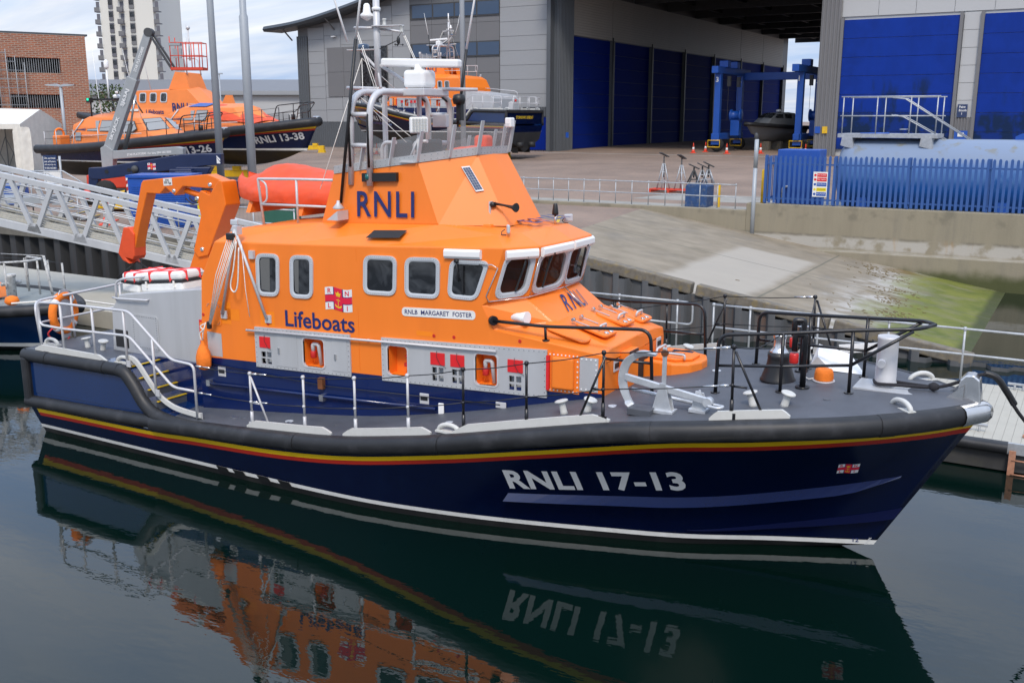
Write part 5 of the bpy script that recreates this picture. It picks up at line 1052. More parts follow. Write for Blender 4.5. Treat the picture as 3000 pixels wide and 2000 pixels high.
pbr('concrete', (.30, .285, .25, 1), .85, var=.18, scale=1.2, bump=.4, bscale=30, stain=(.15, .14, .12, 1), stain_amt=.55, stain_scale=.7)
pbr('cap_concrete', (.14, .13, .11, 1), .9, var=.3, scale=1.5, bump=.4, bscale=20)
pbr('sheet_pile', (.035, .036, .038, 1), .6, var=.4, scale=1.5, stain=(.12, .05, .025, 1), stain_amt=.5, stain_scale=1.1, streak=True)
pbr('slip_pile', (.10, .105, .11, 1), .6, var=.3, scale=1.5, stain=(.16, .07, .03, 1), stain_amt=.8, stain_scale=1.3, streak=True)
pbr('dry_weed', (.20, .15, .07, 1), .9, var=.3)
pbr('timber', (.17, .15, .12, 1), .85, var=.3, scale=6, bump=.6, bscale=15, stain=(.30, .20, .02, 1), stain_amt=.5, stain_scale=5)
pbr('pontoon_deck', (.42, .40, .34, 1), .8, var=.10, scale=1.5, stain=(.28, .26, .21, 1), stain_amt=.4)
pbr('pontoon_side', (.045, .045, .045, 1), .7, var=.3, scale=2, stain=(.08, .08, .05, 1), stain_amt=.6)
pbr('rust', (.42, .20, .12, 1), .8, var=.3, scale=10, stain=(.25, .22, .2, 1), stain_amt=.6, stain_scale=6)
pbr('clad_light', (.29, .30, .312, 1), .45, var=.03, scale=.3)
pbr('clad_white', (.42, .43, .435, 1), .45, var=.03, scale=.3)
pbr('clad_mid', (.155, .155, .16, 1), .45, var=.04, scale=.3)
pbr('clad_dark', (.085, .094, .104, 1), .45, var=.05, scale=.3)
pbr('clad_beige', (.42, .40, .36, 1), .5, var=.06, scale=.3)
pbr('roof_dark', (.055, .065, .075, 1), .5, var=.1)
pbr('steel_dark', (.05, .052, .055, 1), .6, var=.2)
pbr('door_blue', (.001, .016, .19, 1), .75, var=.08, scale=.4, spec=.12)
pbr('worn_blue', (.018, .06, .17, 1), .6, var=.3, scale=5, stain=(.16, .17, .18, 1), stain_amt=.7, stain_scale=6)
pbr('paint_blue', (.012, .075, .36, 1), .4, var=.10, scale=2, stain=(.04, .07, .16, 1), stain_amt=.3)
pbr('fence_blue', (.028, .09, .29, 1), .6, var=.12, scale=3)
pbr('hoist_blue', (.006, .065, .33, 1), .4, var=.1)
pbr('tower_white', (.62, .61, .56, 1), .6, var=.03, scale=.1)
pbr('tower_grey', (.12, .12, .14, 1), .5, var=.05)
pbr('tent', (.66, .64, .58, 1), .8, var=.10, scale=2, bump=.2, bscale=3)
pbr('cone_red', (.78, .07, .03, 1), .5, var=.1)
pbr('grey_boat', (.19, .20, .21, 1), .4, var=.05)
pbr('tyre', (.014, .014, .014, 1), .8, var=.3)
pbr('lift_grey', (.29, .31, .325, 1), .45, var=.08, scale=3)
pbr('lift_red', (.62, .055, .022, 1), .45, var=.08)
pbr('crane_navy', (.008, .018, .065, 1), .3, var=.12, scale=2)
pbr('pole_grey', (.36, .39, .42, 1), .5, metal=.2, var=.08, scale=1.5, stain=(.28, .30, .31, 1), stain_amt=.3, streak=True)
pbr('green_plastic', (.02, .10, .07, 1), .5, var=.1)
pbr('yellow_plastic', (.70, .55, .01, 1), .5, var=.1)
pbr('far_brick', (.34, .16, .10, 1), .9, var=.3, scale=.3)
pbr('leaf', (.06, .09, .03, 1), .8, var=.4, scale=2)
def brickwall():
    m = bpy.data.materials.new('brickwork'); m.use_nodes = True; n = m.node_tree.nodes; l = m.node_tree.links.new; b = n['Principled BSDF']; b.inputs['Roughness'].default_value = .9
    t = n.new('ShaderNodeTexCoord'); mp_ = n.new('ShaderNodeMapping'); mp_.inputs['Rotation'].default_value = (R(90), 0, 0); l(t.outputs['Object'], mp_.inputs[0])
    br = n.new('ShaderNodeTexBrick'); br.inputs['Color1'].default_value = (.36, .115, .055, 1); br.inputs['Color2'].default_value = (.24, .085, .05, 1); br.inputs['Mortar'].default_value = (.36, .27, .21, 1)
    br.inputs['Scale'].default_value = 1; br.inputs['Mortar Size'].default_value = .03; br.inputs['Brick Width'].default_value = .45; br.inputs['Row Height'].default_value = .16; l(mp_.outputs[0], br.inputs['Vector'])
    no = n.new('ShaderNodeTexNoise'); no.inputs['Scale'].default_value = .5; no.inputs['Detail'].default_value = 6; l(t.outputs['Object'], no.inputs['Vector'])
    mr = n.new('ShaderNodeMapRange'); mr.inputs[3].default_value = .75; mr.inputs[4].default_value = 1.25; l(no.outputs['Fac'], mr.inputs[0])
    v = n.new('ShaderNodeVectorMath'); v.operation = 'SCALE'; l(br.outputs[0], v.inputs[0]); l(mr.outputs[0], v.inputs['Scale']); l(v.outputs[0], b.inputs['Base Color']); MATS['brickwork'] = m
brickwall()
def paving():
    m = bpy.data.materials.new('paving'); m.use_nodes = True; n = m.node_tree.nodes; l = m.node_tree.links.new; b = n['Principled BSDF']; b.inputs['Roughness'].default_value = .85
    t = n.new('ShaderNodeTexCoord')
    br = n.new('ShaderNodeTexBrick'); br.inputs['Color1'].default_value = (.295, .20, .14, 1); br.inputs['Color2'].default_value = (.245, .178, .134, 1); br.inputs['Mortar'].default_value = (.14, .115, .10, 1)
    br.inputs['Scale'].default_value = 1; br.inputs['Mortar Size'].default_value = .012; br.inputs['Brick Width'].default_value = .22; br.inputs['Row Height'].default_value = .11; l(t.outputs['Object'], br.inputs['Vector'])
    no = n.new('ShaderNodeTexNoise'); no.inputs['Scale'].default_value = .22; no.inputs['Detail'].default_value = 9; no.inputs['Roughness'].default_value = .65; l(t.outputs['Object'], no.inputs['Vector'])
    mr = n.new('ShaderNodeMapRange'); mr.inputs[1].default_value = .3; mr.inputs[2].default_value = .7; mr.inputs[3].default_value = .72; mr.inputs[4].default_value = 1.22; l(no.outputs['Fac'], mr.inputs[0])
    v = n.new('ShaderNodeVectorMath'); v.operation = 'SCALE'; l(br.outputs[0], v.inputs[0]); l(mr.outputs[0], v.inputs['Scale']); l(v.outputs[0], b.inputs['Base Color']); MATS['paving'] = m
paving()
def slipmat():
    m = bpy.data.materials.new('slip'); m.use_nodes = True; n = m.node_tree.nodes; l = m.node_tree.links.new; b = n['Principled BSDF']; b.inputs['Roughness'].default_value = .8
    t = n.new('ShaderNodeTexCoord'); sp = n.new('ShaderNodeSeparateXYZ'); l(t.outputs['Object'], sp.inputs[0])
    no = n.new('ShaderNodeTexNoise'); no.inputs['Scale'].default_value = .55; no.inputs['Detail'].default_value = 10; no.inputs['Roughness'].default_value = .68; l(t.outputs['Object'], no.inputs['Vector'])
    mp_ = n.new('ShaderNodeMapping'); mp_.inputs['Scale'].default_value = (.75, 1.0, 1); l(t.outputs['Object'], mp_.inputs[0])
    nb = n.new('ShaderNodeTexNoise'); nb.inputs['Scale'].default_value = 1.6; nb.inputs['Detail'].default_value = 8; l(mp_.outputs[0], nb.inputs['Vector'])
    def ramp(src, a, b_, c0, c1):
        r_ = n.new('ShaderNodeValToRGB'); r_.color_ramp.elements[0].position = a; r_.color_ramp.elements[1].position = b_; r_.color_ramp.elements[0].color = c0; r_.color_ramp.elements[1].color = c1; l(src, r_.inputs[0]); return r_.outputs[0]
    def mixc(f, a, b_):
        x = n.new('ShaderNodeMix'); x.data_type = 'RGBA'; l(f, x.inputs[0])
        for i, q in ((6, a), (7, b_)):
            if isinstance(q, tuple): x.inputs[i].default_value = q
            else: l(q, x.inputs[i])
        return x.outputs[2]
    def math_(op, a, b_=None, c=None):
        x = n.new('ShaderNodeMath'); x.operation = op
        for i, q in enumerate((a, b_, c)):
            if q is None: continue
            if isinstance(q, (int, float)): x.inputs[i].default_value = q
            else: l(q, x.inputs[i])
        return x.outputs[0]
    def band_(lo, hi, soft, src, wob=2.0):
        w = math_('MULTIPLY_ADD', math_('SUBTRACT', no.outputs['Fac'], .5), wob, src)
        a = n.new('ShaderNodeMapRange'); a.interpolation_type = 'SMOOTHSTEP'; a.inputs[1].default_value = lo - soft; a.inputs[2].default_value = lo + soft; l(w, a.inputs[0])
        c = n.new('ShaderNodeMapRange'); c.interpolation_type = 'SMOOTHSTEP'; c.inputs[1].default_value = hi - soft; c.inputs[2].default_value = hi + soft; c.inputs[3].default_value = 1; c.inputs[4].default_value = 0; l(w, c.inputs[0])
        return math_('MULTIPLY', a.outputs[0], c.outputs[0])
    X, Y = sp.outputs['X'], sp.outputs['Y']
    col = ramp(nb.outputs['Fac'], .3, .72, (.195, .162, .112, 1), (.285, .24, .175, 1))
    col = mixc(ramp(no.outputs['Fac'], .5, .68, (0, 0, 0, 1), (.55, .55, .55, 1)), col, (.15, .135, .11, 1))
    patch = math_('MULTIPLY', band_(6.4, 9.2, .25, X, .6), band_(10, 22.5, .3, Y, 1.0)); col = mixc(math_('MULTIPLY', patch, .8), col, (.38, .345, .29, 1))          # pale repair bay
    pale = math_('MULTIPLY', band_(11.2, 14.2, .7, X, 3.2), ramp(nb.outputs['Fac'], .42, .58, (.15, .15, .15, 1), (1, 1, 1, 1))); col = mixc(math_('MULTIPLY', pale, .85), col, (.42, .40, .365, 1))   # dried salt
    weed = math_('MULTIPLY', band_(11.5, 13.6, .5, X, 2.5), ramp(n.new('ShaderNodeTexNoise').outputs['Fac'], .60, .68, (0, 0, 0, 1), (1, 1, 1, 1))); col = mixc(weed, col, (.17, .12, .05, 1))
    alg = math_('MULTIPLY', band_(12.6, 40, .9, X, 4.2), ramp(nb.outputs['Fac'], .28, .5, (.55, .55, .55, 1), (1, 1, 1, 1))); col = mixc(alg, col, ramp(no.outputs['Fac'], .35, .7, (.066, .092, .008, 1), (.185, .19, .028, 1)))
    wet = band_(15.05, 60, .12, X, .5); col = mixc(math_('MULTIPLY', wet, .75), col, (.022, .030, .008, 1))
    # construction joints
    for sc, x0 in ((Y, 19.8), (X, 9.45)):
        d = math_('ABSOLUTE', math_('SUBTRACT', math_('MULTIPLY_ADD', math_('SUBTRACT', no.outputs['Fac'], .5), .10, sc), x0)); j = n.new('ShaderNodeMapRange'); j.inputs[1].default_value = .015; j.inputs[2].default_value = .05; j.inputs[3].default_value = .75; j.inputs[4].default_value = 0; l(d, j.inputs[0]); col = mixc(j.outputs[0], col, (.10, .10, .07, 1))
    l(col, b.inputs['Base Color'])
    f = n.new('ShaderNodeTexNoise'); f.inputs['Scale'].default_value = 25; f.inputs['Detail'].default_value = 6; l(t.outputs['Object'], f.inputs['Vector'])
    bp = n.new('ShaderNodeBump'); bp.inputs['Strength'].default_value = .4; bp.inputs['Distance'].default_value = .02; l(f.outputs['Fac'], bp.inputs['Height']); l(bp.outputs[0], b.inputs['Normal']); MATS['slip'] = m
slipmat()
def zmat(name, base_col, layers, rough=.8, streak=(1, 1, .18), nscale=1.0, bump=.3):
    # weathering at real heights, on the tank mixed with painted-in shading: layers = (z0, z1, softness, colour, threshold, amount)
    m = bpy.data.materials.new(name); m.use_nodes = True; n = m.node_tree.nodes; l = m.node_tree.links.new; b = n['Principled BSDF']; b.inputs['Roughness'].default_value = rough; b.inputs['Specular IOR Level'].default_value = .2
    g = n.new('ShaderNodeNewGeometry'); sp = n.new('ShaderNodeSeparateXYZ'); l(g.outputs['Position'], sp.inputs[0])
    mp_ = n.new('ShaderNodeMapping'); mp_.inputs['Scale'].default_value = streak; l(g.outputs['Position'], mp_.inputs[0])
    no = n.new('ShaderNodeTexNoise'); no.inputs['Scale'].default_value = nscale; no.inputs['Detail'].default_value = 9; no.inputs['Roughness'].default_value = .65; l(mp_.outputs[0], no.inputs['Vector'])
    n2 = n.new('ShaderNodeTexNoise'); n2.inputs['Scale'].default_value = nscale * 1.7; n2.inputs['Detail'].default_value = 8; l(g.outputs['Position'], n2.inputs['Vector'])
    r0 = n.new('ShaderNodeMapRange'); r0.inputs[1].default_value = .3; r0.inputs[2].default_value = .7; r0.inputs[3].default_value = .84; r0.inputs[4].default_value = 1.12; l(no.outputs['Fac'], r0.inputs[0])
    v = n.new('ShaderNodeVectorMath'); v.operation = 'SCALE'; v.inputs[0].default_value = base_col[:3]; l(r0.outputs[0], v.inputs['Scale']); col = v.outputs[0]
    for k, (z0, z1, soft, c, thr, amt) in enumerate(layers):
        w = n.new('ShaderNodeMath'); w.operation = 'MULTIPLY_ADD'; w.inputs[1].default_value = soft * 2; l(n2.outputs['Fac'], w.inputs[0]); sb = n.new('ShaderNodeMath'); sb.operation = 'SUBTRACT'; sb.inputs[1].default_value = soft; l(sp.outputs['Z'], sb.inputs[0]); l(sb.outputs[0], w.inputs[2])
        fs = []
        for (lo, a, bb) in ((z0, 0, 1), (z1, 1, 0)):
            q = n.new('ShaderNodeMapRange'); q.interpolation_type = 'SMOOTHSTEP'; q.inputs[1].default_value = lo - soft; q.inputs[2].default_value = lo + soft; q.inputs[3].default_value = a; q.inputs[4].default_value = bb; l(w.outputs[0], q.inputs[0]); fs.append(q.outputs[0])
        t_ = n.new('ShaderNodeMapRange'); t_.inputs[1].default_value = thr; t_.inputs[2].default_value = thr + .12; t_.inputs[4].default_value = amt; l((no if k % 2 == 0 else n2).outputs['Fac'], t_.inputs[0])
        f1 = n.new('ShaderNodeMath'); f1.operation = 'MULTIPLY'; l(fs[0], f1.inputs[0]); l(fs[1], f1.inputs[1]); f2 = n.new('ShaderNodeMath'); f2.operation = 'MULTIPLY'; l(f1.outputs[0], f2.inputs[0]); l(t_.outputs[0], f2.inputs[1])
        x = n.new('ShaderNodeMix'); x.data_type = 'RGBA'; x.inputs[7].default_value = c; l(f2.outputs[0], x.inputs[0]); l(col, x.inputs[6]); col = x.outputs[2]
    l(col, b.inputs['Base Color'])
    if bump:
        f = n.new('ShaderNodeTexNoise'); f.inputs['Scale'].default_value = 18; f.inputs['Detail'].default_value = 6; l(g.outputs['Position'], f.inputs['Vector']); bp = n.new('ShaderNodeBump'); bp.inputs['Strength'].default_value = bump; bp.inputs['Distance'].default_value = .02; l(f.outputs['Fac'], bp.inputs['Height']); l(bp.outputs[0], b.inputs['Normal'])
    MATS[name] = m
zmat('concrete_wall', (.275, .243, .178, 1), [(-9, 9, .1, (.20, .18, .14, 1), .52, .6), (1.15, 1.58, .08, (.42, .40, .36, 1), .36, .85), (1.2, 1.6, .12, (.40, .22, .06, 1), .58, .7), (1.58, 1.66, .05, (.13, .12, .10, 1), .40, .6), (-3, .55, .25, (.055, .065, .02, 1), .2, .9), (2.3, 2.9, .1, (.16, .145, .11, 1), .52, .6)])
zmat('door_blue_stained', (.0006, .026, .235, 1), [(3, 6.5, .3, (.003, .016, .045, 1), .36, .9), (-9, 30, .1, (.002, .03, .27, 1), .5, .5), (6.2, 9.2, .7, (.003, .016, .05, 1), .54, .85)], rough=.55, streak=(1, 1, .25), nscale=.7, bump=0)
zmat('bund_tank', (.008, .085, .33, 1), [(4.35, 9, .25, (.215, .27, .36, 1), -.2, .92), (4.9, 9, .3, (.20, .19, .13, 1), .55, .7), (3.6, 4.4, .3, (.10, .20, .40, 1), .3, .7)], rough=.5, streak=(1.2, 1.2, .5), nscale=1.4, bump=0)  # chalked pale top; shading towards the underside is painted into the blue too

gz = lambda y: 2.35 + (min(max(y, 10), 85) - 27) * .0165
SX = lambda z: 15.4 - z / .16                   # slip: x where it has height z
ys = [10.3, 12.9, 16, 20, 23, 26.0]
m = MB(); m.grid([[(-420, y, gz(y)) for y in ys], [(-60, y, gz(y)) for y in ys], [(-20, y, gz(y)) for y in ys], [(SX(gz(y)) if y > 12.8 else 2.1, y, gz(y)) for y in ys]], False)
ys2 = [26.0, 27, 40, 60, 85, 130, 300, 700]
m.grid([[(-420, y, gz(y)) for y in ys2], [(0, y, gz(y)) for y in ys2], [(60, y, gz(y)) for y in ys2], [(300, y, gz(y)) for y in ys2]], False)
struct(m.build('yard_ground', 'paving'))
m = MB(); m.polys([[(-8, 26.45, gz(26.45) + .004), (30, 26.45, gz(26.45) + .004), (30, 28.6, gz(28.6) + .004), (-8, 28.6, gz(28.6) + .004)], [(-1.5, 30.2, gz(30.2) + .004), (12, 30.2, gz(30.2) + .004), (12, 33.5, gz(33.5) + .004), (-.5, 33.5, gz(33.5) + .004)]]); struct(m.build('concrete_apron', 'concrete'))
m = MB(); m.polys([[(-60, 68.2, gz(68.2) + .006), (0, 68.2, gz(68.2) + .006), (0, 68.4, gz(68.4) + .006), (-60, 68.4, gz(68.4) + .006)]]); struct(m.build('yard_line', 'white_paint'))
m = MB()
for (a, b) in (((1.55, 17.8), (.2, 20.6)), ((2.1, 19.0), (.9, 21.6))):
    d = (V((*b, 0)) - V((*a, 0))).normalized(); p_ = V((-d.y, d.x, 0)) * .06; q = [V((*a, gz(a[1]) + .006)) - p_, V((*b, gz(b[1]) + .006)) - p_, V((*b, gz(b[1]) + .006)) + p_, V((*a, gz(a[1]) + .006)) + p_]; m.polys([[v - V((1.8, 0, 0)) for v in q]])
struct(m.build('parking_line', 'yellow_stripe'))
m = MB(); rows = []
for k in range(9):
    y = 12.9 + (26.02 - 12.9) * k / 8; xt = SX(gz(y)); rows.append([(xt + (30 - xt) * i / 30, y, .16 * (15.4 - (xt + (30 - xt) * i / 30)) + (.0 if i else .0)) for i in range(31)])
m.grid(rows, False, True); struct(m.build('slipway', 'slip'))
# side walls of the slipway
t = thing('slipway_retaining_wall', 'long grey concrete retaining wall behind the slipway', 'wall')
m = MB(); m.box((-.3, 26.2, 1.2), (11.5, .4, 2.55)); m.build('lower_wall', 'concrete_wall', t, bevel=.02)
m = MB(); m.box((23.0, 26.25, 1.1), (35.1, .5, 3.36)); m.build('upper_wall', 'concrete_wall', t, bevel=.03)
m = MB(); m.prism([(7.3, -.6), (30, -.6), (30, 1.22), (8.1, 1.10), (7.4, 1.15)], lambda a, b, d: (a, d, b), 25.35, 26.01); m.build('wall_ledge', 'concrete_wall', t, bevel=.03)
# sheet piles
def piles(name, label, x0, x1, y, ztop, zbot, mat, per=.95, dep=.28, vertical_axis='x'):
    t = thing(name, label, 'wall'); n = int((x1 - x0) / per); me = None
    for k in range(n):
        x = x0 + per * k
        if me is None:
            m = MB(); pr = [(0, 0), (.18, 0), (.32, dep), (.62, dep), (.76, 0), (per, 0)]; H_ = 2.6; m.grid([[(a, b, -H_) for a, b in pr], [(a, b, 0) for a, b in pr]], False); me = m.mesh('sheet_pile', mat)
        link_mesh('sheet_pile', me, t, (x, y, ztop(x + per / 2)))
    return t
qw = piles('quay_wall', 'dark sheet piled quay wall under the gangway', -46, 2.0, 10.35, lambda x: 1.55, -1, 'sheet_pile')
m = MB(); m.box((-39, 10.65, 1.80), (82.2, .9, .55)); m.build('capping_beam', 'cap_concrete', qw, bevel=.03)
sw = piles('slipway_side_wall', 'rusty sheet piled side wall of the slipway', 2.0, 19, 12.62, lambda x: max(.1, .16 * (15.4 - x) + .05), -1, 'slip_pile')
m = MB(); m.prism([(2.0, -1), (19, -1), (19, -.7), (2.2, 2.1)], lambda a, b, d: (a, d, b), 12.88, 12.92); m.build('wall_backing', 'slip_pile', sw)
m = MB(); m.polys([[(2.02, 10.3, -1), (2.02, 12.9, -1), (2.02, 12.9, 2.1), (2.02, 10.3, 2.07)]]); m.build('return_wall', 'slip_pile', sw)
for k, (a, b, lab) in enumerate(((3.6, 8.0, 'uppermost grey timber baulk on the slipway edge'), (8.15, 11.95, 'lichen-spotted middle timber baulk on the slipway edge'), (12.1, 15.6, 'lowest timber baulk on the slipway edge near the green weed'))):
    za, zb2 = .16 * (15.4 - a), .16 * (15.4 - b); m = MB(); m.bar((a, 12.95, za + .17), (b, 12.95, zb2 + .17), .34, .34); o = m.build('timber_baulk', 'timber', None, bevel=.04); tag(o, lab, 'timber', 'timber baulks along the slipway')
# weed debris on the slip
random.seed(3); m = MB()
for k in range(300):
    cx_, cy_, sg_ = random.choice(((11.2, 24.2, .45), (11.6, 22.8, .5), (12.3, 20.6, .35), (12.6, 18.9, .3), (13.0, 16.6, .35), (12.2, 16.0, 1.2))); x = random.gauss(cx_, sg_); y = random.gauss(cy_, sg_ * 1.3); z = .16 * (15.4 - x) + .012; a = random.random() * 3.14; ln = random.uniform(.015, .07); d = V((math.cos(a), math.sin(a), -.16 * math.cos(a))) * ln
    if 13.2 < y < 25.2: m.bar(V((x, y, z)) - d, V((x, y, z)) + d, .03, .012)
o = m.build('seaweed_litter', 'dry_weed', None); o['kind'] = 'stuff'; o['label'] = 'brown seaweed scraps strewn on the lower slipway'; o['category'] = 'seaweed'

# ---------------------------------------------------------------- pontoons
def pontoon(x0, x1, label):
    t = thing('pontoon', label, 'pontoon'); ln = x1 - x0; cx = (x0 + x1) / 2
    m = MB(); m.box((cx, 6.75, .28), (ln, 4.16, .5)); m.build('float', 'pontoon_side', t)
    n = int(ln / .155); me = MB().box((0, 0, 0), (.151, 4.18, .04)).mesh('deck_plank', 'pontoon_deck')
    for k in range(n): link_mesh('deck_plank', me, t, (x0 + .08 + .155 * k, 6.75, .545))
    m = MB(); pa = [(x0 + .05, 4.64, .56), (min(x1, 17.0), 4.64, .56)]; sweep(m, pa, [(0, -1, 0)] * 2, [(a * 1.0, b * .75) for a, b in DSEC]); m.build('pontoon_fender', 'fender', t)
    if x1 > 17:
        m = MB(); m.box((17 + (x1 - 17) / 2, 4.64, .47), (x1 - 17, .06, .2)); m.build('edge_channel', 'galv', t)
    return t
pontoon(2.0, 24.0, 'beige ribbed pontoon deck beyond the bow of the moored lifeboat')
t2 = thing('pontoon', 'plain pale pontoon behind the stern of the moored lifeboat', 'pontoon')
m = MB(); m.box((-16, 6.75, .28), (35.9, 4.16, .56)); m.build('float', 'pontoon_deck', t2, bevel=.02)
def cleat(x, y, lab):
    m = MB(); m.bar((x - .22, y, .69), (x + .22, y, .69), .05, .05); m.cyl((x - .08, y, .56), (x - .08, y, .69), .025, n=8); m.cyl((x + .08, y, .56), (x + .08, y, .69), .025, n=8); o = m.build('mooring_cleat', 'galv', None, bevel=.01); tag(o, lab, 'cleat', 'pontoon cleats')
cleat(16.9, 8.6, 'grey mooring cleat on the far edge of the beige pontoon'); cleat(16.4, 5.1, 'grey mooring cleat on the near edge of the beige pontoon')
m = MB(); m.bar((17.2, 5.1, .60), (17.75, 5.0, .60), .07, .05); o = m.build('rusty_cleat', 'rust', None, bevel=.01); tag(o, 'rusty pink cleat at the right edge of the pontoon', 'cleat')
t = thing('pontoon_ladder', 'rusty ladder on the side of the pontoon at the right edge', 'ladder', (17.15, 4.56, 0))
for x in (-.06, .52): m = MB(); m.box((x, 0, .0), (.11, .03, .9)); m.build('stile', 'rust', t)
for z in (-.25, .02, .28): m = MB(); m.cyl((-.06, -.01, z), (.52, -.01, z), .016, n=8); m.build('rung', 'rust', t)
# galvanised handrail along the far pontoon edge
def handrail(name, label, pts, h, hm, mat='galv', r=.025, every=None, grp=None):
    """posts at pts; two rails"""
    t = thing(name, label, 'handrail', group=grp)
    for q in pts:
        m = MB(); m.tube([q, V(q) + V((0, 0, h))], r, 8); m.lathe([(r * 1.2, -.04), (r * 1.7, -.02), (r * 1.7, .03), (r * .8, .045)], V(q) + V((0, 0, h)), 8); m.cyl(q, V(q) + V((0, 0, .02)), r * 2.2, n=8); m.build('post', mat, t)
    for hh in (h, hm): m = MB(); m.tube([V(q) + V((0, 0, hh)) for q in pts], r, 8); m.build('rail', mat, t)
    return t
handrail('pontoon_handrail', 'galvanised handrail along the far edge of the pontoon', [(10.1 + 1.56 * k - (.65 if k == 1 else .6 if k > 0 else 0), 8.72, .57) for k in range(9)], 1.18, .62)
t = handrail('pontoon_gate_rail', 'short galvanised handrail behind the cabin top, left of the pontoon rail', [(4.4, 8.72, .57), (6.0, 8.72, .57), (7.58, 8.72, .57), (9.16, 8.72, .57)], 1.18, .62)
for x0, sg, pr in ((9.16, 1, t),): m = MB(); m.tube(bend([(x0, 8.72, 1.75), (x0 + .40, 8.72, 1.74), (x0 + .40, 8.72, 1.19), (x0, 8.72, 1.19)], .14), .025, 8); m.build('rail_end', 'galv', pr)
# quay-side handrail above the slip
handrail('yard_handrail', 'two-bar grey handrail on the low wall above the slipway', [(-6.0 + .78 * k, 26.2, 2.46) for k in range(15)], 1.02, .52, r=.022)

# ---------------------------------------------------------------- fuel compound
t = thing('palisade_fence', 'blue steel palisade fence on top of the concrete wall', 'fence')
me = MB().prism([(-.05, 0), (.05, 0), (.05, 1.85), (.02, 1.90), (-.02, 1.90), (-.05, 1.85)], lambda a, b, d: (a, d, b), -.012, .012).mesh('pale', 'fence_blue')
for k in range(76): link_mesh('pale', me, t, (6.15 + .195 * k, 26.12, 2.82), (0, 0, R(random.uniform(-2, 2))), (1, 1, random.uniform(.985, 1.01)))
for z in (3.0, 4.38):
    m = MB(); m.box((13.6, 26.17, z), (15, .04, .06)); m.build('fence_rail', 'fence_blue', t)
for k in range(6): m = MB(); m.box((6.16 + 2.75 * k, 26.22, 3.75), (.09, .07, 1.95)); m.build('fence_post', 'fence_blue', t)
me2 = t
m = MB()
for k in range(22): m.box((6.15, 26.35 + .195 * k, 3.75), (.02, .06, 1.86))
for z in (3.0, 4.38): m.box((6.2, 28.4, z), (.05, 4.2, .06))
o = m.build('fence_return', 'fence_blue', t); o['kind'] = 'stuff'
t = thing('fuel_tank', 'big pale blue horizontal fuel tank behind the palisade fence', 'tank', (8.2, 30.2, 3.85))
prof = [(0.01, -.02), (.6, .0), (1.1, .1), (1.38, .3), (1.48, .55), (1.5, .8), (1.5, 6), (1.5, 12), (1.5, 24)]
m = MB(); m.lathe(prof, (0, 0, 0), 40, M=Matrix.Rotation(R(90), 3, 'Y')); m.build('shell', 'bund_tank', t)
for x in (1.2, 6.5, 12): m = MB(); m.box((x, 0, -1.2), (.4, 2.4, .8)); m.build('saddle', 'paint_blue', t)
m = MB(); m.prism([(-.25, 1.45), (.25, 1.45), (.25, 1.62), (.0, 1.75), (-.25, 1.62)], lambda a, b, d: (6.9 + a, d, b), -.03, .03); m.build('lifting_lug', 'paint_blue', t)
m = MB(); m.polys([[(0, 0, 0)] * 3]) if False else None
t = thing('tank_platform', 'galvanised access platform with handrails and stair on the fuel tank', 'platform', (8.3, 30.2, 5.42))
m = MB(); m.box((1.85, 0, .05), (3.9, 1.9, .16)); m.build('deck', 'galv', t)
for x in (.3, 3.4): m = MB(); m.prism([(-.2, 0), (.2, 0), (.3, -.5), (-.25, -.35)], lambda a, b, d, x=x: (x + a, d, b), -1.0, 1.0); m.build('bracket', 'galv', t)
for y in (-.9, .9):
    m = MB()
    for x in (.05, 1.4, 2.7, 3.7): m.tube([(x, y, .12), (x, y, 1.62)], .025, 8)
    for z in (.85, 1.62): m.tube([(-.05, y, z), (3.8, y, z)], .025, 8)
    m.build('guard_rail', 'galv', t)
m = MB()
for y in (.7, 1.4): m.tube([(1.7, y, 1.6), (2.2, y, 1.55), (4.8, y, -.1)], .025, 8); m.tube([(1.7, y, .9), (2.2, y, .8), (4.2, y, -.3)], .02, 8)
for k in range(6): m.box((2.2 + .4 * k, 1.05, .3 - .3 * k), (.25, .7, .03))
m.build('stair', 'galv', t)
m = MB(); m.tube([(.75, -.6, .12), (1.9, -.6, .14)], .05, 8); m.build('vent_pipe', 'paint_blue', t)
t = thing('blue_cabinet', 'blue steel cabinet behind the left end of the palisade fence', 'cabinet', (7.2, 27.6, 2.4)); m = MB(); m.box((0, 0, 1.28), (1.7, 1.2, 2.5)); m.build('body', 'paint_blue', t, bevel=.03); m = MB(); m.tube(bend([(-.55, -.65, .3), (-.55, -.65, 1.0), (-.3, -.65, 1.05)], .12), .05, 8); m.build('pipe', 'galv', t)
t = thing('safety_sign', 'white notice with red, blue and yellow panels on the palisade fence', 'sign', (8.36, 26.08, 3.62))
m = MB(); m.box((0, 0, .0), (.56, .015, .98)); m.build('board', 'white_paint', t)
for z, mt, txt in ((.36, 'red_panel', 'No smoking'), (.19, 'red_panel', 'No vaping'), (.0, 'paint_blue', 'Switch off engine'), (-.20, 'yellow_plastic', 'Highly flammable'), (-.38, 'paint_blue', 'No phones')):
    m = MB(); m.box((.06, -.011, z), (.38, .006, .14)); p_ = m.build('panel', mt, t); text_obj('lettering', txt, lambda a, b, z=z: V((-.11 + a, -.016, z - .02 + b)), 'text_white' if mt != 'yellow_plastic' else 'black', p_, width=.33, height=.05, bold=.02); m = MB(); m.cyl((-.2, -.010, z), (-.2, -.014, z), .05, n=12); m.build('symbol', mt, t)
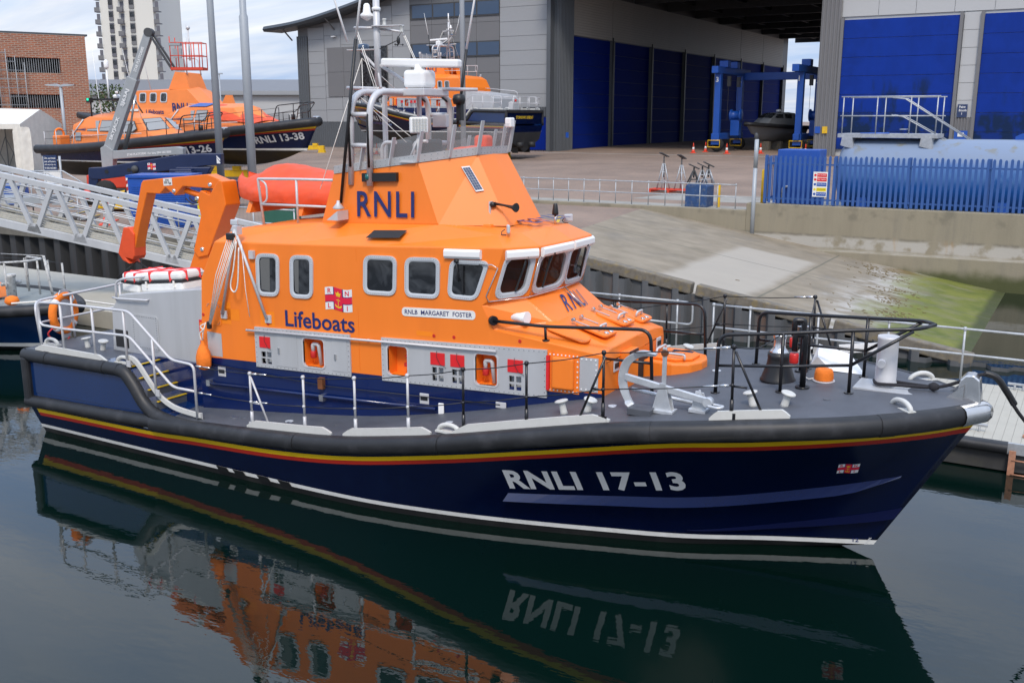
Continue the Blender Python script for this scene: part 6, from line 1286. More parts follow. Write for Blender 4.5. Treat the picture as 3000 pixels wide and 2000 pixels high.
t = thing('camera_post', 'grey camera post standing at the corner of the concrete wall', 'post', (5.75, 26.0, 2.4)); m = MB(); m.tube([(0, 0, -1.2), (0, 0, 1.8)], .085, 12); m.tube([(0, 0, 1.8), (0, 0, 2.95)], .085, 12); m.build('shaft', 'pole_grey', t); m = MB(); m.lathe([(.05, 0), (.09, .05), (.07, .2), (.02, .25)], (-.03, 0, 2.95), 12); m.build('camera_head', 'steel_dark', t)
for x, h_, lab in ((6.05, 1.36, 'thick yellow bollard beside the camera post'),):
    m = MB(); m.lathe([(.12, 0), (.12, h_ - .06), (.09, h_), (.0001, h_ + .01)], (x, 26.35, 2.78), 14); o = m.build('bollard', 'yellow'); tag(o, lab, 'bollard')
m = MB(); m.box((3.6, 28.0, gz(28) + .5), (.09, .09, 1.0)); o = m.build('thin_bollard', 'yellow'); tag(o, 'thin yellow post behind the handrail by the blue box', 'bollard')
m = MB(); m.prism([(-.5, 0), (.5, 0), (.5, .9), (.42, .98), (-.42, .98), (-.5, .9)], lambda a, b, d: (2.7 + a, 28.0 + d, gz(28) + b), -.45, .45); o = m.build('blue_box', 'worn_blue', None, bevel=.02); tag(o, 'worn blue steel box behind the yard handrail', 'box')
def trestle(x, y, z0, h_, lab, mat='galv'):
    t = thing('boat_stand', lab, 'boat stand', (x, y, z0), R(random.uniform(0, 90)), 'tripod boat stands')
    for k in range(4): a = R(45 + 90 * k); m = MB(); m.tube([(.34 * math.cos(a), .34 * math.sin(a), 0), (.05 * math.cos(a), .05 * math.sin(a), h_ * .75)], .03, 6); m.build('leg', mat, t)
    m = MB(); m.tube([(0, 0, h_ * .35), (0, 0, h_ * .95)], .035, 8); m.build('screw', 'steel_dark', t); m = MB(); m.box((0, 0, h_), (.5, .28, .05), M=Matrix.Rotation(R(25), 3, 'Y')); m.build('pad', 'steel_dark', t, bevel=.01)
    for z in (.25, .5): m = MB(); m.tube([(.3 * (1 - z) * math.cos(R(45 + 90 * k)), .3 * (1 - z) * math.sin(R(45 + 90 * k)), h_ * z) for k in range(4)], .018, 5, closed=True); m.build('brace', mat, t)
trestle(-1.5, 34.2, 2.60, 1.75, 'taller left tripod stand on the red pallet'); trestle(-.65, 34.5, 2.60, 1.65, 'right tripod stand with tilted pad on the red pallet')
t = thing('red_pallet', 'red pallet under the two tripod stands', 'pallet', (-1.05, 34.3, gz(34))); me = MB().box((0, 0, 0), (2.3, .11, .03)).mesh('slat', 'lift_red')
for k in range(6): link_mesh('slat', me, t, (0, -.5 + .2 * k, .14))
for x in (-1, 0, 1): m = MB(); m.box((x, 0, .06), (.1, 1.1, .12)); m.build('bearer', 'lift_red', t)
trestle(2.4, 28.0, gz(28) + .98, .75, 'left stand with dark pad in the blue box', 'steel_dark'); trestle(2.75, 28.1, gz(28) + .98, .8, 'middle pale stand in the blue box'); trestle(3.0, 28.2, gz(28) + .98, .85, 'right stand with broad dark pad in the blue box')
# ================================================================== boat hall, canopy, paint booths
def panels(parent, x0, x1, z0, z1, y, nx, nz, mat, name='cladding_panel', gap=.03, th=.05):
    w, h_ = (x1 - x0) / nx, (z1 - z0) / nz; me = MB().box((0, 0, 0), (w - gap, th, h_ - gap)).mesh(name, mat)
    for i in range(nx):
        for j in range(nz): link_mesh(name, me, parent, (x0 + w * (i + .5), y - th / 2, z0 + h_ * (j + .5)))
def corrug(parent, x0, x1, z0, z1, y, mat, per=.30, dep=.06, name='corrugated_sheet'):
    n = max(1, int((x1 - x0) / per)); per = (x1 - x0) / n; pr = []
    for k in range(n): pr += [(x0 + per * k, 0), (x0 + per * (k + .2), 0), (x0 + per * (k + .35), -dep), (x0 + per * (k + .75), -dep), (x0 + per * (k + .9), 0)]
    pr.append((x1, 0)); m = MB(); m.grid([[(a, y + b - .08, z0) for a, b in pr], [(a, y + b - .08, z1) for a, b in pr]], False); return m.build(name, mat, parent)
G0 = 3.22
t = thing('boat_hall', 'large grey clad boat hall with curved roof edge and blue doors', 'building')
m = MB(); m.prism([(-59.2, 2.6), (-27.3, 2.6), (-27.3, 22), (-36, 20.7), (-45.3, 18.4), (-52, 16.85), (-59.2, 15.6)], lambda a, b, d: (a, d, b), 71.06, 150); m.build('wall', 'clad_mid', t)
corrug(t, -59.3, -57.8, 3, 14.8, 71, 'clad_dark'); corrug(t, -57.8, -28.2, 2.9, 5.7, 71, 'clad_dark')
ztop = lambda x: interp(x, [-59.2, -52, -45.3, -36, -27], [15.4, 16.6, 18.1, 20.3, 21.6])
for k in range(6):      # light bays left of the dark square, stepped under the curved roof
    x0 = -57.75 + 2.28 * k; zt = ztop(x0) ; panels(t, x0, x0 + 2.26, 5.75, zt - .02, 71.04, 1, 8, 'clad_light')
panels(t, -33.45, -28.25, 5.75, 20.5, 71.03, 1, 11, 'clad_light')
panels(t, -44.05, -33.5, 5.75, 20, 71.035, 4, 6, 'clad_mid')
panels(t, -55.1, -50.6, 8.4, 13.5, 70.97, 2, 2, 'clad_mid')
m = MB(); m.box((-48.8, 70.95, 11.1), (3.5, .05, 4.7)); gl_ = m.build('tall_window', 'glass_dark', t)
for x in (-50.5, -49.3, -48.2, -47.05): m = MB(); m.box((x, 70.9, 11.1), (.10, .06, 4.7)); m.build('mullion', 'steel_dark', gl_)
for z in (12.15, 15.92):
    m = MB(); m.box((-38.75, 70.93, z + .62), (10.5, .08, 1.45)); fr = m.build('ribbon_window', 'steel_dark', t)
    for k in range(4): m = MB(); m.box((-43.75 + 2.6 * k + 1.25, 70.88, z + .62), (2.42, .03, 1.2)); m.build('pane', 'glass_blue', fr)
corrug(t, -28.25, -26.95, 2.9, 21, 70.95, 'clad_dark', .27, .07); cc = corrug(t, 0, 2.95, 2.9, 21, .08, 'clad_dark', .27, .07); cc.location = (-26.95, 70.9, 0); cc.rotation_euler = (0, 0, R(90))
m = MB(); m.box((-27.7, 72.4, 12), (1.3, 2.7, 18.2)); m.build('corner_column', 'clad_dark', t)
corrug(t, -31.0, -28.2, 6.3, 7.2, 70.9, 'clad_dark'); m = MB(); m.box((-29.5, 70.85, 4.7), (2.9, .08, 3.05)); m.build('small_door', 'door_blue', t)
m = MB(); m.box((-25.95, 70.8, 4.6), (.3, .02, .5)); m.build('notice', 'paint_blue', t)
# curved roof edge
m = MB(); path = catmull([(-62.4, 15.3), (-57.5, 15.75), (-52, 16.75), (-45.3, 18.3), (-38, 20.1), (-27, 22)], 5)
path = catmull([V((-62.4, 0, 15.3)), V((-57.5, 0, 15.75)), V((-52, 0, 16.75)), V((-45.3, 0, 18.3)), V((-38, 0, 20.1)), V((-27, 0, 22))], 5)
rows = [[V((q.x, yy, q.z + dz)) for (yy, dz) in ((69.2, 0), (69.0, .25), (69.2, .55), (72, .6), (72, .05))] for q in path]; rows = [r_ + [r_[0]] for r_ in rows]; m.grid(rows, False); m.polys([rows[0][:-1], rows[-1][:-1][::-1]]); m.build('roof_edge', 'roof_dark', t)
for x in (-60, -54, -48): zt = interp(x, [-62.4, -57.5, -52, -45.3], [15.3, 15.75, 16.75, 18.3]); m = MB(); m.bar((x, 71, zt - 1.1), (x, 69.4, zt + .1), .12, .12); m.build('roof_strut', 'clad_mid', t)
m = MB(); m.box((-54.0, 70.8, 14.6), (.5, .25, .12)); m.build('wall_lamp', 'white_fit', t)
# the seven doors under the canopy, facing +x
dys = [(73.9, 82.6), (83.4, 93.0), (93.7, 103.3), (104.0, 113.9), (114.6, 125.0), (125.8, 135.6), (136.4, 146.3)]
for i, (a, b) in enumerate(dys):
    me = MB().box((0, 0, 0), (.10, b - a, 1.30)).mesh('door_panel', 'door_blue'); d = empty('hall_door', (-27.25, (a + b) / 2, 3.2)); d.parent = t
    for j in range(8): link_mesh('door_panel', me, d, (.02 * (j % 2) * .3, 0, .67 + 1.33 * j))
    m = MB(); m.box((-27.1, b + .38, 8.5), (.5, .34, 10.8)); m.build('door_post', 'clad_dark', t)
    m = MB(); m.tube([(-26.85, b + .1, 3.3), (-26.85, b + .1, 14.2)], .07, 6); m.build('downpipe', 'steel_dark', t)
    me = MB().box((0, 0, 0), (.08, (b - a) + .7, .22)).mesh('upper_cladding', 'clad_beige')
    for j in range(17): link_mesh('upper_cladding', me, t, (-27.15, (a + b) / 2, 14.05 + .245 * j))
m = MB(); m.box((-27.6, 110, 12), (.4, 80, 18)); m.build('door_wall', 'clad_dark', t)
t = thing('canopy', 'dark steel canopy roof spanning between boat hall and paint booths', 'canopy')
m = MB(); m.box((-15.2, 112, 19.6), (24.4, 88, .3)); m.build('soffit', 'steel_dark', t)
for k in range(10): m = MB(); m.box((-15.2, 70.5 + 9.3 * k, 18.85), (24.2, .5, 1.5)); m.build('rafter', 'steel_dark', t)
for x in (-24, -18, -12, -6): m = MB(); m.box((x, 112, 18.9), (.35, 87, .7)); m.build('purlin', 'steel_dark', t)
m = MB(); m.box((-15.2, 68.0, 19.7), (24.4, .4, 2.4)); m.build('fascia', 'steel_dark', t)
t = thing('paint_booth_building', 'pale clad building with tall blue roller doors behind the fuel tank', 'building')
m = MB(); m.box((22, 100, 11.5), (50.2, 55.8, 18)); m.build('wall', 'clad_white', t)
corrug(t, -3.2, -1.62, 2.9, 20.6, 71.9, 'clad_mid', .27, .07); m = MB(); m.box((-2.9, 100, 11.5), (.5, 55.9, 18.1)); m.build('side_cladding', 'clad_dark', t)
panels(t, -1.6, 35, 14.15, 20.6, 72.05, 13, 4, 'clad_white')
for x0 in (-1.35, 9.05, 19.4):
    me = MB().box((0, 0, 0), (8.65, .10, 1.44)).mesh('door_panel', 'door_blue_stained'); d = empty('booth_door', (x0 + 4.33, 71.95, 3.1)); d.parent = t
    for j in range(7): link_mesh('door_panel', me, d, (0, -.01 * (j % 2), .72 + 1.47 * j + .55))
    m = MB(); m.box((x0 - .13, 71.85, 8.6), (.24, .22, 11)); m.build('door_jamb', 'clad_mid', t); m = MB(); m.box((x0 + 8.78, 71.85, 8.6), (.24, .22, 11)); m.build('door_jamb', 'clad_mid', t)
panels(t, 7.6, 8.8, 6.2, 14.1, 72.0, 1, 6, 'clad_white'); corrug(t, 7.55, 8.85, 3.1, 6.2, 71.95, 'clad_mid', .2)
m = MB(); m.box((8.1, 71.78, 6.72), (.72, .04, .98)); sg = m.build('booth_sign', 'navy_panel', t)
for k, w in enumerate(('Paint', 'Booth', '1')): text_obj('lettering', w, lambda a, b, k=k, w=w: V((7.86 + a + (.2 if w == '1' else 0), 71.75, 6.93 - .26 * k + b)), 'text_white', sg, height=.17, bold=.02)
m = MB(); m.box((8.15, 71.8, 4.15), (.95, .05, 2.1)); m.build('personnel_door', 'paint_blue', t); m = MB(); m.box((8.15, 71.76, 4.9), (.45, .02, .3)); m.build('door_notice', 'white_paint', t)
m = MB(); m.box((-2.9, 71.7, 5.2), (.45, .02, .55)); m.build('notice', 'paint_blue', t); m = MB(); m.box((-2.3, 71.7, 5.2), (.4, .1, .55)); m.build('stop_box', 'yellow', t)
# ---------------------------------------------------------------- travel hoist
t = thing('boat_hoist', 'blue wheeled travelling boat hoist with numbered legs under the canopy', 'boat hoist')
for x, y, num in ((-12.5, 74.2, '3'), (-12.5, 80.5, '4'), (-5.4, 75.2, '1'), (-5.4, 81.5, '2')):
    m = MB(); m.box((x, y, 7.3), (.55, .55, 5.9)); lg = m.build('leg', 'hoist_blue', t, bevel=.03); m = MB(); m.box((x, y, 4.3), (.75, .75, 1.0)); m.build('leg_foot', 'hoist_blue', t, bevel=.03)
    text_obj('leg_number', num, lambda a, b, x=x, y=y: V((x - .17 + a, y - .29, 9.3 + b)), 'text_white', lg, height=.45, bold=.03)
    m = MB(); m.lathe([(.25, -.2), (.52, -.22), (.6, -.12), (.6, .12), (.52, .22), (.25, .2)], (x + .1, y, 3.22 + .58), 18, M=Matrix.Rotation(R(90), 3, 'X')); wh = m.build('wheel', 'tyre', t); m = MB(); m.lathe([(.05, -.2), (.26, -.2), (.26, .2), (.05, .2)], (x + .1, y, 3.8), 14, M=Matrix.Rotation(R(90), 3, 'X')); m.build('hub', 'hoist_blue', wh)
    m = MB(); m.tube([(x - .6, y - .5, 4.2), (x - .6, y - .5, 3.6), (x + .5, y - .5, 3.6), (x + .5, y - .5, 4.2)], .05, 6, closed=True); m.build('wheel_guard', 'yellow', t)
for x in (-12.5, -5.4): m = MB(); m.box((x, 77.8, 4.55), (.5, 6.5, .55)); m.build('sill_beam', 'hoist_blue', t, bevel=.03); m = MB(); m.box((x, 77.8, 10.35), (.6, 9.5, .6)); m.build('top_beam', 'hoist_blue', t, bevel=.03)
m = MB(); m.box((-9, 81.2, 10.0), (7.2, .6, .7)); m.build('cross_beam', 'hoist_blue', t, bevel=.03)
for x, y in ((-12.5, 75.5), (-12.5, 78.2), (-5.4, 76.5)):
    m = MB(); m.box((x + .1, y, 10.9), (.8, .9, .6)); m.build('trolley', 'hoist_blue', t, bevel=.05); m = MB(); m.box((x + .55, y, 9.4), (.3, .3, .9)); m.tube([(x + .5, y, 9.2), (x + .5, y, 6)], .02, 5); m.build('hook_block', 'steel_dark', t, bevel=.04)
for x, y in ((-11.5, 76.5), (-4.7, 78)): m = MB(); m.lathe([(.2, -.5), (.55, -.5), (.55, -.4), (.4, -.35), (.4, .35), (.55, .4), (.55, .5), (.2, .5)], (x, y, 6.4), 16, M=Matrix.Rotation(R(90), 3, 'Y')); m.box((x, y, 5.3), (.8, .6, 1.4)); m.build('winch_drum', 'hoist_blue', t)
t = thing('lifting_gantry', 'yellow lifting frame standing beside the right hoist leg', 'frame', (-3.7, 79, 3.2))
for s in (-1, 1): m = MB(); m.bar((s * .9, 0, 0), (s * .1, 0, 6), .14, .14); m.build('leg', 'yellow', t)
for z in (2, 4): m = MB(); m.bar((-.9 + z * .13, 0, z), (.9 - z * .13, 0, z), .1, .1); m.build('brace', 'yellow', t)
# cones
def cone(x, y, z, lab, h_=.75):
    t = thing('traffic_cone', lab, 'traffic cone', (x, y, z), random.uniform(0, 1), 'traffic cones')
    m = MB(); m.box((0, 0, .025), (.42 * h_ / .75, .42 * h_ / .75, .05)); m.build('base', 'cone_red', t, bevel=.01); m = MB(); m.lathe([(.17, .05), (.115, .30), (.114, .30)], (0, 0, 0), 14); m.lathe([(.085, .52), (.03, h_), (.029, h_ + .002)], (0, 0, 0), 14); m.build('body', 'cone_red', t); m = MB(); m.lathe([(.119, .295), (.086, .525)], (0, 0, 0), 14); m.build('sleeve', 'white_paint', t)
for (x, y, lab) in ((-13.9, 72.2, 'leftmost orange and white cone before the hall doors'), (-13.5, 74.3, 'second orange and white cone from the left, before the hoist leg'), (-10.7, 71.9, 'orange and white cone between the two hoist wheels'), (-8.1, 73.3, 'orange and white cone in front of the grey cabin boat'), (-5.0, 75.0, 'orange and white cone at the right hoist wheel'), (-4.0, 72.6, 'rightmost cone wrapped in tape beside the corrugated column')): cone(x, y, gz(y), lab, .9)
cone(-41.5, 58, gz(58), 'orange cone in front of the grey corrugated base of the hall', 1.0); cone(-40.2, 60, gz(60), 'second orange cone beside the hall, nearer the blue lifeboat', 1.0)
cone(-16.2, 27, gz(27), 'small cone with red top beyond the covered rescue boat', .9)
# grey cabin boat on timber blocks
t = thing('grey_cabin_boat', 'grey cabin boat with black fender collar on timber blocks beneath the hoist', 'boat', (-7.9, 84.2, 3.95), R(-110)); t.scale = (.95, .95, .95)
def simple_hull(parent, Lh, B_, zk, zw, zg0, zg1, mat_top, mat_bot, fr=.22, n=16, zsplit=None, fend='fender'):
    hb_ = lambda q: B_ * (1 - max(0, (q - .45) / .55) ** 2.3); zg = lambda q: zg0 + (zg1 - zg0) * q ** 1.7
    def P_(q, t, s): # t 0 keel ..1 gunwale
        zw_ = zw; k = max(0, (q - .55) / .45); zkk = zk + (zw - zk) * .95 * k ** 2.2
        if t < .35: u = t / .35; return V((q * (Lh - 1.5 * (1 - u * .3) * q), s * hb_(q) * .84 * u ** .8 * (1 - .45 * k), zkk + (zw_ - zkk) * u))
        u = (t - .35) / .65; return V((q * (Lh - 1.05 + 1.05 * u), s * (hb_(q) * (.84 * (1 - .45 * k) * (1 - u) + u)), zw_ + (zg(q) - zw_) * u))
    for (t0, t1, mat, nm) in ((0, .35, mat_bot, 'bottom'), (.35, 1, mat_top, 'topsides')):
        m = MB()
        for s in (-1, 1): m.grid([[P_(i / n, t0 + (t1 - t0) * j / 5, s) for i in range(n + 1)] for j in range(6)], True, s > 0)
        m.grid([[P_(0, t0 + (t1 - t0) * j / 5, -1), P_(0, t0 + (t1 - t0) * j / 5, 1)] for j in range(6)], False, True); m.build(nm, mat, parent, weld=True)
    m = MB(); pts = [P_(i / n, 1, -1) + V((0, 0, -.1)) for i in range(n + 1)] + [P_(i / n, 1, 1) + V((0, 0, -.1)) for i in range(n - 1, -1, -1)]; m.tube(pts, fr, 10); m.build('gunwale_fender', fend, parent)
    m = MB(); m.grid([[P_(i / n, 1, s) + V((0, 0, -.02)) for i in range(n + 1)] for s in (-1, 0, 1)], True); m.build('deck', 'deck', parent)
    return P_
simple_hull(t, 8.5, 1.4, 0, .85, 1.5, 1.9, 'grey_boat', 'grey_boat', .2)
for s in (1,):
    m = MB(); m.polys([[(6.2, -1.0, 1.7), (5.4, -.85, 2.3), (4.6, -.78, 2.75), (1.6, -.8, 2.8), (1.2, -1.05, 1.6)], [(6.2, -1.0, 1.7), (6.6, 0, 1.75), (5.6, 0, 2.35), (5.4, -.85, 2.3)], [(5.4, -.85, 2.3), (5.6, 0, 2.35), (4.7, 0, 2.85), (4.6, -.78, 2.75)], [(4.6, -.78, 2.75), (4.7, 0, 2.85), (1.6, 0, 2.9), (1.6, -.8, 2.8)], [(1.2, -1.05, 1.6), (1.6, -.8, 2.8), (1.6, 0, 2.9), (1.2, 0, 1.6)]], True); m.build('cabin', 'grey_boat', t, weld=True)
m = MB(); m.polys([[(5.42, -.80, 2.33), (5.6, -.05, 2.38), (4.78, -.05, 2.83), (4.65, -.74, 2.75)], [(4.9, -.86, 2.32), (3.6, -.91, 2.3), (3.6, -.82, 2.7), (4.55, -.80, 2.68)], [(3.3, -.91, 2.3), (2.2, -.93, 2.28), (2.2, -.83, 2.7), (3.3, -.82, 2.7)]], True); m.build('window', 'glass_dark', t).location = (.015, 0, .015)
m = MB(); m.lathe([(.28, 0), (.3, .08), (.22, .2), (.05, .24)], (3.2, 0, 2.95), 14); m.build('radar_dome', 'white_fit', t)
for x in (1.5, 3.5, 5.5): m = MB(); m.box((x, 0, -.35), (.3, 1.6, .9)); m.build('timber_block', 'timber', t)
# ---------------------------------------------------------------- lifeboats ashore
def yard_boat(name, label, loc, rz, num, wname, covered=False, sc=1.0):
    t = thing(name, label, 'lifeboat', loc, rz, 'lifeboats standing in the yard'); t.scale = (sc, sc, sc)
    P_ = simple_hull(t, 13.6, 2.2, 0, .95, 1.72, 2.75, 'navy_far', 'antifoul', .27, 22)
    for (d0, d1, mat, nm) in ((.30, .40, 'yellow_stripe', 'yellow_stripe'), (.40, .49, 'red_stripe', 'red_stripe')):
        m = MB()
        for s in (-1, 1): m.grid([[P_(q, 1 - d / 2.2, s) + V((0, s * .012, 0)) for q in [.02 + .98 * i / 30 for i in range(31)]] for d in (d0, d1)], True, s < 0)
        m.build(nm, mat, t)
    m = MB()
    for s in (-1, 1): m.grid([[P_(q, tt, s) + V((0, s * .012, 0)) for q in [i / 30 for i in range(31)]] for tt in (.35, .40)], True, s > 0)
    m.build('boot_stripe', 'white_paint', t)
    for s in (-1, 1):
        def fn(a, b, s=s):
            x = 9.7 + a if s < 0 else 12.6 - a; zz = 1.32 + b + .10 * (x - 9.7); q = x / 13.2
            for _ in range(8):
                z1 = P_(q, 1, 1).z; u = max(.36, min(1, .35 + .65 * (zz - .95) / (z1 - .95))); q = max(0, min(1, x / (13.6 - 1.05 + 1.05 * (u - .35) / .65)))
            return P_(q, u, s) + V((.01, s * .03, 0))
        text_obj('bow_number', num, fn, 'text_white', t, width=2.9, height=.42, bold=.03, cuts=1)
    S_ = lambda x, z, k=1.0: (x, -k, z)
    cab = [[(2.3, -1.6, 1.7), (9.6, -1.6, 1.95), (10.2, -1.45, 2.35), (8.9, -1.35, 2.55), (2.4, -1.5, 2.5)], [(2.4, -1.5, 2.5), (8.9, -1.35, 2.55), (7.9, -1.1, 3.45), (3.6, -1.15, 3.5), (2.45, -1.4, 3.05)], [(3.6, -1.15, 3.5), (7.9, -1.1, 3.45), (7.6, 0, 3.7), (3.7, 0, 3.75)],
           [(8.9, -1.35, 2.55), (9.7, 0, 2.65), (8.5, 0, 3.55), (7.9, -1.1, 3.45)], [(7.9, -1.1, 3.45), (8.5, 0, 3.55), (7.6, 0, 3.7)], [(10.2, -1.45, 2.35), (9.6, -1.6, 1.95), (12.2, -.6, 2.45), (12.0, -.5, 2.6)], [(8.9, -1.35, 2.55), (10.2, -1.45, 2.35), (12.0, -.5, 2.6), (12.1, 0, 2.65), (9.7, 0, 2.65)],
           [(2.3, -1.6, 1.7), (2.4, -1.5, 2.5), (2.45, -1.4, 3.05), (2.45, 0, 3.05), (2.3, 0, 1.7)], [(2.45, -1.4, 3.05), (3.6, -1.15, 3.5), (3.7, 0, 3.75), (2.45, 0, 3.05)], [(12.0, -.5, 2.6), (12.2, -.6, 2.45), (12.3, 0, 2.5), (12.1, 0, 2.65)]]
    m = MB(); m.polys(cab, True); m.build('cabin', 'orange_far', t, bevel=.05, weld=True)
    wl2 = lambda x, z: V((x, -(1.5 + (1.12 - 1.5) * (z - 2.5) / .95) - .02 + .0 * x, z))
    wins = [[(3.75, 2.72), (4.65, 2.72), (4.65, 3.28), (3.8, 3.28)], [(4.85, 2.72), (5.75, 2.72), (5.75, 3.28), (4.85, 3.28)], [(6.0, 2.72), (7.6, 2.66), (7.95, 2.85), (7.6, 3.24), (6.0, 3.28)]]
    if covered: wins = wins[:2]
    for w in wins:
        for s in (-1, 1):
            cx = sum(q[0] for q in w) / len(w); cz = sum(q[1] for q in w) / len(w)
            m = MB(); m.polys([[V((p_.x, s * -p_.y, p_.z)) for p_ in [wl2(cx + (q[0] - cx) * 1.08, cz + (q[1] - cz) * 1.12) for q in w]]]); f_ = m.build('window', 'steel_dark', t); m = MB(); m.polys([[V((p_.x, s * (-p_.y + .012), p_.z)) for p_ in [wl2(*q) for q in w]]]); m.build('pane', 'win_pale', f_)
    if not covered:
        for s in (-1, 1):
            fq = [V((8.72, s * 1.24, 2.7)), V((9.35, s * .15, 2.78)), V((8.55, s * .12, 3.46)), V((8.02, s * 1.02, 3.38))]; m = MB(); m.polys([[q + V((.03, s * .01, .02)) for q in fq]]); f_ = m.build('windscreen', 'steel_dark', t); c = sum(fq, V()) / 4; m = MB(); m.polys([[c + (q - c) * .9 + V((.045, s * .012, .03)) for q in fq]]); m.build('pane', 'win_pale', f_)
    else:
        softcover([[(5.9, y, z) for y, z in ((-1.42, 2.75), (-1.2, 3.5), (0, 3.8), (1.2, 3.5), (1.42, 2.75))], [(7.6, y, z) for y, z in ((-1.45, 2.7), (-1.2, 3.42), (0, 3.72), (1.2, 3.42), (1.45, 2.7))], [(8.9, y, z) for y, z in ((-1.45, 2.6), (-1.15, 2.95), (0, 3.2), (1.15, 2.95), (1.45, 2.6))], [(9.7, y, z) for y, z in ((-1.4, 2.5), (-1, 2.6), (0, 2.75), (1, 2.6), (1.4, 2.5))]], 'wheelhouse_cover', 'orange_cover', t)
        m = MB(); m.polys([[(4.0, -1.16, 3.53), (5.6, -1.14, 3.53), (5.5, -.2, 3.74), (4.0, -.2, 3.76)]]); m.build('blue_sheet', 'paint_blue', t)
    text_obj('side_lettering', 'Lifeboats', lambda a, b: wl2(2.75 + a * .9, 2.72 + b) + V((0, -.03, 0)), 'text_blue', t, width=.95, height=.24, bold=.02)
    flagpiece(t, lambda a, b, d=0: wl2(3.05 + a, 3.05 + b) + V((0, -.03 - d, 0)), .42, .3, 'side_emblem')
    m = MB(); m.box((7.7, -1.64, 2.2), (1.35, .02, .14)); nb_ = m.build('name_board', 'white_paint', t); text_obj('name_lettering', wname, lambda a, b: V((7.1 + a, -1.655, 2.16 + b)), 'text_blue', nb_, width=1.2, height=.08, bold=.02)
    m = MB(); m.polys([[(2.8, -1.62 + .03, 2.15), (3.3, -1.60, 2.15), (3.3, -1.52 - .02, 2.62), (2.8, -1.54, 2.62)]]); m.build('vent_louvre', 'lift_grey', t)
    m = MB(); m.tube([(2.5, -1.62, 2.4), (8.6, -1.6, 2.6)], .025, 6); m.tube([(3.3, -1.3, 3.35), (2.4, -1.6, 2.3)], .04, 6); m.build('grab_rail', 'rail', t)
    if not covered:
        m = MB(); 
        for s in (-1, 1): m.tube([(3.7, s * 1.0, 3.5), (3.6, s * .9, 4.5)], .05, 6); m.tube([(5.9, s * 1.0, 3.5), (5.4, s * .8, 4.4)], .04, 6)
        m.box((4.5, 0, 4.5), (2.0, 1.5, .10)); m.build('mast_frame', 'black', t); m = MB(); m.lathe([(.2, 4.56), (.24, 4.7), (.12, 4.8)], (4.8, 0, 0), 12); m.box((4.8, 0, 4.9), (.16, 1.6, .12), rz=.9); m.build('radar', 'white_fit', t, bevel=.03)
        m = MB(); m.tube([(8.0, -1.0, 3.4), (7.4, -1.2, 6), (7.2, -1.3, 7.3)], [.02, .015, .006], 6); m.build('whip_aerial', 'white_fit', t); m = MB(); m.tube([(4.2, -.6, 2.6), (3.9, -.6, 5), (3.7, -.6, 8)], [.03, .02, .008], 6); m.build('whip_aerial', 'white_fit', t)
        m = MB(); m.tube([(3.7, .3, 4.5), (3.7, .3, 6.3)], .05, 8); m.lathe([(.12, 6.3), (.14, 6.4), (.14, 6.7), (.05, 6.8)], (3.7, .3, 0), 10); m.build('aerial_mast', 'white_fit', t)
        m = MB(); m.box((3.55, -.95, 4.45), (.35, .2, .28)); nl = m.build('navigation_light', 'black', t); m = MB(); m.box((3.55, -1.07, 4.5), (.12, .04, .12)); m.build('green_lens', 'green_lamp', nl)
        t2_ = m = MB(); m.tube([(.55, -1.0 + .3 * math.cos(a), 2.5 + .3 * math.sin(a)) for a in [2 * math.pi * k / 20 for k in range(20)]], .07, 8, closed=True); m.build('lifebuoy', 'orange_cloth', t); m = MB(); m.box((1.1, -1.3, 2.05), (.7, .7, .75)); m.build('orange_case', 'orange_far', t, bevel=.06)
    for s in (-1, 1):
        for k, x in enumerate((.5, 1.6, 3.2, 5.4, 7.6, 9.2, 10.4, 11.4)):
            q = P_(x / 13.6, 1, s); m = MB(); m.tube([q + V((0, -s * .2, 0)), q + V((0, -s * .22, .95))], .025, 6); m.build('stanchion', 'rail' if x < 9 else 'black_rail', t)
        m = MB(); m.tube([P_(x / 13.6, 1, s) + V((0, -s * .22, .93)) for x in (.5, 1.6, 3.2, 5.4, 7.6, 9.2, 10.4, 11.4)], .012, 5); m.tube([P_(x / 13.6, 1, s) + V((0, -s * .22, .5)) for x in (.5, 1.6, 3.2, 5.4, 7.6, 9.2, 10.4, 11.4)], .012, 5); m.build('guard_wire', 'black', t)
    m = MB()
    for s in (-1, 1): m.tube(bend([(10.9, s * 1.0, 2.6), (11.2, s * .95, 3.55), (12.9, s * .45, 3.72), (13.2, 0, 3.75)], .2), .03, 8); m.tube([(11.1, s * .95, 3.1), (12.3, s * .6, 3.2), (12.9, s * .45, 3.7)], .025, 6); m.tube([(12.2, s * .65, 2.7), (12.2, s * .62, 3.65)], .025, 6)
    m.build('pulpit', 'black_rail', t); m = MB(); m.cyl((11.6, 0, 2.7), (11.6, 0, 3.05), .13, n=12); m.build('bow_bollard', 'black', t); m = MB(); m.box((13.4, 0, 2.8), (.35, .3, .3)); m.build('bow_roller', 'steel', t, bevel=.05)
    return t
glass('win_pale', (.30, .31, .31, 1), .15)
yard_boat('yard_lifeboat', 'nearer orange and navy lifeboat ashore, numbered 13-26, behind the boom lift', (-34.0, 23.3, 2.95), 0, 'RNLI 13-26', 'RNLB JOHN METTERS', sc=.94)
yard_boat('yard_lifeboat', 'orange and navy lifeboat ashore with cloth covered wheelhouse, numbered 13-38', (-34.4, 30.3, 3.40), 0, 'RNLI 13-38', 'RNLB', True, sc=.98)
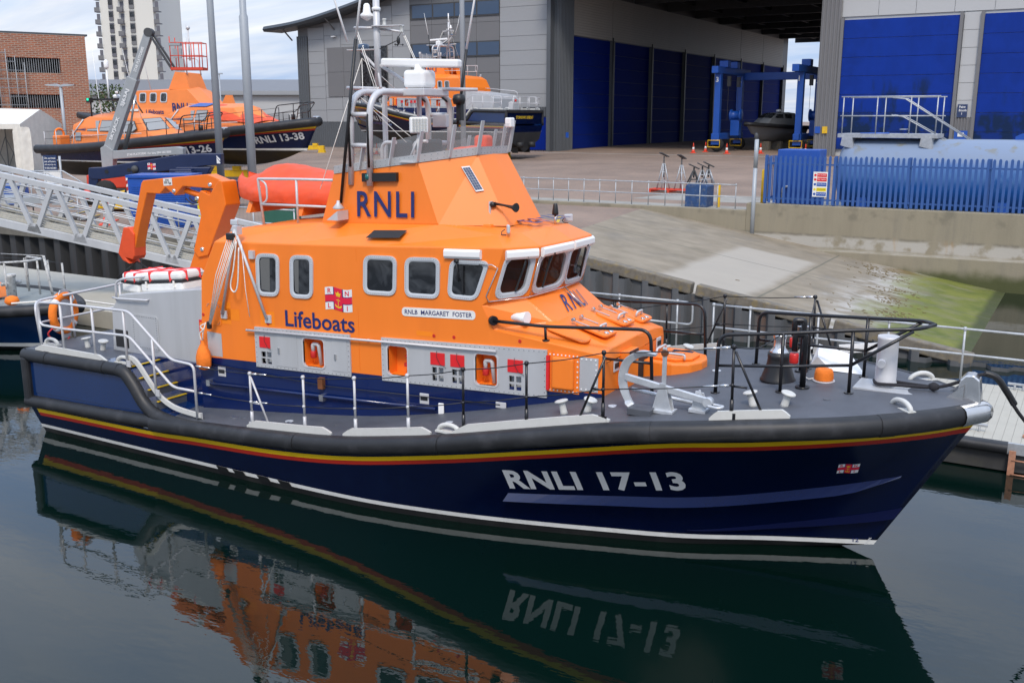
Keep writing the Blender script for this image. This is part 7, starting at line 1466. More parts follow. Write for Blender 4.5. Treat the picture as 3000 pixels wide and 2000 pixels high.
def cradle(x, y, rz, lab, w=2.9, h_=.95):
    t = thing('boat_cradle', lab, 'boat cradle', (x, y, gz(y)), rz, 'yellow boat cradles')
    m = MB(); m.box((0, 0, h_ * .52), (w, .35, h_ * .42)); m.build('beam', 'yellow', t, bevel=.02)
    for s in (-1, 1): m = MB(); m.prism([(-.5, 0), (.5, 0), (.22, h_ * .75), (-.22, h_ * .75)], lambda a, b, d, s=s: (s * w * .42 + a * .7, d, b), -.22, .22); m.build('foot', 'yellow', t); m = MB(); m.box((s * w * .22, 0, h_ * .85), (.45, .4, h_ * .28)); m.build('chock', 'yellow', t)
cradle(-28.0, 29.6, R(30), 'yellow steel cradle under the hull numbered 13-38'); cradle(-23.9, 30.3, R(75), 'yellow steel cradle under the bow end of the hull numbered 13-38', 2.0); cradle(-30.5, 23.4, R(90), 'yellow cradle under the hull numbered 13-26', 2.6, .55); cradle(-24.5, 23.4, R(90), 'yellow cradle under the fore end of the hull numbered 13-26', 2.6, .6)
# the other large lifeboat by the hall: same build as the moored one
t18 = copy_tree(SEV, None, ('bow_number', 'name_lettering', 'anchor_post', 'anchor_pad', 'post_sheave', 'crane_', 'pivot_pin', 'hydraulic_hose', 'load_plate', 'stern_name', 'draught'))
t18.name = 'yard_lifeboat.002'; t18.location = (-23.3, 58, 4.9); t18.rotation_euler = (0, 0, R(180)); t18.scale = (1.09, 1.09, 1.09)
tag(t18, 'large navy and orange lifeboat ashore before the grey hall, numbered 17-18, stern to the right', 'lifeboat', 'lifeboats standing in the yard')
for s in (-1, 1): text_obj('bow_number', 'RNLI 17-18', (lambda a, b, d=0, s=s: hxz((10.81 + a) if s < 0 else (13.36 - a), .81 + .094 * (a if s < 0 else 2.55 - a) + b, .008, s)), 'text_white', t18, width=2.52, height=.375, bold=.035, cuts=1)
text_obj('stern_name', 'STORNOWAY LIFEBOAT', lambda a, b: V((-.02, 1.3 - a, 1.1 + b)), 'text_yellow', t18, width=2.6, height=.22, bold=.02)
for y in (-.9, .9):
    m = MB(); m.tube([(-.1, y, -.6), (-.1, y, -1.0)], .3, 12); m.box((.3, y, -.95), (.5, .05, .9)); m.build('propeller_tunnel', 'antifoul', t18)
cradle(-25.2, 57, R(90), 'yellow cradle under the stern of the lifeboat numbered 17-18', 3.2, .9); cradle(-36, 57, R(90), 'yellow cradle under the bow of the lifeboat numbered 17-18', 3.0, .9); cradle(-48.5, 60, R(20), 'empty yellow cradle standing left of the lifeboat by the hall', 3.2, .9); cradle(-30.5, 56.5, R(10), 'yellow cradle under the middle of the lifeboat numbered 17-18', 3.0, .8)
# third lifeboat, mostly hidden behind the nearer two
t = thing('yard_lifeboat', 'tall orange lifeboat ashore with RNLI on its cabin, farthest behind the other two', 'lifeboat', (-37.5, 39.8, 3.9), R(190), 'lifeboats standing in the yard')
simple_hull(t, 14.5, 2.4, -.6, .95, 1.9, 2.6, 'navy_far', 'antifoul', .25, 18)
m = MB(); m.polys([[(1.5, 1.7, 2), (9.6, 1.7, 2.2), (10.6, 1.4, 2.6), (8.4, 1.45, 3.0), (8.0, 1.25, 4.2), (3.0, 1.35, 4.3), (1.5, 1.5, 3.0)], [(10.6, 1.4, 2.6), (11.4, 0, 2.7), (9.0, 0, 3.1), (8.4, 1.45, 3.0)], [(8.4, 1.45, 3.0), (9.0, 0, 3.1), (8.5, 0, 4.3), (8.0, 1.25, 4.2)], [(8.0, 1.25, 4.2), (8.5, 0, 4.3), (3.0, 0, 4.5), (3.0, 1.35, 4.3)], [(3.0, 1.35, 4.3), (3.0, 0, 4.5), (1.5, 0, 3.2), (1.5, 1.5, 3.0)],
   [(3.0, 1.0, 4.3), (4.9, 1.0, 4.35), (4.3, .9, 5.6), (3.4, .9, 5.5)], [(4.9, 1.0, 4.35), (5.4, 0, 4.4), (4.6, 0, 5.6), (4.3, .9, 5.6)], [(3.0, 1.0, 4.3), (3.4, .9, 5.5), (3.4, 0, 5.5), (3.0, 0, 4.3)], [(3.4, .9, 5.5), (4.3, .9, 5.6), (4.6, 0, 5.6), (3.4, 0, 5.5)]], True); m.build('cabin', 'orange_far', t, weld=True)
for w in ((7.9, 3.35), (7.0, 3.45), (6.05, 3.45), (5.1, 3.45)):
    m = MB(); m.prism([(w[0] + a, w[1] + .3 + b) for a, b in rrect(.62, .72, .15)], lambda a, b, d: (a, 1.45 + d - .17 * (b - 3.2), b), .0, .03); f_ = m.build('window', 'frame_grey', t); m = MB(); m.prism([(w[0] + a, w[1] + .3 + b) for a, b in rrect(.48, .58, .12)], lambda a, b, d: (a, 1.45 + d - .17 * (b - 3.2), b), .03, .035); m.build('pane', 'glass_dark', f_)
text_obj('side_lettering', 'RNLI', lambda a, b: V((4.2 - a, 1.62, 2.75 + b)), 'text_blue', t, width=1.4, height=.6, bold=.03); text_obj('side_lettering', 'Lifeboats', lambda a, b: V((6.6 - a, 1.62, 2.55 + b)), 'text_blue', t, width=1.6, height=.35, bold=.02)
m = MB(); m.box((8.2, 1.60, 2.85), (1.8, .03, .16)); m.build('name_board', 'white_paint', t)
m = MB()
for s in (-1, 1): m.tube(bend([(3.3, s * .8, 5.4), (3.5, s * .8, 6.6), (4.4, s * .6, 6.6)], .3), .05, 8); m.tube([(1.2, s * 1.8, 3.3), (-.5, s * 1.8, 3.2)], .03, 6)
m.tube([(3.6, 0, 6.4), (3.6, 0, 8.6)], .06, 8); m.lathe([(.1, 8.6), (.16, 8.7), (.12, 8.85)], (3.6, 0, 0), 10); m.tube([(6.5, 1, 4.2), (7.2, 1, 7.4)], [.03, .01], 6); m.tube([(3.4, .7, 5.5), (3.2, .7, 9.0)], [.03, .01], 6); m.build('mast', 'rail', t)
m = MB()
for k in range(5): m.tube([(-.4 + .7 * k, 2.0, 2.2), (-.4 + .7 * k, 2.0, 3.2)], .03, 6)
m.tube([(-.4, 2.0, 3.2), (2.4, 2.0, 3.25)], .03, 6); m.tube([(-.4, 2.0, 2.7), (2.4, 2.0, 2.75)], .025, 6); m.build('stern_rail', 'rail', t)
m = MB(); m.prism([(-.8, 2.0), (1.4, 2.0), (.3, 3.9), (-.1, 3.9)], lambda a, b, d: (a, d, b), .2, .5); m.build('stern_fin', 'orange_far', t)
# ================================================================== plant, gangway, quay clutter (frames turned to face the water side)
LA = R(30.37)
# boom lift
t = thing('boom_lift', 'grey and red boom lift with its red basket raised above the yard lifeboats', 'boom lift', (-22.6, 17.6, 2.2), LA)
m = MB(); m.prism([(-1.3, .75), (1.55, .75), (1.55, 1.55), (.9, 1.75), (-.2, 1.6), (-1.3, 1.35)], lambda a, b, d: (a, d, b), -.75, .75); m.build('turntable', 'lift_red', t, bevel=.06); text_obj('side_lettering', 'SKYJACK', lambda a, b: V((-1.15 + a, -.77, .95 + b)), 'lift_red', t, width=1.0, height=.2, bold=.02)
for x in (-1.2, 1.3):
    for y in (-.9, .9): m = MB(); m.lathe([(.15, -.16), (.42, -.17), (.47, -.1), (.47, .1), (.42, .17), (.15, .16)], (x, y, .47), 18, M=Matrix.Rotation(R(90), 3, 'X')); w_ = m.build('wheel', 'tyre', t); m = MB(); m.lathe([(.04, -.18), (.24, -.18), (.24, .18), (.04, .18)], (x, y, .47), 14, M=Matrix.Rotation(R(90), 3, 'X')); m.build('rim', 'lift_red', w_)
m = MB(); m.box((0, 0, .62), (2.7, 1.5, .25)); m.build('chassis', 'steel_dark', t)
m = MB(); m.prism([(-.7, 1.5), (-.2, 1.5), (-.1, 2.5), (-.45, 2.75), (-.7, 2.6)], lambda a, b, d: (a, d, b), -.28, .28); m.build('riser', 'lift_grey', t, bevel=.03)
m = MB(); m.prism([(-.5, 2.05), (3.2, 2.30), (3.2, 2.60), (2.9, 2.66), (-.5, 2.45)], lambda a, b, d: (a, d, b), -.26, .26); lb_ = m.build('lower_boom', 'lift_grey', t, bevel=.03); text_obj('lettering', 'STAR PLATFORMS  For hire: 0844 682 0000', lambda a, b: V((.55 + a, -.275, 2.23 + b + .068 * a)), 'text_white', lb_, width=2.1, height=.11, bold=.03)
m = MB(); m.bar((-.4, 0, 2.4), (1.05, 0, 5.8), .5, .46, up=(0, 1, 0)); m.build('main_boom', 'lift_grey', t, bevel=.03); m = MB(); m.bar((.9, 0, 5.4), (1.95, 0, 7.85), .36, .36, up=(0, 1, 0)); ub = m.build('telescopic_boom', 'lift_grey', t, bevel=.03)
dirb = V((1.45, 0, 3.4)).normalized(); upb = V((-dirb.z, 0, dirb.x))
for s_, txt, w in ((.62, 'SKYJACK', 1.15), (2.3, 'SJ63AJ', .85)): text_obj('boom_lettering', txt, lambda a, b, s_=s_: V((-.4, -.27, 2.4)) + dirb * (s_ + a) + upb * (-.10 + b), 'text_white', ub, width=w, height=.20, bold=.03)
dd = V((1.05, 0, 2.45)).normalized(); text_obj('boom_lettering', 'STAR PLATFORMS', lambda a, b: V((.9, -.2, 5.4)) + dd * (.75 + a) + V((-dd.z, 0, dd.x)) * (-.08 + b), 'text_white', ub, width=1.2, height=.14, bold=.03)
m = MB(); m.tube([(.35, 0, 2.5), (.75, 0, 3.7)], .10, 10); m.build('ram_cylinder', 'steel_dark', t); m = MB(); m.tube([(.75, 0, 3.7), (1.05, 0, 5.0)], .05, 10); m.build('ram_rod', 'steel', t)
m = MB(); m.lathe([(.2, -.2), (.2, .2)], (1.95, 0, 7.85), 14, M=Matrix.Rotation(R(90), 3, 'X')); m.bar((1.98, -.12, 7.8), (2.95, -.12, 6.15), .08, .14, up=(0, 1, 0)); m.bar((2.06, .12, 7.8), (3.02, .12, 6.2), .08, .14, up=(0, 1, 0)); m.build('jib', 'steel_dark', t)
bk = MB(); bk.box((3.7, 0, 6.22), (1.5, .8, .12)); bk = bk.build('basket_floor', 'lift_red', t)
for x in (2.98, 3.35, 3.72, 4.08, 4.44):
    for y in (-.38, .38): m = MB(); m.tube([(x, y, 6.25), (x, y, 7.4 if x > 3.2 else 7.65)], .022, 6); m.build('basket_post', 'lift_red', t)
for z in (6.8, 7.38):
    m = MB(); m.tube([(2.98, -.38, z), (4.44, -.38, z), (4.44, .38, z), (2.98, .38, z)], .022, 6, closed=True); m.build('basket_rail', 'lift_red', t)
m = MB(); m.box((3.2, -.3, 7.3), (.55, .25, .12)); m.box((3.3, -.34, 6.9), (.4, .1, .42)); m.build('control_box', 'lift_grey', t)
# navy mobile crane
t = thing('mobile_crane', 'navy mobile crane with lowered boom and a lifeboat emblem, in front of the boom lift', 'crane', (-18.6, 16.5, 2.16), LA)
m = MB(); m.prism([(-3.05, 1.50), (-2.9, 1.35), (-2.4, 1.35), (2.2, 1.95), (2.95, 2.0), (2.95, 2.48), (2.2, 2.48), (1.2, 2.45), (-2.4, 1.88), (-3.0, 1.86)], lambda a, b, d: (a, d, b), -.24, .24); bm_ = m.build('boom', 'crane_navy', t, bevel=.03)
flagpiece(bm_, lambda a, b, d=0: V((-.35 + a, -.25 - d, 1.78 + b)), .36, .28, 'boom_emblem')
for x in (-2.2, -1.2): m = MB(); m.cyl((x, -.255, 1.68 + .13 * (x + 2.4) * .5), (x, -.24, 1.68 + .13 * (x + 2.4) * .5), .09, n=14); m.build('boom_hole', 'black', bm_)
m = MB(); m.lathe([(.02, .14), (.1, .12), (.16, .06), (.17, 0)], (-.92, -.26, 1.80), 16, M=Matrix.Rotation(R(90), 3, 'X')); m.build('cable_drum', 'steel_dark', bm_)
m = MB(); m.prism([(2.75, 2.05), (2.9, 2.05), (2.9, 2.1), (2.75, 2.3)], lambda a, b, d: (a, d, b), -.255, -.245); m.prism([(2.75, 2.4), (2.75, 2.33), (2.9, 2.15), (2.9, 2.25)], lambda a, b, d: (a, d, b), -.255, -.245); m.build('warning_stripe', 'text_white', bm_)
m = MB(); m.prism([(-3.05, 1.5), (-2.6, 1.42), (-2.75, .95), (-3.1, 1.0)], lambda a, b, d: (a, d, b), -.2, .2); m.build('hook_sheave', 'crane_navy', t, bevel=.03)
m = MB(); m.box((1.2, 0, 1.35), (1.0, 1.2, .95)); m.prism([(.6, .9), (1.9, .9), (2.5, 1.9), (.9, 1.9)], lambda a, b, d: (a, d, b), -.3, .3); m.build('turret', 'crane_navy', t, bevel=.05)
m = MB(); m.prism([(.85, .95), (1.85, .95), (1.85, 1.75), (1.1, 1.75)], lambda a, b, d: (a, d, b), -1.05, -.45); cb = m.build('cab', 'crane_navy', t, bevel=.05); m = MB(); m.prism([(1.2, 1.3), (1.72, 1.3), (1.72, 1.68), (1.3, 1.68)], lambda a, b, d: (a, d, b), -1.065, -1.052); m.build('cab_window', 'glass_dark', cb)
m = MB(); m.prism([(-1.2, .55), (3.3, .55), (3.45, .8), (3.45, 1.25), (2.2, 1.28), (2.0, .95), (-1.2, .95)], lambda a, b, d: (a, d, b), -1.1, 1.1); m.build('carrier', 'crane_navy', t, bevel=.04)
for x in (-.6, 2.75):
    for y in (-1.05, 1.05): m = MB(); m.lathe([(.15, -.2), (.52, -.22), (.6, -.14), (.6, .14), (.52, .22), (.15, .2)], (x, y, .6), 20, M=Matrix.Rotation(R(90), 3, 'X')); m.build('wheel', 'tyre', t)
# gangway
zl = lambda s: 3.02 - .2303 * s
t = thing('gangway', 'silver aluminium truss gangway sloping down to the pontoon behind the stern', 'gangway', (-11.62, 4.36, 0), LA)
S0, S1 = -4.2, 9.6
for y, nm in ((0, 'near'), (1.45, 'far')):
    for h_, w, hh in ((1.50, .15, .17), (.0, .14, .25)): m = MB(); m.bar((S0, y, zl(S0) + h_), (S1, y, zl(S1) + h_), w, hh, up=(0, 0, 1)); m.build('chord', 'alu', t, bevel=.01)
    off = .38
    for k in range(-4, 7):
        sa = off + 1.41 * k
        if sa - .7 < S0 or sa + .7 > S1: continue
        m = MB(); m.bar((sa - .62, y, zl(sa - .62) + .08), (sa - .08, y, zl(sa) + 1.45), .13, .14, up=(0, 1, 0)); m.build('diagonal', 'alu', t); m = MB(); m.bar((sa + .62, y, zl(sa + .62) + .08), (sa + .08, y, zl(sa) + 1.45), .13, .14, up=(0, 1, 0)); m.build('diagonal', 'alu', t)
        m = MB(); m.prism([(-.22, -.06), (.22, -.06), (.12, .2), (-.12, .2)], lambda a, b, d, sa=sa, y=y: (sa + .70 + a, y + d, zl(sa + .70 + a) + b), -.07, .07); m.build('gusset', 'alu', t)
    for h_ in (.48, .78, 1.08): m = MB(); m.tube([(S0, y + (.08 if y < 1 else -.08), zl(S0) + h_), (S1, y + (.08 if y < 1 else -.08), zl(S1) + h_)], .022, 6); m.build('inner_rail', 'alu', t)
m = MB(); m.bar((S0, .72, zl(S0) + .06), (S1, .72, zl(S1) + .06), 1.32, .05); m.build('walkway', 'pontoon_deck', t)
for y in (.1, 1.35):
    for k in range(3): m = MB(); m.bar((S0, y, zl(S0) + .16 + .07 * k), (S1, y, zl(S1) + .16 + .07 * k), .03, .045); m.build('kick_slat', 'pontoon_deck', t)
m = MB(); m.box((S1 + .2, .72, zl(S1) - .03), (1.0, 1.5, .08)); m.build('landing_plate', 'alu', t)
t = thing('gangway_landing', 'grey steel landing with yellow edged steps at the shore end of the gangway', 'landing', (-19.3, 10.9, 2.08), LA)
m = MB(); m.box((-1.0, .6, .85), (3.2, 1.6, .25)); m.build('deck', 'lift_grey', t)
for k in range(4): m = MB(); m.box((.85 + .32 * k, .6, .70 - .2 * k), (.34, 1.5, .06)); s_ = m.build('step', 'lift_grey', t); m = MB(); m.box((1.0 + .32 * k, .6, .735 - .2 * k), (.06, 1.5, .012)); m.build('step_edge', 'yellow_stripe', s_)
for x in (-2.4, -.8, .5):
    for y in (-.1, 1.3): m = MB(); m.tube([(x, y, 0), (x, y, 1.95)], .03, 6); m.build('post', 'galv', t)
for y in (-.1, 1.3):
    for z in (1.45, 1.95): m = MB(); m.tube([(-2.6, y, z), (.6, y, z), (2.1, y, z - .95)], .03, 6); m.build('rail', 'galv', t)
handrail('quay_handrail', 'grey tube handrail along the quay edge behind the gangway', [(-36 + 1.9 * k, 11.1, 2.08) for k in range(17)], 1.05, .55)
# quay clutter
t = thing('blue_container', 'blue shutter-fronted steel store on the quay behind the orange crane', 'container', (-13.95, 11.2, 2.08), LA)
m = MB(); m.box((1.15, .6, .95), (2.3, 1.6, 1.9)); m.build('body', 'paint_blue', t, bevel=.03)
me = MB().box((0, 0, 0), (2.0, .04, .06)).mesh('shutter_slat', 'paint_blue')
for k in range(20): link_mesh('shutter_slat', me, t, (1.15, -.22, .15 + .075 * k))
m = MB(); m.box((1.15, .6, 1.95), (2.4, 1.7, .10)); m.build('roof', 'paint_blue', t)
def at30(name, lab, cat, x, y, z=2.08): return thing(name, lab, cat, (x, y, z), LA)
t = at30('yellow_bin', 'yellow plastic bin between the blue store and the orange crane column', 'bin', -10.6, 12.0); m = MB(); m.prism([(-.32, 0), (.32, 0), (.38, 1.15), (-.38, 1.15)], lambda a, b, d: (a, d, b), -.3, .3); m.build('body', 'yellow_plastic', t, bevel=.03); m = MB(); m.box((0, 0, 1.2), (.85, .7, .12)); m.build('lid', 'yellow_plastic', t, bevel=.03)
t = at30('green_bin', 'dark green box behind the crane column, right of the yellow bin', 'bin', -8.9, 14.0); m = MB(); m.box((0, 0, .7), (1.3, .9, 1.4)); m.build('body', 'green_plastic', t, bevel=.05); m = MB(); m.box((0, 0, 1.45), (1.4, 1.0, .12)); m.build('lid', 'green_plastic', t, bevel=.04)
t = at30('yellow_machine', 'yellow machine with a striped warning board behind the gangway', 'machine', -19.6, 15.2, 2.1); m = MB(); m.prism([(-.9, .2), (1.2, .15), (1.3, .75), (.4, 1.0), (-.9, .7)], lambda a, b, d: (a, d, b), -.6, .6); m.build('body', 'yellow', t, bevel=.05); m = MB(); m.lathe([(.1, -.2), (.42, -.2), (.45, 0), (.42, .2), (.1, .2)], (-.4, -.6, 1.0), 16, M=Matrix.Rotation(R(90), 3, 'X')); m.build('spare_wheel', 'tyre', t)
m = MB(); m.box((.75, -.65, 1.1), (.4, .04, .9)); wb_ = m.build('warning_board', 'white_paint', t)
for k in range(3): m = MB(); m.prism([(-.2, .1), (-.2, -.05), (.2, .15), (.2, .3)], lambda a, b, d, k=k: (.75 + a, -.68 + d, .75 + .28 * k + b), -.004, .004); m.build('warning_stripe', 'red_stripe', wb_)
for x, y, lab in ((-15.6, 11.3, 'big orange and white cone left of the blue store'), (-16.6, 12.2, 'orange and white cone half hidden behind the gangway truss'), (-15.0, 12.6, 'orange and white cone close behind the blue store edge')): cone(x, y, gz(y), lab, 1.0)
t = at30('low_blue_box', 'low blue box behind the far left of the gangway', 'box', -27.5, 14.6, 2.1); m = MB(); m.box((0, 0, .5), (2.2, 1.2, 1.0)); m.build('body', 'paint_blue', t, bevel=.03)
t = at30('security_sign', 'navy and white notice board on a post beside the quay rail', 'sign', -26.9, 17.0, 2.15)
m = MB(); m.tube([(-.35, .06, 0), (-.35, .06, 2.2)], .04, 6); m.tube([(.45, .06, 0), (.45, .06, 2.2)], .06, 6); m.build('post', 'galv', t)
m = MB(); m.box((0, 0, 1.88), (.66, .03, .72)); bd = m.build('upper_board', 'navy_panel', t); m = MB(); m.box((.05, 0, .98), (.86, .03, .98)); m.build('lower_board', 'white_paint', t)
for k, w in enumerate(('On arrival', 'out of hours', 'call security on', '01202 663283')): text_obj('lettering', w, lambda a, b, k=k: V((-.29 + a, -.022, 2.06 - .16 * k + b)), 'text_white', bd, width=.56, height=.09, bold=.02)
t = at30('orange_raft_heap', 'heap of orange inflatable rafts and covers by the marquee', 'inflatable', -33.5, 17.6, 2.15)
for k, (x, y, w) in enumerate(((0, 0, 1.6), (1.4, .3, 1.2), (-.9, .5, .9))):
    rows = [[(x - w * .5 + w * i / 3, y + w * .35 * (j - 1.5) / 1.5, .05 + (.75 if 0 < i < 3 and 0 < j < 3 else .0) * random.uniform(.7, 1.2)) for i in range(4)] for j in range(4)]; softcover(rows, 'cover', 'orange_cloth', t)
t = at30('covered_boat', 'small boat under a dark blue cover in the mouth of the marquee', 'boat', -39.5, 19.2, 2.2); softcover([[(-1.2 + 2.4 * i / 3, -.6 + 1.2 * j / 3, 1.3 if 0 < j < 3 else .5) for i in range(4)] for j in range(4)], 'cover', 'paint_blue', t); m = MB(); m.box((0, 0, .4), (2.2, .9, .5)); m.build('body', 'grey_boat', t, bevel=.1)
# marquee
t = thing('marquee', 'white fabric marquee at the left edge of the yard', 'marquee', (-46.8, 28.9, gz(29)), LA)
m = MB(); m.polys([[(0, 0, 3.4), (-9, 0, 3.4), (-9, 3.2, 4.6), (0, 3.2, 4.4)], [(0, 3.2, 4.4), (-9, 3.2, 4.6), (-9, 6.4, 3.4), (0, 6.4, 3.4)], [(0, 0, 3.4), (0, 3.2, 4.4), (0, 6.4, 3.4)], [(0, -.02, 3.4), (-9, -.02, 3.4), (-9, -.02, 3.05), (0, -.02, 3.05)], [(0, 6.4, 0), (-9, 6.4, 0), (-9, 6.4, 3.4), (0, 6.4, 3.4)], [(0, 0, 0), (0, 6.4, 0), (0, 6.4, 3.4), (0, 0, 3.4)]]); m.build('canvas', 'tent', t)
for k in range(9):
    m = MB(); m.tube([(-.2 - 1.0 * k, 6.2, 0), (-.2 - 1.0 * k, 6.2, 3.3)], .04, 6); m.tube([(-.2 - 1.0 * k, 6.1, 0), (-1.2 - 1.0 * k, 6.1, 2.4)], .03, 5); m.tube([(-1.2 - 1.0 * k, 6.1, 0), (-.2 - 1.0 * k, 6.1, 2.4)], .03, 5); m.build('frame', 'lift_grey', t)
softcover([[(-.5 + .3 * i, .2 * math.sin(i * 2.2) - .2, z) for i in range(5)] for z in (0, 1.2, 2.4, 3.2)], 'gathered_curtain', 'tent', t)
# ---------------------------------------------------------------- poles and lamps
def pole(x, y, r_, h_, lab, z0=None, step=False):
    z0 = gz(y) if z0 is None else z0; m = MB(); pr = [(r_ * 1.35, 0), (r_ * 1.3, h_ * .42), (r_, h_ * .425), (r_ * .9, h_)] if step else [(r_ * 1.1, 0), (r_ * .85, h_)]; m.lathe(pr, (x, y, z0), 16); o = m.build('steel_pole', 'pole_grey'); tag(o, lab, 'pole', 'tall grey poles')
pole(-17.4, 19.1, .155, 18, 'left of the two tall grey poles standing behind the orange crane'); pole(-16.1, 19.8, .15, 20, 'right and thicker of the two tall grey poles behind the orange crane', step=True); pole(-20.1, 43.9, .17, 24, 'tall grey pole behind the mast of the moored lifeboat')
m = MB(); m.tube([(-3.0, 90, 3.2), (-3.4, 90, 14.6)], .08, 8); 
t = thing('street_lamp', 'twin headed grey street lamp in front of the brick building', 'street lamp', (-48.7, 33.7, gz(33)), LA); m = MB(); m.tube([(0, 0, 0), (0, 0, 6)], .12, 8); m.build('shaft', 'pole_grey', t)
for s in (-1, 1): m = MB(); m.prism([(0, 5.95), (s * 1.0, 6.05), (s * 1.1, 6.12), (s * .3, 6.18), (0, 6.05)], lambda a, b, d: (a, d, b), -.15, .15); m.build('lamp_head', 'pole_grey', t)
# ---------------------------------------------------------------- town behind
t = thing('brick_car_park', 'red brick car park building with barred openings and a pipe trellis', 'building', (-64.1, 47.8, 2.6), LA + R(35)); t.scale = (1.2, 1, 1)
m = MB()
cols = [-16, -13.4, -9.0, -6.9, -1.85, 0]      # facade strips around the openings
opens = [(-11.0, -6.25), (-5.6, -1.9)]
zrows = [(0, 4.45, False), (4.45, 5.65, True), (5.65, 7.55, False), (7.55, 8.85, True), (8.85, 10.9, False)]
for z0, z1, op in zrows:
    if not op: m.box((-10, .3, (z0 + z1) / 2), (20, .6, z1 - z0))
    else:
        for a, b in ((-20, -11.0), (-6.25, -5.6), (-1.9, 0)): m.box(((a + b) / 2, .3, (z0 + z1) / 2), (b - a, .6, z1 - z0))
m.build('brick_facade', 'brickwork', t)
m = MB(); m.box((-.3, 9.9, 5.45), (.6, 18.5, 10.9)); m.build('side_wall', 'brickwork', t); m = MB(); m.box((-10, 6, 5.4), (19, .4, 10.2)); m.build('inner_wall', 'inside', t)
m = MB(); m.box((-10, 10, 10.98), (20.4, 20, .16)); m.build('parapet', 'roof_dark', t); m = MB(); m.box((-10, 3, 6.4), (19.5, 5, .3)); m.build('floor_slab', 'concrete', t)
for z0, z1, op in zrows:
    if op:
        for a, b in opens:
            n = int((b - a) / .16); me = MB().box((0, 0, 0), (.035, .04, z1 - z0)).mesh('bar', 'lift_grey')
            for k in range(n): link_mesh('bar', me, t, (a + .16 * (k + .5), .1, (z0 + z1) / 2))
            m = MB(); m.box(((a + b) / 2 + 1.0, 5.7, (z0 + z1) / 2 + .1), ((b - a) * .45, .05, (z1 - z0) * .7)); m.build('far_opening', 'win_pale', t)
for k, x in enumerate((-4.5, -5.1, -5.7, -6.3, -6.9)): m = MB(); m.tube([(x, -.35, 2.5), (x, -.35, 8.4 + .55 * k)], .035, 5); m.build('trellis_tube', 'lift_grey', t)
for k in range(9): m = MB(); m.tube([(-12, -.35, 3.2 + .75 * k), (-4.5 - (.6 * max(0, k - 6)), -.35, 3.2 + .75 * k)], .035, 5); m.build('trellis_tube', 'lift_grey', t)
m = MB(); m.box((3.2, 1, 2.0), (9, .4, 3.2)); m.build('white_screen', 'clad_white', t)
t = thing('tower_block', 'tall white apartment tower with dark window strips and corner balconies', 'building', (-212.3, 163.8, 3), R(26)); t.scale = (.78, 1, 1)
m = MB(); m.box((11, 9, 35), (18.2, 18, 70)); m.build('core', 'tower_white', t)
for x0, x1, mt in ((4.9, 6.4, 'tower_grey'), (12.0, 13.7, 'clad_mid')):
    me = MB().box((0, 0, 0), (x1 - x0, .3, 2.5)).mesh('window_strip', mt); me2 = MB().box((0, 0, 0), (x1 - x0 - .3, .2, 1.1)).mesh('strip_pane', 'glass_dark')
    for k in range(22): link_mesh('window_strip', me, t, ((x0 + x1) / 2, -.1, 14 + 3.0 * k)); link_mesh('strip_pane', me2, t, ((x0 + x1) / 2, -.25, 14.3 + 3.0 * k))
mf = MB().box((0, 0, 0), (1.9, 1.7, .25)).mesh('balcony_slab', 'tower_grey'); mr2 = MB().box((0, 0, 0), (1.9, .06, 1.0)).mesh('balcony_rail', 'clad_mid'); mw = MB().box((0, 0, 0), (1.1, .1, 2.2)).mesh('balcony_window', 'tower_grey')
for x in (1.0, 9.3, 21.2):
    for k in range(20):
        z = 12 + 3.0 * k; y = -.4 if x == 9.3 else .6; link_mesh('balcony_slab', mf, t, (x, y, z)); link_mesh('balcony_rail', mr2, t, (x, y - .85, z + .6)); link_mesh('balcony_window', mw, t, (x + .2, -.06 if x == 9.3 else 0, z + 1.4))
t = thing('low_warehouse', 'long low pale warehouse with grey roof beyond the yard', 'building', (-146, 109.9, 3), LA)
m = MB(); m.box((30, 15, 3.6), (90, 30, 7.2)); m.build('wall', 'clad_white', t); m = MB(); m.prism([(-1, 7.3), (0, 7.3), (14, 10.6), (31, 7.3)], lambda a, b, d: (d, a, b), -15, 75); m.build('roof', 'clad_mid', t); m = MB(); m.box((30, -.3, 7.6), (90, .5, .9)); m.build('eaves_band', 'clad_light', t)
m = MB(); m.box((20, -.2, 2.6), (34, .3, 2.2)); m.build('dark_opening', 'inside', t); m = MB(); m.box((19, -.4, 4.0), (10, .2, .7)); m.build('green_sign', 'green_plastic', t)
for x in (26, 43): m = MB(); m.tube([(x, -6, 0), (x, -6, 10.8)], .12, 6); m.box((x, -6, 10.9), (1.2, .4, .2)); o = m.build('car_park_lamp', 'pole_grey', None); o.matrix_parent_inverse = Matrix(); o.location = (-146, 109.9, 3); o.rotation_euler = (0, 0, LA); tag(o, 'left lamp post in front of the low warehouse' if x == 26 else 'right lamp post in front of the low warehouse near the hall', 'street lamp', 'warehouse lamp posts')
t = thing('metal_fence', 'grey metal fence panels between the warehouse and the boat hall', 'fence', (-70, 62, 3), LA); m = MB(); m.box((0, 0, 1.8), (26, .3, 3.6)); m.build('sheeting', 'clad_light', t)
random.seed(11)
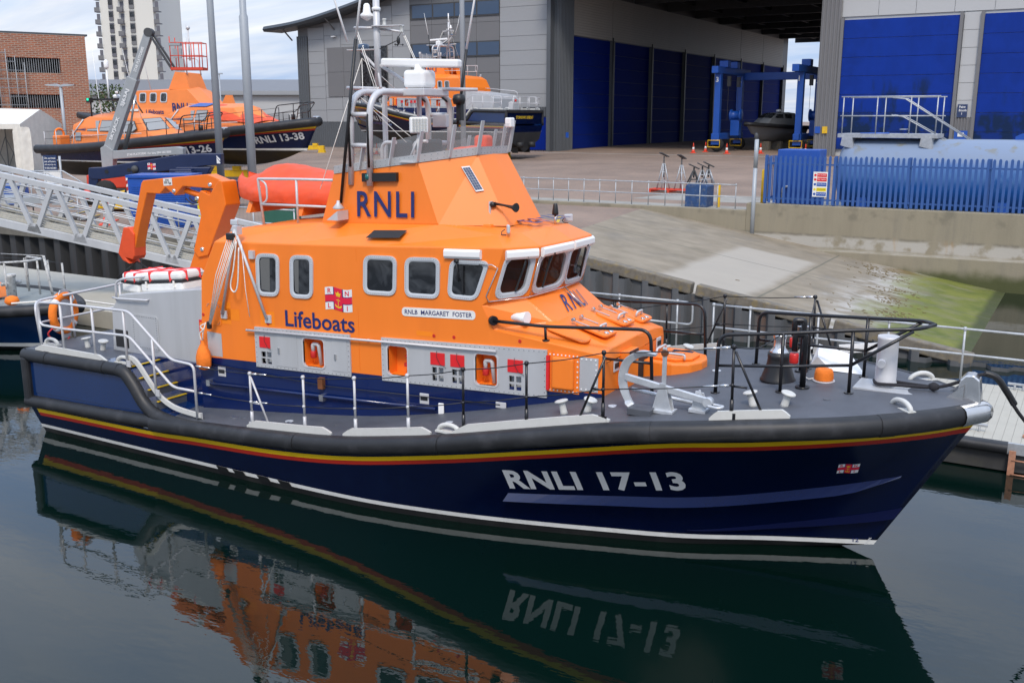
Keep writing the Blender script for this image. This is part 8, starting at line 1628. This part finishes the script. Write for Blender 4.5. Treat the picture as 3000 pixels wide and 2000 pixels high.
for (x, y, s_, lab) in ((-83, 65, 1.0, 'small straggly tree beside the brick building'),):
    t = thing('small_tree', lab, 'tree', (x, y, 3)); m = MB(); m.tube([(0, 0, 0), (.1, .1, 2.5), (.2, 0, 4.5)], [.15, .1, .05], 6)
    for k in range(9): a = random.random() * 6.3; m.tube([(.1, .05, 2 + .3 * k), (.1 + 1.3 * math.cos(a), 1.3 * math.sin(a), 3.2 + .4 * k)], [.05, .015], 5)
    m.build('trunk', 'wood', t); m = MB()
    for k in range(900):
        a = random.random() * 6.3; rr = random.random() ** .6 * 2.4; z = random.uniform(2.2, 7.0); c = V((rr * math.cos(a), rr * math.sin(a), z)); d1 = V((random.gauss(0, 1), random.gauss(0, 1), random.gauss(0, 1))).normalized() * .16; d2 = d1.orthogonal().normalized() * .11; m.add([c - d1, c + d2, c + d1, c - d2], [(0, 1, 2, 3)])
    m.build('crown', 'leaf', t)
for k, (x, y, w, h_, mt, lab) in enumerate(((-13, 330, 14, 9, 'far_brick', 'brown brick house seen far beyond the canopy'), (2, 345, 12, 7, 'far_brick', 'second low brick house seen far beyond the canopy'))):
    t = thing('far_house', lab, 'house', (x, y, 3.2)); m = MB(); m.box((0, 0, h_ / 2), (w, 8, h_)); m.build('wall', mt, t); m = MB(); m.prism([(-w / 2 - .3, h_), (w / 2 + .3, h_), (w / 2 - 2, h_ + 3), (-w / 2 + 2, h_ + 3)], lambda a, b, d: (a, d, b), -4.3, 4.3); m.build('roof', 'roof_dark', t)
    for j in range(4): m = MB(); m.box((-w * .35 + w * .23 * j, -4.05, h_ * .55), (1.2, .1, 1.5)); m.build('window', 'glass_blue', t)
# ---------------------------------------------------------------- bow of the neighbouring lifeboat at the left edge
pbr('hull_blue', (.004, .028, .10, 1), .15, var=.2, scale=1, coat=.4)
pbr('old_deck', (.22, .245, .24, 1), .6, var=.15, scale=2)
pbr('worn_rail', (.5, .5, .48, 1), .5, var=.3, scale=9, stain=(.02, .02, .02, 1), stain_amt=1.0, stain_scale=7)
t = thing('neighbour_lifeboat', 'bow of a blue hulled lifeboat with worn white rails, cut off at the left edge', 'lifeboat', (-15.6, 1.6, .0), R(3))
P_ = simple_hull(t, 10.6, 2.1, -.5, .12, 1.05, 1.42, 'hull_blue', 'antifoul', .16, 20)
m = MB(); m.grid([[P_(i / 20, 1, s) + V((0, 0, -.005)) for i in range(21)] for s in (-1, 0, 1)], True); m.build('foredeck', 'old_deck', t)
m = MB()
for s in (-1, 1): m.grid([[P_(q, tt, s) + V((0, s * .012, 0)) for q in [i / 30 for i in range(31)]] for tt in (.35, .41)], True, s > 0)
m.build('boot_stripe', 'white_paint', t)
for s in (-1, 1):
    for x in (4.5, 6.0, 7.4, 8.6): q = P_(x / 10.6, 1, s); m = MB(); m.tube([q + V((0, -s * .15, 0)), q + V((0, -s * .17, .9))], .03, 6); m.build('stanchion', 'worn_rail', t)
    m = MB(); m.tube([P_(x / 10.6, 1, s) + V((0, -s * .17, .88)) for x in (4.5, 6, 7.4, 8.6)], .012, 5); m.build('guard_wire', 'black', t)
m = MB(); m.tube(bend([(7.4, -.9, 1.35), (7.4, -.9, 2.35), (8.9, -.3, 2.45), (8.9, .3, 2.45), (7.4, .9, 2.35), (7.4, .9, 1.35)], .2), .03, 8); m.tube([(8.4, -.5, 1.4), (8.4, -.5, 2.4)], .03, 6); m.tube([(8.4, .5, 1.4), (8.4, .5, 2.4)], .03, 6); m.build('pulpit', 'worn_rail', t)
m = MB(); m.tube([(9.6, .0, 1.4), (9.35, 0, 2.6)], .035, 8); m.tube([(9.35, 0, 2.6), (7.6, 0, 2.55)], .01, 5); m.build('jackstaff', 'worn_rail', t)
m = MB(); m.lathe([(.12, 1.3), (.12, 1.9), (.15, 1.95), (.14, 2.0)], (7.9, 0, 0), 12); m.cyl((7.9, -.3, 1.75), (7.9, .3, 1.75), .05, n=8); m.build('samson_post', 'worn_rail', t)
m = MB(); m.prism([(0, 0), (.9, 0), (.7, .35), (0, .5)], lambda a, b, d: (6.5 + a, d, 1.3 + b), -.5, .3); m.build('deck_box', 'orange_far', t, bevel=.04)
m = MB(); m.lathe([(.12, 0), (.19, .08), (.15, .2), (.04, .24)], (8.9, -.75, 1.36), 12); o = m.build('orange_cap', 'orange_cloth', t)
m = MB(); m.box((6.9, -.2, 1.9), (.3, .5, .9)); m.build('windlass', 'black', t, bevel=.04)
m = MB(); m.tube([P_(.86, 1, -1) + V((0, .1, .1)), V((9.8, .4, 1.4)), V((11.6, 2.8, .7))], .025, 6); o = m.build('mooring_line', 'rope_white', t)
text_obj('draught_mark', '10', lambda a, b: P_(.985, .30, -1) + V((-.28 + a, -.06, -.02 + b)), 'text_white', t, height=.1)
